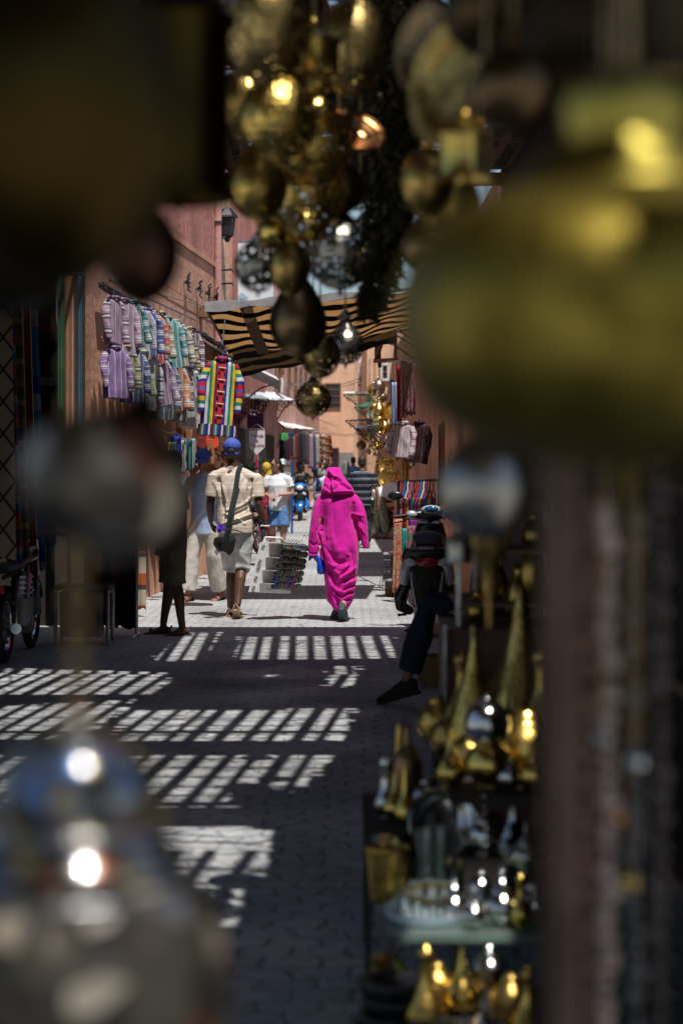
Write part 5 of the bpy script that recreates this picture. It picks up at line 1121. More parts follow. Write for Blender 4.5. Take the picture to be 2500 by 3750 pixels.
r, J = seated('black haired man in a white and blue shirt riding away, mostly behind the magenta hood', 1209, 41, 1.74, 14, stripes('white_blue_shirt', [((.62, .64, .70), 3), ((.03, .06, .30), 1.2)], 'X', .22), M_sole, dict(AR, elL=(-.33, .22, 1.02)))
hair(r, J, 0, 0)
# blue scooter, front view
t = thing('motor_scooter', 'blue scooter with a white headlamp coming up the lane', 'scooter', P(1099, HZ + CAMZ / 52.2 * FPX, 52.2), R(180))
wheel(t, .62, .24, .11, False); wheel(t, -.66, .24, .11, False)
mb = MB(); mb.tube([(0, .40, 1.00), (0, .50, .92), (0, .52, .84)], [(.10, .05), (.185, .10), (.10, .06)], 18, hint=(1, 0, 0)); mb.tube([(-.2, .40, .97), (0, .46, .95), (.2, .40, .97)], [.03, .06, .03], 10); blob(mb, 'handlebar_cowl', M_bluep, t, .014, 2)
mb = MB(); mb.ell((0, .585, .90), (.10, .035, .065)); mb.build('headlamp', mat('headlamp_glass', (.80, .85, .88), .1, spec=.8), t, world=False)
mb = MB(); mb.tube([(0, .44, .84), (0, .50, .70), (0, .47, .55), (0, .35, .35)], [(.16, .07), (.18, .08), (.16, .08), (.14, .05)], 18, hint=(1, 0, 0)); blob(mb, 'front_shield', M_gloss, t, .014, 2)
for s in (-1, 1):
    mb = MB(); mb.ell((.12 * s, .565, .735), (.055, .025, .035), 14, 8, Matrix.Rotation(.5 * s, 3, 'Y')); mb.build('indicator', M_clear, t, world=False)
    MB().tube([(.18 * s, .42, .98), (.34 * s, .34, .97)], .018, 8).build('grip', M_matte, t, world=False); mirror(t, (.17 * s, .42, 1.0), (.33 * s, .42, 1.17), .055)
    mb = MB(); mb.tube([V(.14 * s, .35, .36), V(.19 * s, .0, .33), V(.18 * s, -.4, .42), V(.1 * s, -.75, .62)], [.05, .06, .09, .05], 12); blob(mb, 'side_panel', M_bluep, t, .016, 2)
mb = MB(); mb.tube([V(0, .62 + .28 * math.cos(a), .24 + .28 * math.sin(a)) for a in (.1 + .3 * k for k in range(8))], [(.03, .01), (.07, .02), (.10, .03), (.11, .035), (.10, .03), (.08, .02), (.06, .02), (.03, .01)], 10, hint=(1, 0, 0)); mb.build('fender', M_bluep, t, world=False)
for s in (-1, 1): MB().tube([(.07 * s, .62, .24), (.06 * s, .50, .62)], .022, 8).build('fork', M_steel, t, world=False)
mb = MB(); mb.tube([(0, .0, .72), (0, -.3, .76), (0, -.75, .78)], [(.10, .05), (.14, .06), (.10, .04)], 14, hint=(1, 0, 0)); mb.build('seat', M_matte, t, world=False)
MB().box((0, .1, .30), (.30, .5, .06)).build('floorboard', M_matte, t, False, world=False)

# seated man on the right, only a leg and part of his face showing between the brass
J = joints(pel=(0, .0, .50), chest=(0, .02, .80), neck=(0, .06, .99), head=(0, .10, 1.145), shR=(.185, .03, .95), shL=(-.185, .03, .95), hipR=(.09, .02, .47), hipL=(-.09, .02, .47), knR=(.10, .43, .72), knL=(-.12, .30, .62), anR=(.12, .66, .22), anL=(-.10, .16, .10),
           toeR=(.12, 1, -.30), toeL=(-.1, 1, -.1), elR=(.26, -.02, .70), wrR=(.16, .20, .66), hdR=(-.2, .9, .2), elL=(-.26, -.02, .70), wrL=(-.15, .17, .64), hdL=(.2, .9, .1), pmR=(0, 0, -1), pmL=(0, 0, -1))
J['anR'].z = .15; J['anR'].y = .60
r = person('man in dark jeans sitting among the brass goods with a shoe stretched into the lane', 1806, 12.8, 1.78, 80)
body(r, J, SK_MID, .011, -40, 0); shirt(r, J, mat('rust_brown_shirt', (.10, .035, .02), .9), 1.85); trousers(r, J, mat('dark_blue_jeans', (.012, .018, .04), .85, var=.2), 1.86, .02, .015); hair(r, J, -40, 0); eyes(r, J, -40, 0)
for s in 'RL': shoe(r, J, s, mat('dark_suede_shoe', (.016, .02, .010), .8))
t = thing('stool', 'low wooden stool under the sitting man in jeans', 'stool', P(1806, HZ + CAMZ / 12.8 * FPX, 12.8))
MB().box((t.location.x, 12.8, .37), (.36, .34, .05)).build('seat', M_wood, t, False)
for sx in (-1, 1):
    for sy in (-1, 1): MB().bar((t.location.x + .15 * sx, 12.8 + .14 * sy, .0), (t.location.x + .13 * sx, 12.8 + .12 * sy, .345), .04).build('leg', M_wood, t, False)
t = thing('basket', 'woven basket on the paving behind the stretched leg', 'basket', P(1592, 2510, 14.2))
b0 = V(P(1592, 2510, 14.2).x, 14.2, 0)
MB().lathe([(.0, .005), (.11, .0), (.15, .12), (.16, .22), (.145, .22), (.13, .1)], b0, 20).build('bowl', mat('wicker', (.30, .19, .08), .9, bump=1, bs=80), t); 
# ---------------------------------------------------------------- dark left corner
mlat = None
m, nt, b = _new('tan_lattice_rug'); co = _coords(nt)
sp = _nd(nt, 'ShaderNodeSeparateXYZ'); nt.links.new(co, sp.inputs[0])
def _line(a): return _math(nt, 'LESS_THAN', _math(nt, 'ABSOLUTE', _math(nt, 'SUBTRACT', _math(nt, 'FRACT', a), .5)), .06)
uu = _math(nt, 'DIVIDE', sp.outputs['X'], .20); vv = _math(nt, 'DIVIDE', sp.outputs['Z'], .26)
ln = _math(nt, 'MAXIMUM', _line(_math(nt, 'ADD', uu, vv)), _line(_math(nt, 'SUBTRACT', uu, vv)))
mx = _nd(nt, 'ShaderNodeMixRGB'); mx.inputs[1].default_value = (.30, .22, .16, 1); mx.inputs[2].default_value = (.02, .018, .016, 1); nt.links.new(ln, mx.inputs[0]); nt.links.new(mx.outputs[0], b.inputs['Base Color']); b.inputs['Roughness'].default_value = .95
M_lat = m
def st(key, cols, per=.3, ax='Z'): return stripes(key, cols, ax, per, .95, .01)
G = 'rugs and scarves hung at the dark shop bay'
hung_cloth('rug', 'tan rug with black diamond lattice hanging at the edge behind the motorbike', 'rug', -110, 44, 1000, 2050, 15.5, M_lat, G, .1, 1, .02, slant=.10)
hung_cloth('scarf', 'long scarf with narrow stripes of every colour beside the lattice rug', 'scarf', 20, 48, 1010, 2060, 15.9, st('many_coloured_cloth', [((.35, .10, .02), 1), ((.28, .03, .12), 1), ((.03, .12, .35), .8), ((.30, .22, .30), .8), ((.20, .02, .05), 1), ((.06, .05, .20), 1)], .42), G, .2, 2, .02, slant=1.2)
hung_cloth('scarf', 'muted green and pink striped scarf second from the lattice rug', 'scarf', 48, 78, 1010, 2040, 16.3, st('muted_green_cloth', [((.05, .09, .03), 1), ((.24, .12, .11), .8), ((.12, .08, .03), 1), ((.28, .22, .2), .5)], .35), G, .2, 2, .02, slant=1.0)
hung_cloth('scarf', 'plain crimson scarf reaching down to the motorbike seat', 'scarf', 82, 106, 1010, 2120, 16.7, st('crimson_cloth', [((.32, .015, .03), 3), ((.22, .01, .02), 1)], .8), G, .2, 2, .02, slant=1.3)
hung_cloth('scarf', 'sky blue and white banded scarf next to the crimson one', 'scarf', 110, 136, 1010, 2090, 17.1, st('sky_banded_cloth', [((.03, .18, .42), 2), ((.30, .34, .42), 1), ((.02, .07, .30), 1), ((.03, .20, .40), 1)], .75), G, .2, 2, .02, slant=1.2)
hung_cloth('rug', 'black and dark red striped rug in the depth of the shop bay', 'rug', 140, 206, 1020, 2000, 17.6, st('black_red_cloth', [((.012, .01, .01), 2), ((.12, .012, .01), 1), ((.015, .01, .01), 1), ((.16, .13, .13), .4)], .9), G, .1, 2, .02)
hung_cloth('scarf', 'grey violet scarf at the back of the shop bay', 'scarf', 192, 212, 1010, 1900, 18.0, st('grey_violet_cloth', [((.12, .12, .17), 2), ((.08, .08, .1), 1)], .6), G, .1, 2, .02)
hung_cloth('scarf', 'dark green scarf beside the orange one', 'scarf', 212, 236, 1010, 1900, 18.3, st('bottle_green_cloth', [((.02, .11, .06), 3), ((.04, .14, .09), 1)], .7), G, .1, 2, .015)
hung_cloth('scarf', 'orange and vermilion banded scarf catching the light', 'scarf', 238, 272, 1010, 1900, 18.6, st('orange_cloth', [((.90, .36, .01), 2.0), ((.62, .09, .01), 1.2), ((.85, .28, .01), .9)], .62), G, .1, 2, .015)
hung_cloth('scarf', 'narrow bright blue scarf at the corner of the pink wall', 'scarf', 288, 300, 1010, 1850, 18.9, st('bright_blue_cloth', [((.01, .22, .46), 2), ((.01, .17, .40), 1)], .7), G, .1, 1, .01)
tag(recentre(MB().tube([P(-150, 1004, 15.4), P(310, 1004, 18.9)], .02).build('rail', M_steel), P(0, 1004, 15.4)), 'steel rail over the dark shop bay carrying rugs and scarves', 'rail')
t = thing('stool', 'black topped metal stool standing before the dark clothes rack', 'stool', V(P(310, 2300, 17.4).x, 17.4, 0)); x0 = t.location.x
MB().box((x0, 17.4, .52), (.50, .42, .03)).build('top', M_black, t, False)
for sx in (-1, 1):
    for sy in (-1, 1): MB().tube([(x0 + .235 * sx, 17.4 + .19 * sy, 0), (x0 + .235 * sx, 17.4 + .19 * sy, .50)], .017, 8).build('leg', M_steel, t)
    MB().tube([(x0 + .235 * sx, 17.21, .48), (x0 + .235 * sx, 17.59, .48)], .016, 8).build('rung', M_steel, t)
MB().box((x0 - .02, 17.42, .27), (.36, .3, .40)).build('box', M_black, t, False)
t = thing('clothes_rack', 'low metal clothes rack full of dark clothes behind the stool', 'rack', V(P(420, 2330, 18.1).x, 18.1, 0)); xa, xb = P(315, 1700, 18.4).x, P(500, 1700, 18.0).x
MB().tube([(xa, 18.5, 1.5), (xb, 18.0, 1.5)], .014).build('rail', M_steel, t)
for x_, y_ in ((xa, 18.5), (xb, 18.0)):
    MB().tube([(x_, y_, 0.03), (x_, y_, 1.5)], .014).build('post', M_steel, t); MB().tube([(x_, y_ - .22, .02), (x_, y_ + .22, .02)], .016).build('foot', M_steel, t)
cs = [('charcoal', (.015, .015, .018)), ('black', (.008, .008, .009)), ('ochre brown', (.14, .08, .02)), ('dark blue', (.01, .015, .04)), ('dark rust', (.10, .03, .015)), ('soot', (.011, .01, .012)), ('jet', (.007, .007, .008))]
for i, (nm, c_) in enumerate(cs):
    px = 330 + 25 * i; hung_cloth('coat', f'{nm} long coat on the low rack, ' + (f'between the {cs[i-1][0]} and {cs[i+1][0]} coats' if 0 < i < 6 else ('nearest the pink corner' if i else 'nearest the hanging scarves')), 'coat', px - 20, px + 22, 1790, 2300 - 6 * (i % 3), 18.45 - .06 * i, mat('coat_' + nm.replace(' ', '_'), c_, .9), 'dark coats on the low rack', .5, 2, .05)
hung_cloth('rug', 'worn orange and cream rug hanging at the corner behind the man in shorts', 'rug', 506, 534, 2020, 2230, 20.3, st('worn_orange_cloth', [((.40, .10, .03), 1), ((.45, .38, .30), 1.4), ((.06, .05, .05), .4)], .35), None, .6, 1, .03)
# ---------------------------------------------------------------- right side of the lane: rack, cloths, brass stall, fittings
t = thing('clothes_rack', 'black metal rack of bright scarves on coloured hangers beyond the parked scooter', 'rack', V(P(1462, 2192, 23).x, 23, 0)); A, B = P(1458, 1764, 23.0), P(1606, 1758, 22.6)
MB().tube([A, B], .016).build('rail', M_black, t)
for q in (A, B): MB().tube([V(q.x, q.y, .02), q], .016).build('post', M_black, t); MB().tube([V(q.x, q.y - .25, .02), V(q.x, q.y + .25, .02)], .016).build('foot', M_black, t)
HC = [('red', (.45, .02, .02)), ('blue', (.02, .12, .50)), ('white', (.6, .6, .6)), ('pink', (.50, .05, .2)), ('black', (.02, .02, .02))]
SCF = [('floral grey', [((.35, .25, .28), 1), ((.05, .03, .05), .5)]), ('crimson', [((.40, .01, .03), 1)]), ('amber', [((.48, .28, .01), 1)]), ('violet', [((.20, .03, .25), 1)]), ('green', [((.03, .20, .10), 1)]), ('magenta', [((.35, .02, .20), 1)]), ('olive', [((.20, .17, .05), 1)]), ('plum', [((.14, .02, .10), 1)]), ('turquoise', [((.02, .22, .28), 1)]), ('sand', [((.4, .33, .25), 1)]), ('wine', [((.18, .01, .03), 1)])]
for i, (nm, cc_) in enumerate(SCF):
    u = (i + .6) / 11.5; q = lerp(A, B, u)
    tt = hung_cloth('scarf', f'{nm} scarf on a hanger of the black rack, ' + (f'between {SCF[i-1][0]} and {SCF[i+1][0]}' if 0 < i < 10 else ('first by the post' if i == 0 else 'last by the wall')), 'scarf', 1468 + 11.6 * i - 6, 1468 + 11.6 * i + 8, 1822, 1935 + 10 * (i % 3), q.y - .05, stripes('scarf_' + nm.replace(' ', '_'), cc_ + [(dim(cc_[0][0], .55), .6)], 'Z', .14, .9, .12), 'scarves on the black rack', .9, 2, .03)
    hn, hc = HC[i % 5]; o = MB().tube([(-.055, 0, -.01), (0, 0, .10), (0, 0, .16), (.014, 0, .19)], .008, 5).build('hanger', mat('hanger_' + hn, hc, .4), tt, world=False); MB().tube([(.055, 0, -.01), (0, 0, .10)], .008, 5).build('hanger_arm', mat('hanger_' + hn, hc, .4), o, world=False)
def paisley(key, c1, c2, c3, sc=14):
    m, nt, b = _new(key); co = _coords(nt); v = _nd(nt, 'ShaderNodeTexVoronoi'); v.inputs['Scale'].default_value = sc; nt.links.new(co, v.inputs['Vector'])
    nt.links.new(_ramp(nt, v.outputs['Distance'], [(0, c3), (.18, c2), (.34, c1), (.5, c2), (.62, c1)], 'CONSTANT'), b.inputs['Base Color']); b.inputs['Roughness'].default_value = .9; return m
G = 'long printed cloths hung from the black rack'
hung_cloth('cloth', 'red and sand printed long cloth at the outer end of the rack', 'cloth', 1440, 1474, 1900, 2170, 22.4, paisley('red_sand_print', (.42, .30, .18), (.40, .05, .03), (.5, .42, .3)), G, .35, 2, .04, slant=-.25)
hung_cloth('cloth', 'turquoise long cloth between the printed ones', 'cloth', 1472, 1492, 1935, 2060, 22.5, mat('turquoise_silk', (.02, .30, .30), .8), G, .3, 2, .03)
hung_cloth('cloth', 'green and magenta paisley long cloth beside the scooter seat', 'cloth', 1489, 1524, 1925, 2050, 22.4, paisley('paisley_print', (.04, .16, .07), (.45, .03, .18), (.30, .35, .1)), G, .3, 2, .03)
hung_cloth('cloth', 'purple long cloth above the paisley one', 'cloth', 1502, 1530, 1905, 1960, 22.6, mat('purple_silk', (.20, .02, .28), .8), G, .3, 2, .03)
t = thing('blanket_pile', 'pile of folded grey fringed blankets at the foot of the black rack', 'blankets', P(1440, 2130, 23.5)); rg = random.Random(4)
MB().box(P(1440, 2128, 23.5) + V(.02, 0, -.09), (.24, .4, .16)).build('crate', M_wood, t, False)
for k in range(5):
    z = P(1440, 2118, 23.5).z + .068 * k; x = P(1440, 2118, 23.5).x + rg.uniform(-.02, .02); mb = MB()
    mb.tube([(x - .13, 23.3, z + .03), (x, 23.3, z + .04), (x + .13, 23.3, z + .03)], [(.16, .03)] * 3, 12, hint=(0, 1, 0))
    o = blob(mb, 'blanket', mat('blanket_%d' % (k % 3), ((.16, .15, .17), (.24, .22, .23), (.09, .085, .10))[k % 3], .95), t, .014, 2, lambda co, no: wrinkle(co, .008, 20, k), world=True)
    mb = MB()
    for j in range(14): yy = 23.14; xx = x - .15 + .022 * j; mb.tube([(xx, yy, z + .03), (xx - .01, yy - .015, z - .02), (xx + rg.uniform(-.02, .01), yy - .02, z - .10)], .004, 4)
    mb.build('fringe', mat('dark_fringe', (.05, .045, .05), .95), o)
# clothes above the rack
JT = stripes('white_red_tunic', [((.52, .46, .48), 3), ((.30, .03, .08), .5), ((.5, .45, .46), 1.5), ((.20, .03, .10), .4)], 'X', .11); JT2 = stripes('white_red_tunic_sleeve', [((.52, .46, .48), 3), ((.30, .03, .08), .6), ((.5, .45, .46), 1)], 'Z', .12)
jacket('white tunic with wine stripes hanging above the scarf rack', P(1478, 1548, 23.8), R(-22), .72, JT, JT2, 0, None)
DT = stripes('dark_tunic', [((.05, .02, .025), 3), ((.16, .03, .05), .6), ((.02, .02, .03), 2), ((.22, .16, .16), .3)], 'X', .12)
jacket('dark wine striped tunic hanging behind the white one', P(1536, 1545, 24.6), R(-22), .74, DT, DT, 1, None)
G = 'scarves hung high by the brass stall'
hung_cloth('scarf', 'red scarf hanging high between floral ones', 'scarf', 1452, 1470, 1340, 1545, 24.4, mat('bright_red_cloth', (.40, .01, .03), .9), G, .2, 2, .03)
hung_cloth('scarf', 'pink floral scarf hanging high beside the red one', 'scarf', 1466, 1492, 1320, 1530, 24.2, paisley('pink_floral', (.35, .10, .14), (.5, .35, .35), (.2, .03, .05), 22), G, .2, 2, .03)
hung_cloth('scarf', 'wine floral scarf nearest the big brass lamp', 'scarf', 1490, 1520, 1330, 1520, 24.0, paisley('wine_floral', (.16, .02, .05), (.35, .2, .22), (.05, .01, .02), 20), G, .2, 2, .03)
hung_cloth('scarf', 'sky blue striped scarf hanging beside the brass lamps', 'scarf', 1432, 1454, 1400, 1560, 25.5, stripes('blue_white_scarf', [((.10, .25, .48), 1), ((.5, .55, .6), .6)], 'X', .04), G, .2, 2, .03)
hung_cloth('scarf', 'black and white patterned scarf at the outer corner of the stall', 'scarf', 1428, 1442, 1390, 1470, 26.5, paisley('black_white_print', (.03, .03, .04), (.4, .36, .4), (.02, .02, .02), 30), G, .2, 2, .03)
tag(recentre(MB().tube([P(1420, 1325, 27), P(1560, 1318, 23.5)], .014).build('rail', M_steel), P(1420, 1325, 27)), 'steel rail holding the high scarves by the brass stall', 'rail')

# brass
def engraved(name, col, rough, scale):
    """brass chased with small darkened cells"""
    if name in MATS: return MATS[name]
    m, nt, b = _new(name); co = _coords(nt); v = _nd(nt, 'ShaderNodeTexVoronoi'); v.inputs['Scale'].default_value = scale; nt.links.new(co, v.inputs['Vector'])
    n = _nd(nt, 'ShaderNodeMixRGB'); n.blend_type = 'MULTIPLY'; n.inputs[0].default_value = 1
    nt.links.new(_ramp(nt, v.outputs['Distance'], [(.1, dim(col, .5)), (.3, col), (.7, dim(col, 1.1))]), n.inputs[1]); nt.links.new(_ramp(nt, _noise(nt, co, 16, 3), [(.35, (.45, .42, .38)), (.6, (1, 1, 1))]), n.inputs[2])
    nt.links.new(n.outputs[0], b.inputs['Base Color']); b.inputs['Metallic'].default_value = 1; b.inputs['Roughness'].default_value = rough; _bump(nt, b, v.outputs['Distance'], .35, .003); MATS[name] = m; return m
BR = (.80, .56, .14); BRD = (.58, .39, .12); SV = (.66, .65, .62); CO = (.55, .26, .10)
M_br = metal('polished_brass', BR, .22, .15, 60); M_brh = engraved('hammered_brass', (.74, .50, .13), .32, 70); M_brd = engraved('old_brass', BRD, .36, 55); M_sv = metal('polished_silver', SV, .14, .1, 60); M_svd = metal('tarnished_silver', (.44, .41, .36), .32, .4, 80); M_co = metal('copper', CO, .28, .2, 40); M_bz = metal('dark_bronze', (.30, .20, .10), .38, .4, 60); M_ol = engraved('olive_brass', (.25, .19, .035), .42, 38)
M_prc = pierced('pierced_brass', (.80, .55, .14), .3, 52, .36); M_pso = pierced('pierced_silver', (.42, .40, .34), .3, 40, .40); M_pdk = pierced('pierced_dark_brass', (.52, .37, .14), .35, 55, .35); M_psv = pierced('pierced_tarnished_silver', (.50, .46, .38), .3, 50, .36)
def cap_parts(t, c, r, ztop, zbot, m, top, hang=True):
    """neck, ring, bottom drop and the chain up to the cover or beam"""
    MB().lathe([(.42 * r, ztop - .04 * r), (.30 * r, ztop + .10 * r), (.20 * r, ztop + .18 * r), (.27 * r, ztop + .26 * r), (.12 * r, ztop + .34 * r), (.07 * r, ztop + .46 * r)], c, 18).build('neck', m, t)
    MB().lathe([(.02 * r, zbot - .20 * r), (.08 * r, zbot - .12 * r), (.05 * r, zbot - .06 * r), (.18 * r, zbot + .04 * r)], c, 14).build('finial', m, t)
    MB().torus(Vector(c) + V(0, 0, ztop + .54 * r), .09 * r, .02 * r, 'Y', 14, 6).build('ring', m, t)
    if hang:
        z0 = c[2] + ztop + .60 * r; mb = MB(); z = z0; k = 0; st_ = max(.05, (top - z0) / 90)
        while z < top:
            mb.tube([(c[0], c[1], z), (c[0], c[1], min(z + st_ * .96, top))], .0035 if k % 2 else .005, 5); z += st_; k += 1
        mb.build('chain', M_bz, t)
PROF = {
 'globe': [(.18, -.98), (.42, -.90), (.70, -.70), (.90, -.42), (1, -.08), (.98, .22), (.86, .50), (.66, .74), (.44, .90)],
 'onion': [(.15, -.95), (.48, -.86), (.80, -.62), (.97, -.28), (1, .02), (.90, .34), (.70, .62), (.46, .86), (.30, 1.08), (.24, 1.3)],
 'tear': [(.12, -1.1), (.44, -.98), (.78, -.68), (.97, -.25), (1, .08), (.92, .45), (.76, .82), (.56, 1.15), (.40, 1.4)],
 'pear': [(.30, -1.25), (.38, -1.15), (.55, -.85), (.85, -.45), (1, .02), (.97, .3), (.78, .62), (.48, .85)],
 'bell': [(1.0, -.62), (1.02, -.55), (.96, -.42), (.90, -.05), (.80, .32), (.62, .62), (.42, .84)],
 'drum': [(.96, -1.0), (1.04, -.98), (1.0, -.9), (.92, -.86), (.92, .5), (1.0, .56), (1.04, .64), (.9, .7), (.6, .95), (.42, 1.05)],
 'dome': [(.3, -.85), (.75, -.75), (.95, -.5), (.8, -.38), (.8, .0), (1.0, .06), (1.02, .14), (.95, .45), (.7, .78), (.40, 1.05), (.2, 1.35)],
 'bowl': [(.1, -.55), (.6, -.5), (.95, -.28), (1.05, .0), (.98, .12), (.7, .2), (.62, .45), (.66, .6), (.45, .66)],
}
def smooth_prof(pr, k=4):
    out = []
    for i in range(len(pr) - 1):
        p0, p1, p2, p3 = pr[max(i - 1, 0)], pr[i], pr[i + 1], pr[min(i + 2, len(pr) - 1)]
        for j in range(k):
            t = j / k; out.append(tuple(.5 * (2 * p1[a] + (p2[a] - p0[a]) * t + (2 * p0[a] - 5 * p1[a] + 4 * p2[a] - p3[a]) * t * t + (3 * p1[a] - p0[a] - 3 * p2[a] + p3[a]) * t ** 3) for a in (0, 1)))
    return out + [pr[-1]]
def lantern(label, px, py, d, w, kind, m, mcap=None, top=RZ - .02, hf=1.0, group='lanterns hanging over the lane', n=36, hang=True, band=None):
    c = P(px, py, d); r = w / 2 / FPX * d; t = thing('lantern', label, 'lantern', c, 0, group)
    pr = smooth_prof(PROF[kind]) if kind not in ('drum', 'dome', 'bowl', 'bell') else smooth_prof(PROF[kind], 2)
    MB().lathe([(a * r, z * r * hf) for a, z in pr], c, n, cap=False).build('shade', m, t, auto=60)
    if band is not None:
        z = PROF[kind][band][1] * r * hf; a = PROF[kind][band][0] * r
        MB().lathe([(a * .99, z - .05 * r), (a * 1.05, z - .03 * r), (a * 1.05, z + .03 * r), (a * .99, z + .05 * r)], c, n).build('band', mcap or m, t)
    cap_parts(t, c, r, pr[-1][1] * r * hf, pr[0][1] * r * hf, mcap or M_brd, top, hang); return t
def dish(label, px, py, d, w, m, ax=(0, -1, .15), group=None, name='plate', deep=.12):
    c = P(px, py, d); r = w / 2 / FPX * d; t = thing(name, label, name, c, 0, group); M = Vector(ax).normalized().to_track_quat('Z', 'Y').to_matrix()
    MB().lathe(smooth_prof([(.02 * r, -deep * r), (.45 * r, -deep * .9 * r), (.68 * r, -deep * .5 * r), (.80 * r, 0), (1.0 * r, .03 * r)], 3) + [(1.0 * r, .01 * r), (.80 * r, -.02 * r), (.45 * r, -deep * .98 * r - .004), (.02 * r, -deep * r - .006)], c, 36, M).build('bowl', m, t)
    MB().torus(c, r, .012 * r + .001, 'Z', 36, 6)
    rim = MB(); rim.tube([c + M @ V(r * math.cos(a), r * math.sin(a), .02 * r) for a in (i * 2 * math.pi / 40 for i in range(40))], .014 * r + .001, 6, hint=tuple(M @ V(0, 0, 1)), close=True); rim.build('rim', m, t); return t
# brass stall farther down on the right
G = 'brass lamps of the far stall'
def fl_(label, px, py, w, kind, m=None, d=30, hf=1.0, mc=None): return lantern(label, px, py, d * 1.4, w, kind, m or M_br, mc or M_br, 3.9, hf, G, 24)
fl_('smooth silvered brass egg lamp at the top of the stall column', 1386, 1420, 50, 'globe', metal('pale_brass', (.60, .54, .38), .25, .1), 29.4, 1.25)
fl_('brass globe lamp half behind the topmost egg lamp', 1366, 1428, 44, 'globe', M_brh, 30.2)
fl_('pale grey lamp hanging behind the topmost egg lamp', 1398, 1455, 40, 'globe', M_svd, 30.8)
fl_('tall brass dome lamp with a pointed top in the stall column', 1387, 1515, 52, 'dome', M_br, 29.2, 1.3)
fl_('wide waisted brass lamp below the pointed dome lamp', 1386, 1563, 46, 'drum', M_br, 29.6, .9)
fl_('small pale brass lamp left of the dome lamp', 1370, 1492, 36, 'globe', M_brh, 30.2)
fl_('plump brass lamp left of the waisted lamp', 1355, 1560, 42, 'onion', M_brh, 30.4)
fl_('brass egg lamp right of the waisted lamp', 1407, 1570, 36, 'tear', M_br, 29.3)
fl_('brass pear lamp low on the left of the column', 1352, 1590, 38, 'pear', M_brd, 30.0)
fl_('small brass onion lamp tucked right under the dome lamp', 1402, 1535, 30, 'onion', M_brh, 29.8)
fl_('broad brass bowl lamp at the bottom of the column', 1376, 1632, 54, 'bowl', M_br, 29.0, 1.0)
fl_('pierced silver pendant right of the broad bowl lamp', 1418, 1622, 36, 'pear', M_sv, 29.5, 1.3)
fl_('dark star shaped lamp hanging left of the bowl lamp', 1322, 1630, 36, 'globe', M_bz, 33)
fl_('little silver drop lamp under the dark star lamp', 1349, 1655, 20, 'tear', M_sv, 31)
fl_('tiny silver lantern under the broad bowl lamp', 1372, 1662, 14, 'drum', M_sv, 29)
fl_('old brass drop lamp beside the long brass tube', 1451, 1668, 34, 'tear', M_brd, 31.5)
fl_('brass lamp hanging under the wine striped tunic', 1499, 1700, 30, 'pear', M_brd, 26.5)
fl_('silver vase shaped lamp beside the wall strip', 1510, 1690, 26, 'tear', M_svd, 26.2, 1.3)
fl_('brass lantern between the plates and the tube', 1452, 1735, 24, 'drum', M_brd, 31.8)
fl_('large dull brass lamp behind the tunics', 1425, 1560, 54, 'onion', M_brd, 30.5)
dish('brass plate seen nearly edge on above the tunics', 1428, 1500, 41.0, 70, M_br, (-1, -.75, .1), 'brass plates of the far stall')
dish('engraved brass plate leaning on the stall, the upper round one', 1416, 1703, 40.4, 62, M_brh, (-.25, -1, .2), 'brass plates of the far stall')
dish('largest engraved brass plate leaning above the bending man', 1424, 1750, 40.1, 80, M_brh, (-.2, -1, .25), 'brass plates of the far stall')
t = thing('brass_tube', 'long brass tube lamp hanging right of the plates', 'lamp', P(1484, 1712, 36)); MB().lathe([(.06, -.42), (.066, -.40), (.066, .40), (.06, .43), (.03, .47)], P(1484, 1712, 36), 16).build('shade', M_brd, t); MB().tube([P(1484, 1712, 36) + V(0, 0, .47), V(P(1484, 1712, 36).x, 36, 3.9)], .004).build('chain', M_bz, t)
t = thing('display_stand', 'small black stand holding a brass pear and gourd by the far stall', 'stand', P(1389, 1880, 43)); q = P(1389, 1772, 43)
for sx in (-1, 1):
    for sy in (-1, 1): MB().bar((q.x + .05 * sx, 43 + .05 * sy, 0), (q.x + .05 * sx, 43 + .05 * sy, P(0, 1704, 43).z), .012).build('leg', M_black, t, False)
MB().box((q.x, 43, P(0, 1704, 43).z), (.14, .14, .014)).build('shelf', M_black, t, False); MB().box((q.x, 43, P(0, 1772, 43).z), (.13, .13, .012)).build('shelf', M_black, t, False)
def brass_pot(label, px, ybase, d, w, prof, m, name='vase', group=None, sc=None):
    b0 = P(px, ybase, d); r = w / 2 / FPX * d; t = thing(name, label, name, b0, 0, group); MB().lathe(smooth_prof([(a * r, z * r) for a, z in prof], 3), b0, 28).build('body', m, t); return t
brass_pot('brass pear vase with a long neck on the black stand', 1389, 1703, 43, 28, [(.45, 0), (.8, .25), (1, .9), (.8, 1.6), (.3, 2.3), (.18, 3.1), (.28, 3.2), (.1, 3.3)], M_br)
brass_pot('brass gourd of three balls in the black stand', 1389, 1771, 43, 26, [(.4, 0), (.95, .5), (.95, .9), (.35, 1.3), (.9, 1.8), (.9, 2.2), (.3, 2.6), (.8, 3.1), (.7, 3.5), (.2, 3.9)], M_brh)
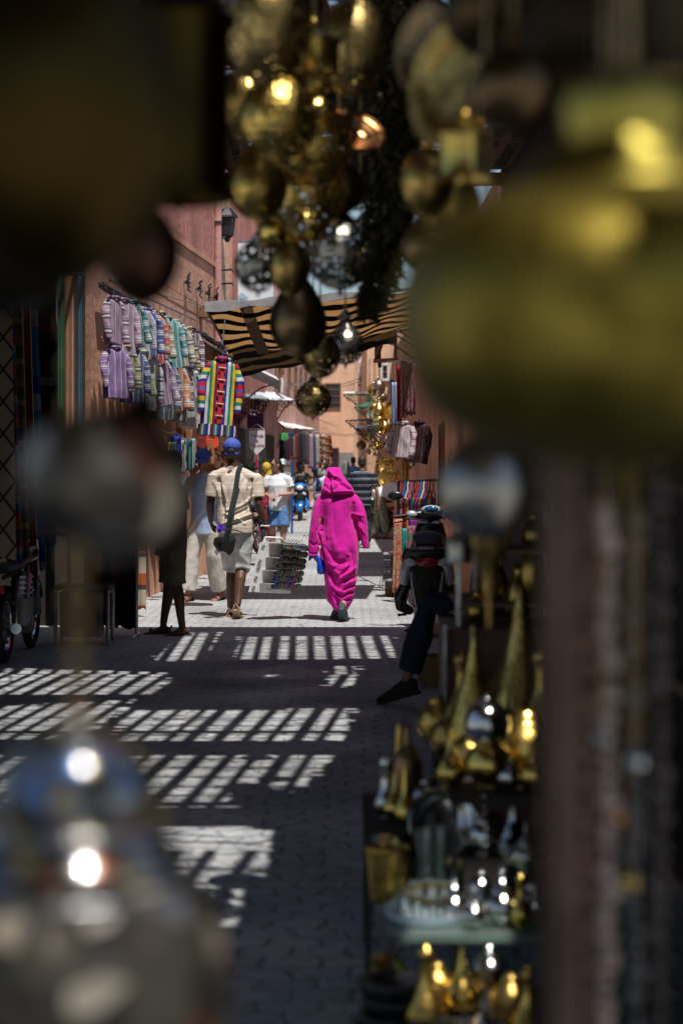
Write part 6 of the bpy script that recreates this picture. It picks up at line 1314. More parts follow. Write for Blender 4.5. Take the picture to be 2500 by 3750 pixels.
# roofs, units, ironwork on the right
side_awning('corrugated tin roof on wooden brackets above the brass stall', 1336, 1190, 30, 1470, 1176, 26, .12, M_tin, rw, None, None)
side_awning('lower tin sheet roof with a grey edge over the brass lamps', 1340, 1224, 33, 1462, 1210, 28, .10, M_tin, rw)
t = thing('timber_bracket', 'reddish timber bracket frame under the tin roof', 'bracket', P(1405, 1290, 28.5))
for a_, b_ in (((1372, 1322, 29), (1452, 1318, 27)), ((1376, 1230, 29), (1376, 1322, 29)), ((1376, 1322, 29), (1404, 1232, 28.4)), ((1448, 1222, 27), (1448, 1320, 27)), ((1384, 1232, 29), (1390, 1345, 28.9))): MB().bar(P(*a_), P(*b_), .045, .06).build('rail', mat('red_timber', (.16, .06, .04), .8), t, False)
for px, py, d, w, h, l in ((1328, 1382, 68, 32, 52, 'white cooling unit on the wall by the dish'), (1378, 1362, 62, 32, 46, 'white cooling unit closest to the tin roofs')):
    c_ = P(px, py, d); s_ = d / FPX; t = thing('air_conditioner', l, 'air conditioner', c_); MB().box(c_, (w * s_, .3, h * s_)).build('case', M_white, t, False); MB().lathe([(.0, .02), (.1, .02), (w * s_ * .36, .0)], c_ + V(0, -.16, -.05), 20, Matrix.Rotation(R(90), 3, 'X')).build('fan_grille', M_iron, t); MB().box(c_ + V(0, .05, -h * s_ / 2 - .03), (w * s_ * 1.1, .3, .04)).build('bracket', M_iron, t, False)
t = dish('white satellite dish by the cooling units', 1340, 1318, 60, 52, M_white, (-.5, -1, .35), None, 'satellite_dish', .2); MB().tube([P(1340, 1318, 60), P(1352, 1345, 60.4), P(1352, 1372, 60.4)], .03).build('mast', M_steel, t)
M_grn = mat('green_paint', (.02, .14, .06), .6)
side_awning('green awning with a white top edge on scrolled brackets', 1256, 1446, 52, 1346, 1444, 48, .02, M_grn, lambda d: .75, None, M_grn)
quad_sheet(P(1254, 1441, 51.9), P(1346, 1439, 47.9), P(1346, 1434, 48.4), P(1262, 1436, 52.4), 0, .02).build('lit_top_edge', M_white, bpy.data.objects[[o.name for o in C.objects if o.name.startswith('awning')][-1]])  # white strip along the green awning's top edge
side_awning('small green awning under the larger green one', 1296, 1490, 47, 1352, 1488, 44, .12, M_grn, lambda d: .8, None, mat('mint_iron', (.20, .42, .32), .6))
side_awning('thin black awning on curling ironwork over the far right shops', 1264, 1540, 46, 1345, 1534, 42, .02, M_iron, lambda d: .8, None, True)
side_awning('short pale blue awning on curling ironwork near the dark star lamp', 1296, 1566, 43, 1345, 1560, 40, .02, mat('pale_blue_tin', (.32, .42, .50), .6), lambda d: .8, None, True)
t = thing('wire_basket', 'pierced metal basket on the paving left of the bending man', 'basket', P(1364, 1968, 40.4)); b0 = V(P(1364, 1968, 40.4).x, 40.4, .0)
MB().lathe([(.05, .02), (.065, .0), (.075, .2), (.07, .2)], b0, 20).build('bowl', M_psv, t); MB().torus(b0 + V(0, 0, .2), .075, .006, 'Z', 20, 6).build('rim', M_steel, t)
# ---------------------------------------------------------------- lanterns hung over the near part of the lane
lantern('dark onion globe lamp hanging lowest over the middle of the lane', 1146, 1462, 10.0, 134, 'globe', M_pdk, M_bz)
lantern('plump dark teardrop lamp above the lowest globe lamp', 1172, 1300, 8.6, 150, 'globe', M_pdk, M_brd, hf=1.15)
lantern('see-through pierced lamp right of the dark teardrop one', 1264, 1262, 9.2, 140, 'onion', M_psv, M_svd, hf=1.1)
lantern('long dark pear lamp hanging in front of the striped awning', 1092, 1185, 8.05, 210, 'tear', M_bz, M_brd, hf=1.05)
lantern('round silver lamp full of large bright punched holes', 944, 975, 6.6, 176, 'globe', M_pso, M_sv, hf=1.1)
lantern('smooth brass egg lamp touching the silver punched one', 1062, 980, 6.3, 152, 'globe', M_brd, M_br, hf=1.35)
lantern('big pierced globe lamp with specks of light, right of the brass egg', 1245, 925, 6.7, 262, 'globe', M_psv, M_brd, hf=1.05)
lantern('dull round lamp behind the big pierced globe', 1320, 960, 7.8, 130, 'globe', M_bz, M_bz)
lantern('big egg lamp of pierced brass near the top of the cluster', 1018, 440, 5.6, 292, 'tear', M_prc, M_br, hf=.92)
lantern('gold brass pear lamp right behind the pierced egg', 1158, 520, 6.2, 262, 'onion', M_prc, M_br, hf=1.15)
lantern('large brass bellied lamp below the pierced egg', 1120, 720, 6.4, 299, 'pear', M_prc, M_br, hf=.9)
lantern('brass drop lamp at the left edge of the cluster', 945, 690, 6.0, 217, 'tear', M_brh, M_br)
lantern('tall speckled silver globe lamp at the top of the cluster', 1292, 170, 6.0, 246, 'globe', M_pdk, M_svd, hf=1.55)
lantern('ornate brass drum lamp with an engraved band at the top', 1148, 200, 5.6, 203, 'drum', M_brh, M_br, hf=.8, band=4)
lantern('brass pear lamp hanging highest on the left of the cluster', 975, 70, 5.2, 331, 'onion', M_pdk, M_brd, hf=1.5)
lantern('dark brass globe lamp between the drum and the pierced egg', 1080, 20, 6.4, 205, 'globe', M_brd, M_brd)
lantern('gold brass ball lamp low behind the bellied one', 1010, 850, 6.6, 130, 'globe', M_br, M_br)
lantern('shadowy round lamp behind the left edge of the pierced egg', 900, 380, 6.8, 217, 'globe', M_brd, M_bz, hf=1.2)
lantern('dull brass lamp hanging before the shaggy plant end', 1560, 900, 6.0, 190, 'onion', M_bz, M_bz, hf=1.1)
lantern('dark lamp tucked between the plant and the olive lamp', 1640, 740, 5.2, 228, 'globe', M_brd, M_bz, hf=1.2)
lantern('dark ball lamp behind the bellied lamp', 1240, 690, 6.65, 194, 'globe', M_bz, M_bz)
dish('copper dish tilted towards the light right of the gold pear lamp', 1300, 478, 6.6, 232, M_co, (.35, -.75, .75), None, 'plate', .35)
dish('big dark plate hanging on edge at the top', 1545, 170, 4.6, 330, M_bz, (-.8, -.55, .1), 'plates hung among the lanterns')
dish('huge pale brass plate hanging on edge beside the dark plate', 1660, 300, 4.1, 480, M_brd, (-.75, -.62, .12), 'plates hung among the lanterns')
lantern('brass bowl lamp left of the big olive lamp', 1562, 668, 5.0, 196, 'globe', M_brd, M_br, hf=1.3)
lantern('banded brass lamp in front of the pale plate', 1705, 560, 4.0, 217, 'drum', M_br, M_br, hf=.9, band=4)
lantern('dark lamp with a pale bokeh rim above the olive lamp', 1880, 330, 2.5, 330, 'globe', metal('brown_bronze', (.16, .10, .05), .3, .6, 60), M_bz)
M_ob = metal('blackened_bronze', (.10, .065, .03), .4, .4, 50)
lantern('broad dark bronze lamp filling the upper right corner', 2300, 80, 2.7, 900, 'bell', M_ob, M_ob)
lantern('dark bronze globe lamp high between the plate and the corner lamp', 1800, 40, 3.0, 360, 'globe', M_ob, M_ob)
# the large olive brass lamp close by on the right
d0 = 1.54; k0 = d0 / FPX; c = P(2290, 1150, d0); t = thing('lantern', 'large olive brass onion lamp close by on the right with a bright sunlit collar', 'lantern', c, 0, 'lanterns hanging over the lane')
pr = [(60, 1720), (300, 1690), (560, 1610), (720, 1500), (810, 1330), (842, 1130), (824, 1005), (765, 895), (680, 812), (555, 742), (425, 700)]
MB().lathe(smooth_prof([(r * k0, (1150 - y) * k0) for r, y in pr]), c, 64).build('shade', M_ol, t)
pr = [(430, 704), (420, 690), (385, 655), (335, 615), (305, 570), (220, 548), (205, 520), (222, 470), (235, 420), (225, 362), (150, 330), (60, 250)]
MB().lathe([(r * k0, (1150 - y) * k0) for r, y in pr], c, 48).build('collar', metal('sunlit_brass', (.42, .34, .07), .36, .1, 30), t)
MB().lathe([(4 * k0, -720 * k0), (50 * k0, -660 * k0), (30 * k0, -610 * k0), (70 * k0, -568 * k0)], c, 20).build('finial', M_ol, t)
MB().tube([c + V(0, 0, 900 * k0), V(c.x, c.y, RZ - .02)], .004).build('chain', M_bz, t)
lantern('dark silver lamp with round glints hanging below the olive one', 1780, 1790, 2.7, 350, 'globe', M_svd, M_bz, hf=1.12)
t = lantern('clear glass cylinder lamp with a silver rim below the glinting lamp', 1680, 2010, 5.6, 106, 'drum', M_svd, M_sv, top=1.62 + .2, hf=.95, hang=False)
brk(t, P(1680, 1950, 5.6), V(P(1680, 1950, 5.6).x, 5.6, RZ - .02), 'chain', .003)
t = thing('funnel_lamp', 'old brass funnel shaped lamp tapering to a point', 'lamp', P(1790, 2080, 4.6)); c = P(1790, 2080, 4.6); k1 = 4.6 / FPX
MB().lathe(smooth_prof([(6 * k1, -220 * k1), (14 * k1, -90 * k1), (30 * k1, -10 * k1), (62 * k1, 60 * k1), (72 * k1, 110 * k1), (60 * k1, 130 * k1), (10 * k1, 150 * k1)]), c, 24).build('shade', M_brd, t); brk(t, c + V(0, 0, 150 * k1), V(c.x, c.y, RZ - .02), 'chain', .003)
# dark near lanterns on the left
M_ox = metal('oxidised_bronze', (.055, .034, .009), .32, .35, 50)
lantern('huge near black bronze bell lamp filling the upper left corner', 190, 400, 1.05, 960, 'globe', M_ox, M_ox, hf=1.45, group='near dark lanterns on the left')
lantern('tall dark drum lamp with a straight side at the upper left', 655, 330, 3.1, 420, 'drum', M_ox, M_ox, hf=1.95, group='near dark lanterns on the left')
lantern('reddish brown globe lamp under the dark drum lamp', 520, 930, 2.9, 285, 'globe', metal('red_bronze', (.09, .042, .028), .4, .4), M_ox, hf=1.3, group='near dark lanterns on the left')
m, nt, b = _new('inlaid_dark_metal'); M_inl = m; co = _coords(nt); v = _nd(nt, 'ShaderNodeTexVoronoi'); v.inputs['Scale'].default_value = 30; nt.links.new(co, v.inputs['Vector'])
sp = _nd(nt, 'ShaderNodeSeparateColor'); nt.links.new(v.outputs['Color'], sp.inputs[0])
nt.links.new(_ramp(nt, sp.outputs[0], [(0, (.03, .026, .02)), (.42, (.06, .05, .035)), (.62, (.14, .045, .022)), (.72, (.16, .16, .18)), (.80, (.36, .30, .22)), (.93, (.05, .04, .03))], 'CONSTANT'), b.inputs['Base Color']); b.inputs['Metallic'].default_value = .5; b.inputs['Roughness'].default_value = .35; _bump(nt, b, v.outputs['Distance'], .8, .01)  # pale cells put soft blurred glints into the metal's colour
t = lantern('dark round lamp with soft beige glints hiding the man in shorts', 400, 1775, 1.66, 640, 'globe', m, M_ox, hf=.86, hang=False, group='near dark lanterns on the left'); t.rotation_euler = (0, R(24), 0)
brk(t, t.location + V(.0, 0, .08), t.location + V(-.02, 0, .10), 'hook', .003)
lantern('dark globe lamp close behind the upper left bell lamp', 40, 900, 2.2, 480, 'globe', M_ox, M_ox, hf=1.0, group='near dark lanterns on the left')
# the mosaic lamp at the lower left
M_mos = None
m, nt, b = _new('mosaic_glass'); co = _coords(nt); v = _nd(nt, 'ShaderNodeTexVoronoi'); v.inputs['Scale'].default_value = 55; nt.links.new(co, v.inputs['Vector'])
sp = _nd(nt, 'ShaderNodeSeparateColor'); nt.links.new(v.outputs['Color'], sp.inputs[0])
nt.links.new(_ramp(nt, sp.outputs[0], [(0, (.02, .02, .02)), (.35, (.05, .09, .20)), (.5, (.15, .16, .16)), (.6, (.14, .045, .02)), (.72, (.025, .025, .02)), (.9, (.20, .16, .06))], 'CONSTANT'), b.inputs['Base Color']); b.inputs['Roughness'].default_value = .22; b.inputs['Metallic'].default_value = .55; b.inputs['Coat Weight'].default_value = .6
M_mos = m
d1 = 1.62; k2 = d1 / FPX; c = P(285, 3150, d1); t = thing('lantern', 'near mosaic lamp with white, blue and amber glints hanging at the lower left', 'lantern', c, 0, 'near dark lanterns on the left')
MB().lathe(smooth_prof([(r * k2, (3150 - y) * k2) for r, y in ((520, 3900), (560, 3650), (540, 3450), (470, 3290), (370, 3180))]), c, 48, cap=False).build('shade', M_inl, t)  # lower shade carries the same glints painted into its colour
MB().lathe(smooth_prof([(r * k2, (3150 - y) * k2) for r, y in ((370, 3190), (400, 3150), (330, 3060), (340, 3010), (280, 2960))]), c, 48, cap=False).build('band', M_mos, t)
MB().lathe(smooth_prof([(r * k2, (3150 - y) * k2) for r, y in ((285, 2965), (300, 2900), (255, 2790), (180, 2710), (90, 2670), (30, 2610))]), c, 40, cap=False).build('top', M_mos, t)
for r_, y_, w_ in ((208, 2728, 13), (345, 3012, 16), (425, 3235, 20)): MB().torus(c + V(0, 0, (3150 - y_) * k2), r_ * k2, w_ * k2, 'Z', 40, 12).build('rim', metal('bright_rim', (.34, .35, .36), .26, .3, 120), t)
mb = MB(); z = c.z + 530 * k2
kk = 0
while z < RZ - .05: mb.torus((c.x, c.y, z), .009, .0028, 'X' if kk % 2 else 'Y', 10, 5); z += .0165; kk += 1
mb.build('chain', M_bz, t)
# shaggy hanging plant between the lanterns
t = thing('hanging_plant', 'shaggy column of dark dried foliage hanging between the brass lanterns', 'plant', P(1420, 1000, 8.2)); mb = MB(); rg = random.Random(12); st_ = MB()
st_.tube([P(1395, 1040, 8.2), P(1420, 800, 8.2), P(1435, 300, 8.2), V(P(1425, 0, 8.2).x, 8.2, RZ - .02)], [.02, .07, .11, .13], 10); st_.build('stem', mat('dark_stem', (.02, .014, .008), .9, bump=1, bs=30), t)
for k in range(5200):
    z_ = rg.random() ** .85; y_ = 1150 - 1250 * z_; r_ = (.035 + .15 * min(1, z_ * 1.6)) * rg.uniform(.45, 1.05); a_ = rg.uniform(0, 6.28)
    cx_ = 1345 + 85 * min(1, z_ * 3) + 14 * math.sin(z_ * 9); q = P(cx_, y_, 8.2) + V(r_ * math.cos(a_), r_ * math.sin(a_), rg.uniform(-.03, .03))
    dv = V(math.cos(a_) * .5 + rg.gauss(0, .5), math.sin(a_) * .5 + rg.gauss(0, .5), rg.uniform(-1.4, -.1)).normalized() * rg.uniform(.03, .075); sd = dv.cross(V(rg.gauss(0, 1), rg.gauss(0, 1), .3)).normalized() * rg.uniform(.005, .012)
    mb.add([q - sd, q + sd, q + dv * .6 + sd * .8, q + dv, q + dv * .6 - sd * .8], [(0, 1, 2, 3, 4)])
mb.build('foliage', mat('dry_dark_leaves', (.055, .045, .018), .8, var=.6, vs=25), t, False)

# ---------------------------------------------------------------- brass and glass goods on the shelves at the lower right
M_gl = clear_glass('shelf_glass', (.55, .72, .64)); M_tg = clear_glass('tea_glass')
t = thing('display_shelves', 'dark iron stand with glass shelves carrying brass and tea glasses', 'shelf', V(.5, 5.6, 0))
for z, x0, x1, y0, y1, mm in ((.335, .13, .92, 5.35, 6.95, M_gl), (.64, .33, .95, 5.8, 7.1, M_dark), (.50, .07, .34, 6.05, 6.7, M_dark), (.13, .06, .75, 4.7, 5.6, M_dark)):
    MB().box(((x0 + x1) / 2, (y0 + y1) / 2, z), (x1 - x0, y1 - y0, .02)).build('shelf', mm, t, False)
for x, y, h in ((.14, 5.38, .32), (.70, 5.38, 1.0), (.345, 5.83, .63), (.94, 5.83, 1.3), (.345, 7.05, .63), (.94, 7.05, 1.3), (.085, 6.08, .49), (.085, 6.66, .49), (.10, 4.75, .12), (.73, 4.75, .12)): MB().box((x, y, h / 2), (.022, .022, h)).build('post', M_iron, t, False)
def zpot(label, px, z, d, w, prof, m, name='vase', group=None):
    b0 = V((px - CX) / FPX * d, d, z); r = w / 2 / FPX * d; t = thing(name, label, name.split('_')[-1], b0, 0, group); MB().lathe(smooth_prof([(a * r, h * r) for a, h in prof], 3), b0, 32).build('body', m, t); return t, b0, r
def teapot(label, px, z, d, w, m, rz=0.0, group='silver teapots on the shelves'):
    b0 = V((px - CX) / FPX * d, d, z); r = w / 2 / FPX * d; t = thing('teapot', label, 'teapot', b0, rz, group); L = lambda pts: [(a * r, h * r) for a, h in pts]
    MB().lathe(smooth_prof(L([(.62, 0), (.56, .08), (.50, .22), (.80, .55), (1, 1.0), (.93, 1.4), (.66, 1.75), (.56, 1.86)]), 3), (0, 0, 0), 32).build('body', m, t, world=False)
    o = MB().lathe(smooth_prof(L([(.60, 1.86), (.58, 1.95), (.46, 2.15), (.30, 2.42), (.13, 2.62), (.10, 2.70)]), 3), (0, 0, 0), 28).build('lid', m, t, world=False)
    MB().lathe(smooth_prof(L([(.08, 2.68), (.20, 2.85), (.16, 3.02), (.06, 3.10), (.10, 3.22), (.02, 3.40)]), 3), (0, 0, 0), 16).build('knob', m, o, world=False)
    MB().tube([V(.78, 0, .7) * r, V(1.25, 0, .85) * r, V(1.55, 0, 1.4) * r, V(1.75, 0, 1.95) * r, V(2.02, 0, 2.1) * r], [.20 * r, .17 * r, .11 * r, .085 * r, .07 * r], 10).build('spout', m, t, world=False)
    MB().tube([V(-.80, 0, 1.5) * r, V(-1.25, 0, 1.75) * r, V(-1.6, 0, 1.45) * r, V(-1.55, 0, .95) * r, V(-1.2, 0, .6) * r, V(-.86, 0, .62) * r], .075 * r, 8).build('handle', m, t, world=False); return t
def tumbler(label, px, z, d, w=66, h=2.6, m=None):
    b0 = V((px - CX) / FPX * d, d, z); r = w / 2 / FPX * d; t = thing('tea_glass', label, 'glass', b0, 0, 'tea glasses on the tray')
    MB().lathe([(.02 * r, .005 * r), (.72 * r, 0), (.76 * r, .1 * r), (.74 * r, 1.0 * r), (.95 * r, 1.9 * r), (1.0 * r, h * r), (.94 * r, h * r), (.88 * r, 1.9 * r), (.68 * r, 1.0 * r), (.66 * r, .25 * r), (.02 * r, .22 * r)], b0, 24).build('tumbler', m or M_tg, t)
    MB().lathe([(1.012 * r, h * .80 * r), (1.02 * r, h * .84 * r), (1.02 * r, h * .93 * r), (1.012 * r, h * .97 * r)], b0, 24, cap=False).build('gilt_band', M_br, t); return t
Z1, Z2, Z3, Z4 = .346, .651, .511, .141
CONE = [(.75, 0), (1, .35), (1.02, .85), (.88, 1.35), (.70, 1.9), (.50, 2.5), (.28, 3.2), (.10, 4.0), (.06, 4.2), (.09, 4.35), (.01, 4.5)]
zpot('tall pointed brass ewer nearest the sitting man', 1735, Z2 + .03, 6.5, 205, CONE, M_brh, 'brass_ewer', 'brass ewers on the upper shelf')
zpot('taller dull brass ewer with a long neck behind the pointed one', 1905, Z2, 6.9, 250, [(.6, 0), (1, .5), (1, 1.1), (.82, 1.7), (.58, 2.4), (.34, 3.3), (.14, 4.3), (.02, 4.6)], M_brd, 'brass_ewer', 'brass ewers on the upper shelf')
zpot('hammered brass ball pot at the pole end of the upper shelf', 1925, Z2, 6.1, 240, [(.4, 0), (.85, .35), (1, .95), (.85, 1.5), (.5, 1.85), (.42, 2.0), (.3, 2.15)], M_brh, 'brass_pot')
zpot('old brass pot half hidden behind the silver ball', 1720, Z2, 6.25, 150, [(.45, 0), (.9, .4), (1, .95), (.8, 1.5), (.4, 1.9), (.3, 2.2)], M_brh, 'brass_pot')
zpot('mirror bright silver ball sugar bowl on the upper shelf', 1782, Z2 + .13, 5.95, 170, [(.4, 0), (.85, .35), (1, 1.0), (.85, 1.6), (.5, 1.95), (.2, 2.1), (.1, 2.3)], M_sv, 'sugar_bowl')
zpot('yellow brass footed bowl carrying the silver ball', 1790, Z2, 5.93, 175, [(.62, 0), (.66, .2), (.7, .45), (1, .9), (1, 1.3), (.8, 1.75), (.55, 1.9)], M_br, 'footed_bowl')
zpot('round brass plate pot standing dark behind the teapots', 1650, Z3 + .14, 6.6, 150, [(.4, 0), (.9, .4), (1, 1.0), (.8, 1.6), (.3, 2.0)], M_brd, 'brass_pot')
t = dish('silver tray leaning upright behind the tea glasses', 1620, 3010, 5.95, 250, M_sv, (.15, -1, .25), None, 'tray', .10)
zpot('tall dark copper bottle at the outer corner of the stand', 1490, Z3, 6.5, 110, [(.7, 0), (1, .4), (1, 2.6), (.75, 3.3), (.35, 3.9), (.22, 5.0), (.3, 5.1), (.1, 5.3)], M_bz, 'copper_bottle')
zpot('second dark copper bottle just behind the corner one', 1462, Z3, 6.62, 80, [(.8, 0), (1, .5), (.9, 3.0), (.5, 4.2), (.3, 6.4), (.05, 6.9)], M_brd, 'copper_bottle')
zpot('ribbed silver ewer at the outer edge of the stand', 1413, Z3, 6.25, 84, [(.7, 0), (.6, .2), (1, .9), (.95, 1.6), (.6, 2.4), (.5, 3.6), (.62, 4.8), (.4, 5.0)], M_sv, 'silver_ewer')
zpot('small golden drop shaped bottle shining beside the tray', 1482, Z3, 6.12, 78, [(.5, 0), (.9, .4), (1, 1.1), (.8, 1.9), (.4, 2.8), (.22, 4.2), (.15, 5.6), (.2, 5.8), (.02, 6.2)], M_br, 'golden_bottle')
zpot('brass bucket at the outer corner of the glass shelf', 1408, Z1, 5.75, 145, [(.6, 0), (.75, .3), (.85, 1.6), (1, 2.7), (.92, 2.75), (.8, 2.6)], M_brh, 'brass_bucket')
zpot('small brass goblet under the bucket', 1400, Z4 + .05, 5.42, 90, [(.7, 0), (.4, .3), (.3, .8), (.8, 1.4), (1, 2.2), (.95, 2.3)], M_brh, 'brass_goblet')
zpot('stack of three shining brass rings below the glass shelf', 1505, Z4, 5.30, 225, [(.9, 0), (1, .12), (.95, .22), (.82, .30), (.92, .38), (.96, .48), (.86, .58), (.74, .64), (.84, .72), (.88, .82), (.78, .92), (.5, 1.0)], M_br, 'ring_stand')
teapot('silver teapot with a tall knob at the back of the glass shelf', 1772, Z1 + .13, 5.82, 130, M_sv, R(200))
MB().box((V((1772 - CX) / FPX * 5.82, 5.82, 0).x, 5.82, Z1 + .063), (.13, .12, .126)).build('riser', M_dark, bpy.data.objects['display_shelves'], False)
teapot('small silver teapot at the front of the glass shelf', 1662, Z1, 5.50, 104, M_sv, R(20))
teapot('big silver teapot at the pole end of the glass shelf', 1838, Z1, 5.45, 134, M_sv, R(170))
teapot('dim silver teapot tucked beside the pole', 1925, Z1 + .10, 5.7, 110, M_svd, R(190))
teapot('silver teapot with a tall knob down on the lowest plank', 1770, Z4, 4.95, 120, M_sv, R(185))
teapot('silver teapot at the bottom edge with a cut glass beside it', 1700, Z4, 4.75, 140, M_svd, R(15))
t, b0, r = zpot('silver tray with a pale raised rim holding the tea glasses', 1570, Z1 + .002, 5.56, 330, [(.05, .01), (.80, .01), (.92, .05), (1.0, .20), (1.02, .20), (.95, .04), (.82, -.0), (.05, -.0)], mat('pale_enamel', (.52, .58, .68), .2, spec=.7, var=.05), 'round_tray')
for i, (px, d, l) in enumerate(((1478, 5.60, 'at the outer end of the tray'), (1528, 5.50, 'front row, second from the outer end'), (1585, 5.47, 'front row, in the middle'), (1640, 5.50, 'front row, nearest the small teapot'), (1520, 5.66, 'back row, behind the second front glass'), (1580, 5.68, 'back row, in the middle'), (1632, 5.66, 'back row, nearest the tall teapot'))):
    tumbler('clear tea glass with a gilt band, ' + l, px, Z1 + .006, d, 62, 2.9)
for i, (px, d, l) in enumerate(((1560, 5.86, 'left'), (1612, 5.88, 'right'))):
    b0 = V((px - CX) / FPX * d, d, Z1); t = thing('glass_vase', ('tall clear glass vase behind the tray, towards the bucket' if i == 0 else 'tall clear glass vase behind the tray, towards the teapots'), 'vase', b0, 0, 'glass vases behind the tray')
    MB().lathe([(.01, .004), (.030, 0), (.032, .02), (.024, .09), (.036, .20), (.033, .20), (.021, .09), (.028, .03), (.01, .025)], b0, 24).build('vase_body', M_tg, t)
for i, (px, d, l) in enumerate(((1590, 4.86, 'by the dim teapot'), (1640, 4.80, 'in the middle'), (1620, 4.98, 'at the back'))): tumbler('clear tea glass on the lowest plank, ' + l, px, Z4, d, 78, 2.8)
for i in range(3):
    z = .141 + .045 * i; b0 = V((1440 - CX) / FPX * 5.15 + .012 * (i % 2), 5.15, z)
    t = thing('bowl', ('lowest', 'middle', 'topmost')[i] + ' black bowl of the stack at the bottom of the stand', 'bowl', b0, 0, 'stacked black bowls'); MB().lathe([(.04, 0), (.085, .012), (.10, .04), (.098, .048), (.08, .048), (.05, .02)], b0, 28).build('rim_bowl', M_black, t)
MB().box((.16, 5.15, .131), (.24, .22, .014)).build('plank', M_dark, bpy.data.objects['display_shelves'], False)
# more goods filling the shelves
BALL = [(.4, 0), (.85, .35), (1, .95), (.85, 1.5), (.45, 1.9), (.4, 2.1), (.15, 2.3)]; EWER = [(.55, 0), (.5, .2), (.95, .8), (1, 1.3), (.7, 2.0), (.32, 2.8), (.28, 3.8), (.42, 4.2), (.1, 4.6)]; ONIO = [(.5, 0), (.9, .4), (1, .9), (.75, 1.5), (.35, 2.1), (.14, 3.0), (.06, 3.6)]; CANI = [(.8, 0), (.85, .1), (.8, .2), (.8, 1.8), (.9, 1.9), (.6, 2.3), (.2, 2.6), (.22, 2.8), (.05, 2.95)]
for px, z, d, w, pr, m_, nm, lb in (
 (1650, Z2, 6.0, 114, ONIO, M_br, 'brass_ewer', 'small onion ewer of bright brass at the outer end of the upper shelf'), (1850, Z2, 6.3, 138, CONE, M_br, 'brass_ewer', 'bright brass pointed ewer between the two large ones'), (1980, Z2, 6.6, 172, EWER, M_brh, 'brass_ewer', 'hammered brass ewer at the pole end of the upper shelf'), (1690, Z2, 6.85, 149, EWER, M_brd, 'brass_ewer', 'old brass ewer at the back of the upper shelf'),
 (1860, Z2, 5.9, 103, BALL, M_sv, 'sugar_bowl', 'small silver ball bowl beside the footed brass bowl'), (1950, Z2, 5.9, 114, BALL, M_br, 'brass_pot', 'bright little ball pot by the pole on the upper shelf'),
 (1600, Z1, 6.15, 134, CANI, M_sv, 'canister', 'silver lidded canister behind the glass vases'), (1690, Z1, 6.0, 146, BALL, M_br, 'brass_pot', 'brass ball pot behind the small silver teapot'), (1760, Z1, 5.62, 102, CANI, M_sv, 'canister', 'slim silver canister between the silver teapots'), (1800, Z1, 6.25, 170, BALL, M_brh, 'brass_pot', 'hammered ball pot under the upper shelf'), (1880, Z1, 6.1, 146, EWER, M_sv, 'silver_ewer', 'silver ewer under the upper shelf towards the pole'), (1950, Z1, 5.5, 122, BALL, M_sv, 'sugar_bowl', 'silver ball bowl at the pole end of the glass shelf'), (1905, Z1, 5.42, 85, EWER, M_br, 'brass_ewer', 'slim bright brass ewer in front of the silver ball bowl'), (1735, Z1, 5.42, 85, BALL, M_sv, 'sugar_bowl', 'tiny silver bowl right in front of the teapots'), (1455, Z1, 5.9, 109, CANI, M_brh, 'canister', 'brass canister between the bucket and the tray'), (1660, Z1, 6.5, 158, EWER, M_brd, 'brass_ewer', 'old brass ewer deep under the upper shelf'),
 (1600, Z4, 5.35, 146, BALL, M_brh, 'brass_pot', 'hammered ball pot on the lowest plank beside the rings'), (1690, Z4, 5.3, 134, ONIO, M_br, 'brass_ewer', 'onion ewer of brass on the lowest plank'), (1790, Z4, 5.35, 158, CANI, M_sv, 'canister', 'silver canister at the back of the lowest plank'), (1870, Z4, 5.2, 158, BALL, M_brd, 'brass_pot', 'old ball pot on the lowest plank by the pole'), (1850, Z4, 4.8, 134, BALL, M_sv, 'sugar_bowl', 'silver ball bowl at the front of the lowest plank'), (1930, Z4, 4.95, 134, EWER, M_brh, 'brass_ewer', 'hammered ewer at the pole end of the lowest plank'), (1425, Z4, 5.45, 150, BALL, M_br, 'brass_pot', 'shining ball pot at the outer end of the lowest plank'), (1560, Z4, 5.05, 150, EWER, M_brh, 'brass_ewer', 'hammered ewer in front of the shining rings'), (1480, Z1, 6.35, 120, ONIO, M_br, 'brass_ewer', 'bright onion ewer behind the brass canister'), (1520, Z1, 6.6, 130, EWER, M_brh, 'brass_ewer', 'hammered ewer deep behind the tray'), (1560, Z3, 6.3, 110, BALL, M_sv, 'sugar_bowl', 'silver ball bowl at the inner end of the bottle shelf'), (1445, Z3, 6.2, 90, ONIO, M_br, 'brass_ewer', 'small bright onion ewer between the silver ewer and the bottles'), (1600, Z2, 6.9, 150, BALL, M_brh, 'brass_pot', 'hammered ball pot at the back outer end of the upper shelf'), (1520, Z4, 4.85, 109, CANI, M_svd, 'canister', 'dull silver canister at the outer end of the lowest plank')):
    zpot(lb, px, z + .006, d, w, pr, m_, nm, 'small metalware filling the shelves')
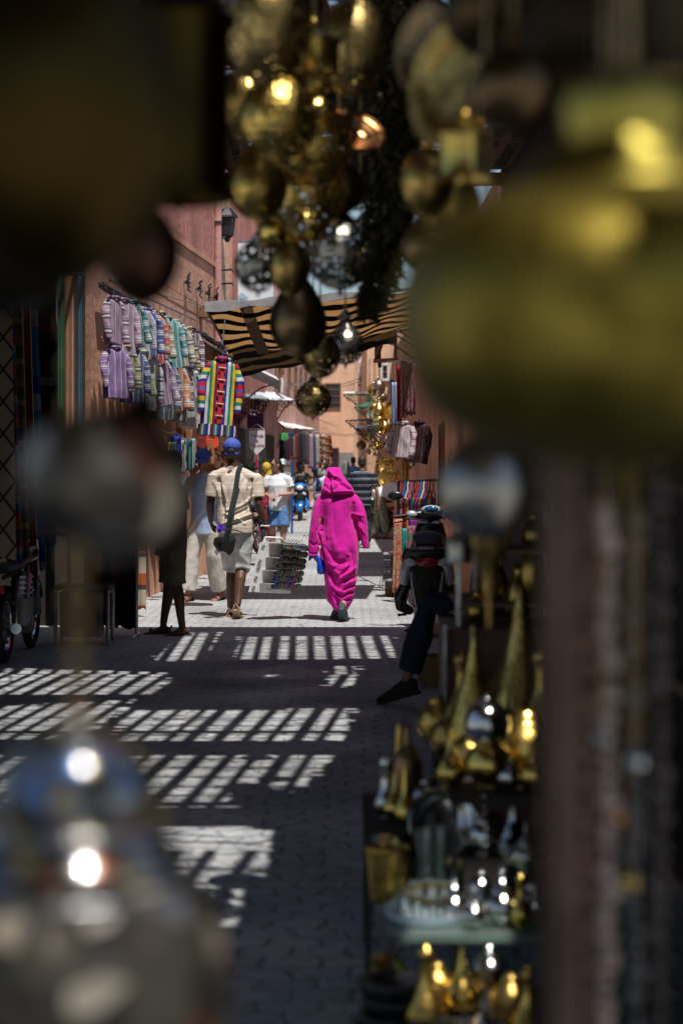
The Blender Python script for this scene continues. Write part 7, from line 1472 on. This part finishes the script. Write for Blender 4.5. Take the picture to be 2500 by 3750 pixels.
# showcase, pole and strings of goods along the right edge
t = thing('showcase', 'glass fronted showcase with pale metal edges behind the brass ewers', 'cabinet', V(.75, 8.6, 0))
for x, y in ((.50, 8.2), (.62, 8.9), (.90, 8.2), (.95, 8.9)): MB().box((x, y, .75), (.022, .022, 1.5)).build('post', M_steel, t, False)
for z in (1.05, 1.28, 1.49): MB().box((.735, 8.55, z), (.47, .72, .012)).build('shelf', M_wood, t, False)
MB().box((.70, 8.35, .48), (.52, .60, .96)).build('plinth', mat('rust_board', (.10, .04, .025), .6, var=.7, vs=7), t, False)
MB().box((.433, 8.03, .49), (.018, .018, .98)).build('edge', M_steel, t, False); MB().box((.545, 8.03, .49), (.014, .014, .98)).build('edge', M_steel, t, False)
for k, (x, z) in enumerate(((.60, .96), (.78, .96), (.66, 1.056), (.84, 1.056), (.70, 1.286), (.85, 1.286))):
    b0 = V(x, 8.45, z); t = thing('brass_pot', ('squat', 'tall', 'round', 'slim', 'dark', 'pale')[k] + ' little brass pot in the showcase, ' + ('bottom', 'bottom', 'middle', 'middle', 'top', 'top')[k] + ' shelf', 'pot', b0, 0, 'little pots in the showcase'); h = (1, 1.8, 1.2, 2.1, 1.4, 1.1)[k]
    MB().lathe(smooth_prof([(.03, 0), (.055, .03 * h), (.05, .08 * h), (.02, .12 * h), (.03, .14 * h)], 3), b0, 20).build('body', (M_brh, M_brd)[k % 2], t)
pole = thing('pole', 'thick greyish metal pole standing out of focus at the right', 'pole', V((2062 - CX) / FPX * 1.8, 1.8, 0)); MB().lathe([(.021, 0), (.021, 1.78)], pole.location, 20).build('shaft', metal('dull_pole', (.10, .066, .052), .38, .2), pole); MB().lathe([(.05, 0), (.05, .02), (.02, .04)], pole.location, 20).build('foot', M_iron, pole)
rg = random.Random(17)
for i, (px, d, cc_, l) in enumerate(((2170, 2.35, (.20, .09, .05), 'reddish string of wooden beads nearest the pole'), (2225, 2.3, (.42, .30, .24), 'pale pinkish string of shells and beads'), (2330, 2.45, (.14, .13, .12), 'grey string of metal charms'), (2420, 2.4, (.07, .05, .04), 'dark string of seeds at the right edge'))):
    x = (px - CX) / FPX * d; t = thing('bead_string', l + ' hanging at the right', 'beads', V(x, d, .4), 0, 'bead strings by the pole'); mb = MB(); z = 1.62 if i < 2 else 1.7; k = 0
    while z > .45:
        r = rg.uniform(.006, .014); mb.ell((x + rg.uniform(-.004, .004), d, z), (r, r, r * rg.uniform(.8, 1.4)), 10, 7); z -= 2 * r * 1.1
    mb.build('beads', mat('bead_%d' % i, cc_, .35, var=.5, vs=60, spec=.6), t); MB().tube([(x, d, .42), (x, d, RZ - .02)], .0018, 5).build('string', M_black, t)
for i, (px, py, d, m_, l) in enumerate(((2330, 2790, 2.3, M_sv, 'polished silver charm hanging among the bead strings'), (2250, 2990, 2.35, M_co, 'copper charm low on the pale bead string'), (2210, 2700, 2.3, M_svd, 'tarnished silver charm beside the pale string'), (2305, 3230, 2.45, M_br, 'little brass charm lowest on the right'))):
    lantern(l, px, py, d, 80, 'globe', m_, m_, group='charms on the bead strings', n=20)
t = thing('display_cabinet', 'dark timber cabinet with deep open shelves along the right edge', 'cabinet', V(1.0, 3.9, 0))
MB().box((1.25, 4.1, 1.3), (.04, 2.2, 2.6)).build('back', M_dark, t, False)
for z in (.1, .6, 1.1, 1.6, 2.1, 2.58): MB().box((1.04, 4.1, z), (.38, 2.2, .03)).build('shelf', mat('brown_shelf', (.06, .032, .022), .6), t, False)
for y in (3.0, 5.18): MB().box((.862, y, 1.3), (.05, .05, 2.6)).build('post', mat('brown_shelf', (.06, .032, .022), .6), t, False)
ni = 0
for z, zn in ((.615, 'second'), (1.115, 'third'), (1.615, 'fourth'), (2.115, 'fifth')):
    for y, yn in ((3.4, 'near end'), (3.95, 'middle'), (4.5, 'far end')):
        b0 = V(.95, y, z); h = rg.uniform(.8, 1.3); t = thing('jar', ('dull brass', 'copper coloured', 'dark pewter')[ni % 3] + f' jar on the {zn} shelf of the dark cabinet, {yn}', 'jar', b0, 0, 'jars on the dark cabinet'); ni += 1
        MB().lathe(smooth_prof([(.05, 0), (.085, .06 * h), (.09, .14 * h), (.05, .22 * h), (.045, .27 * h), (.06, .28 * h)], 3), b0, 20).build('body', (M_brd, M_co, M_svd)[ni % 3], t)
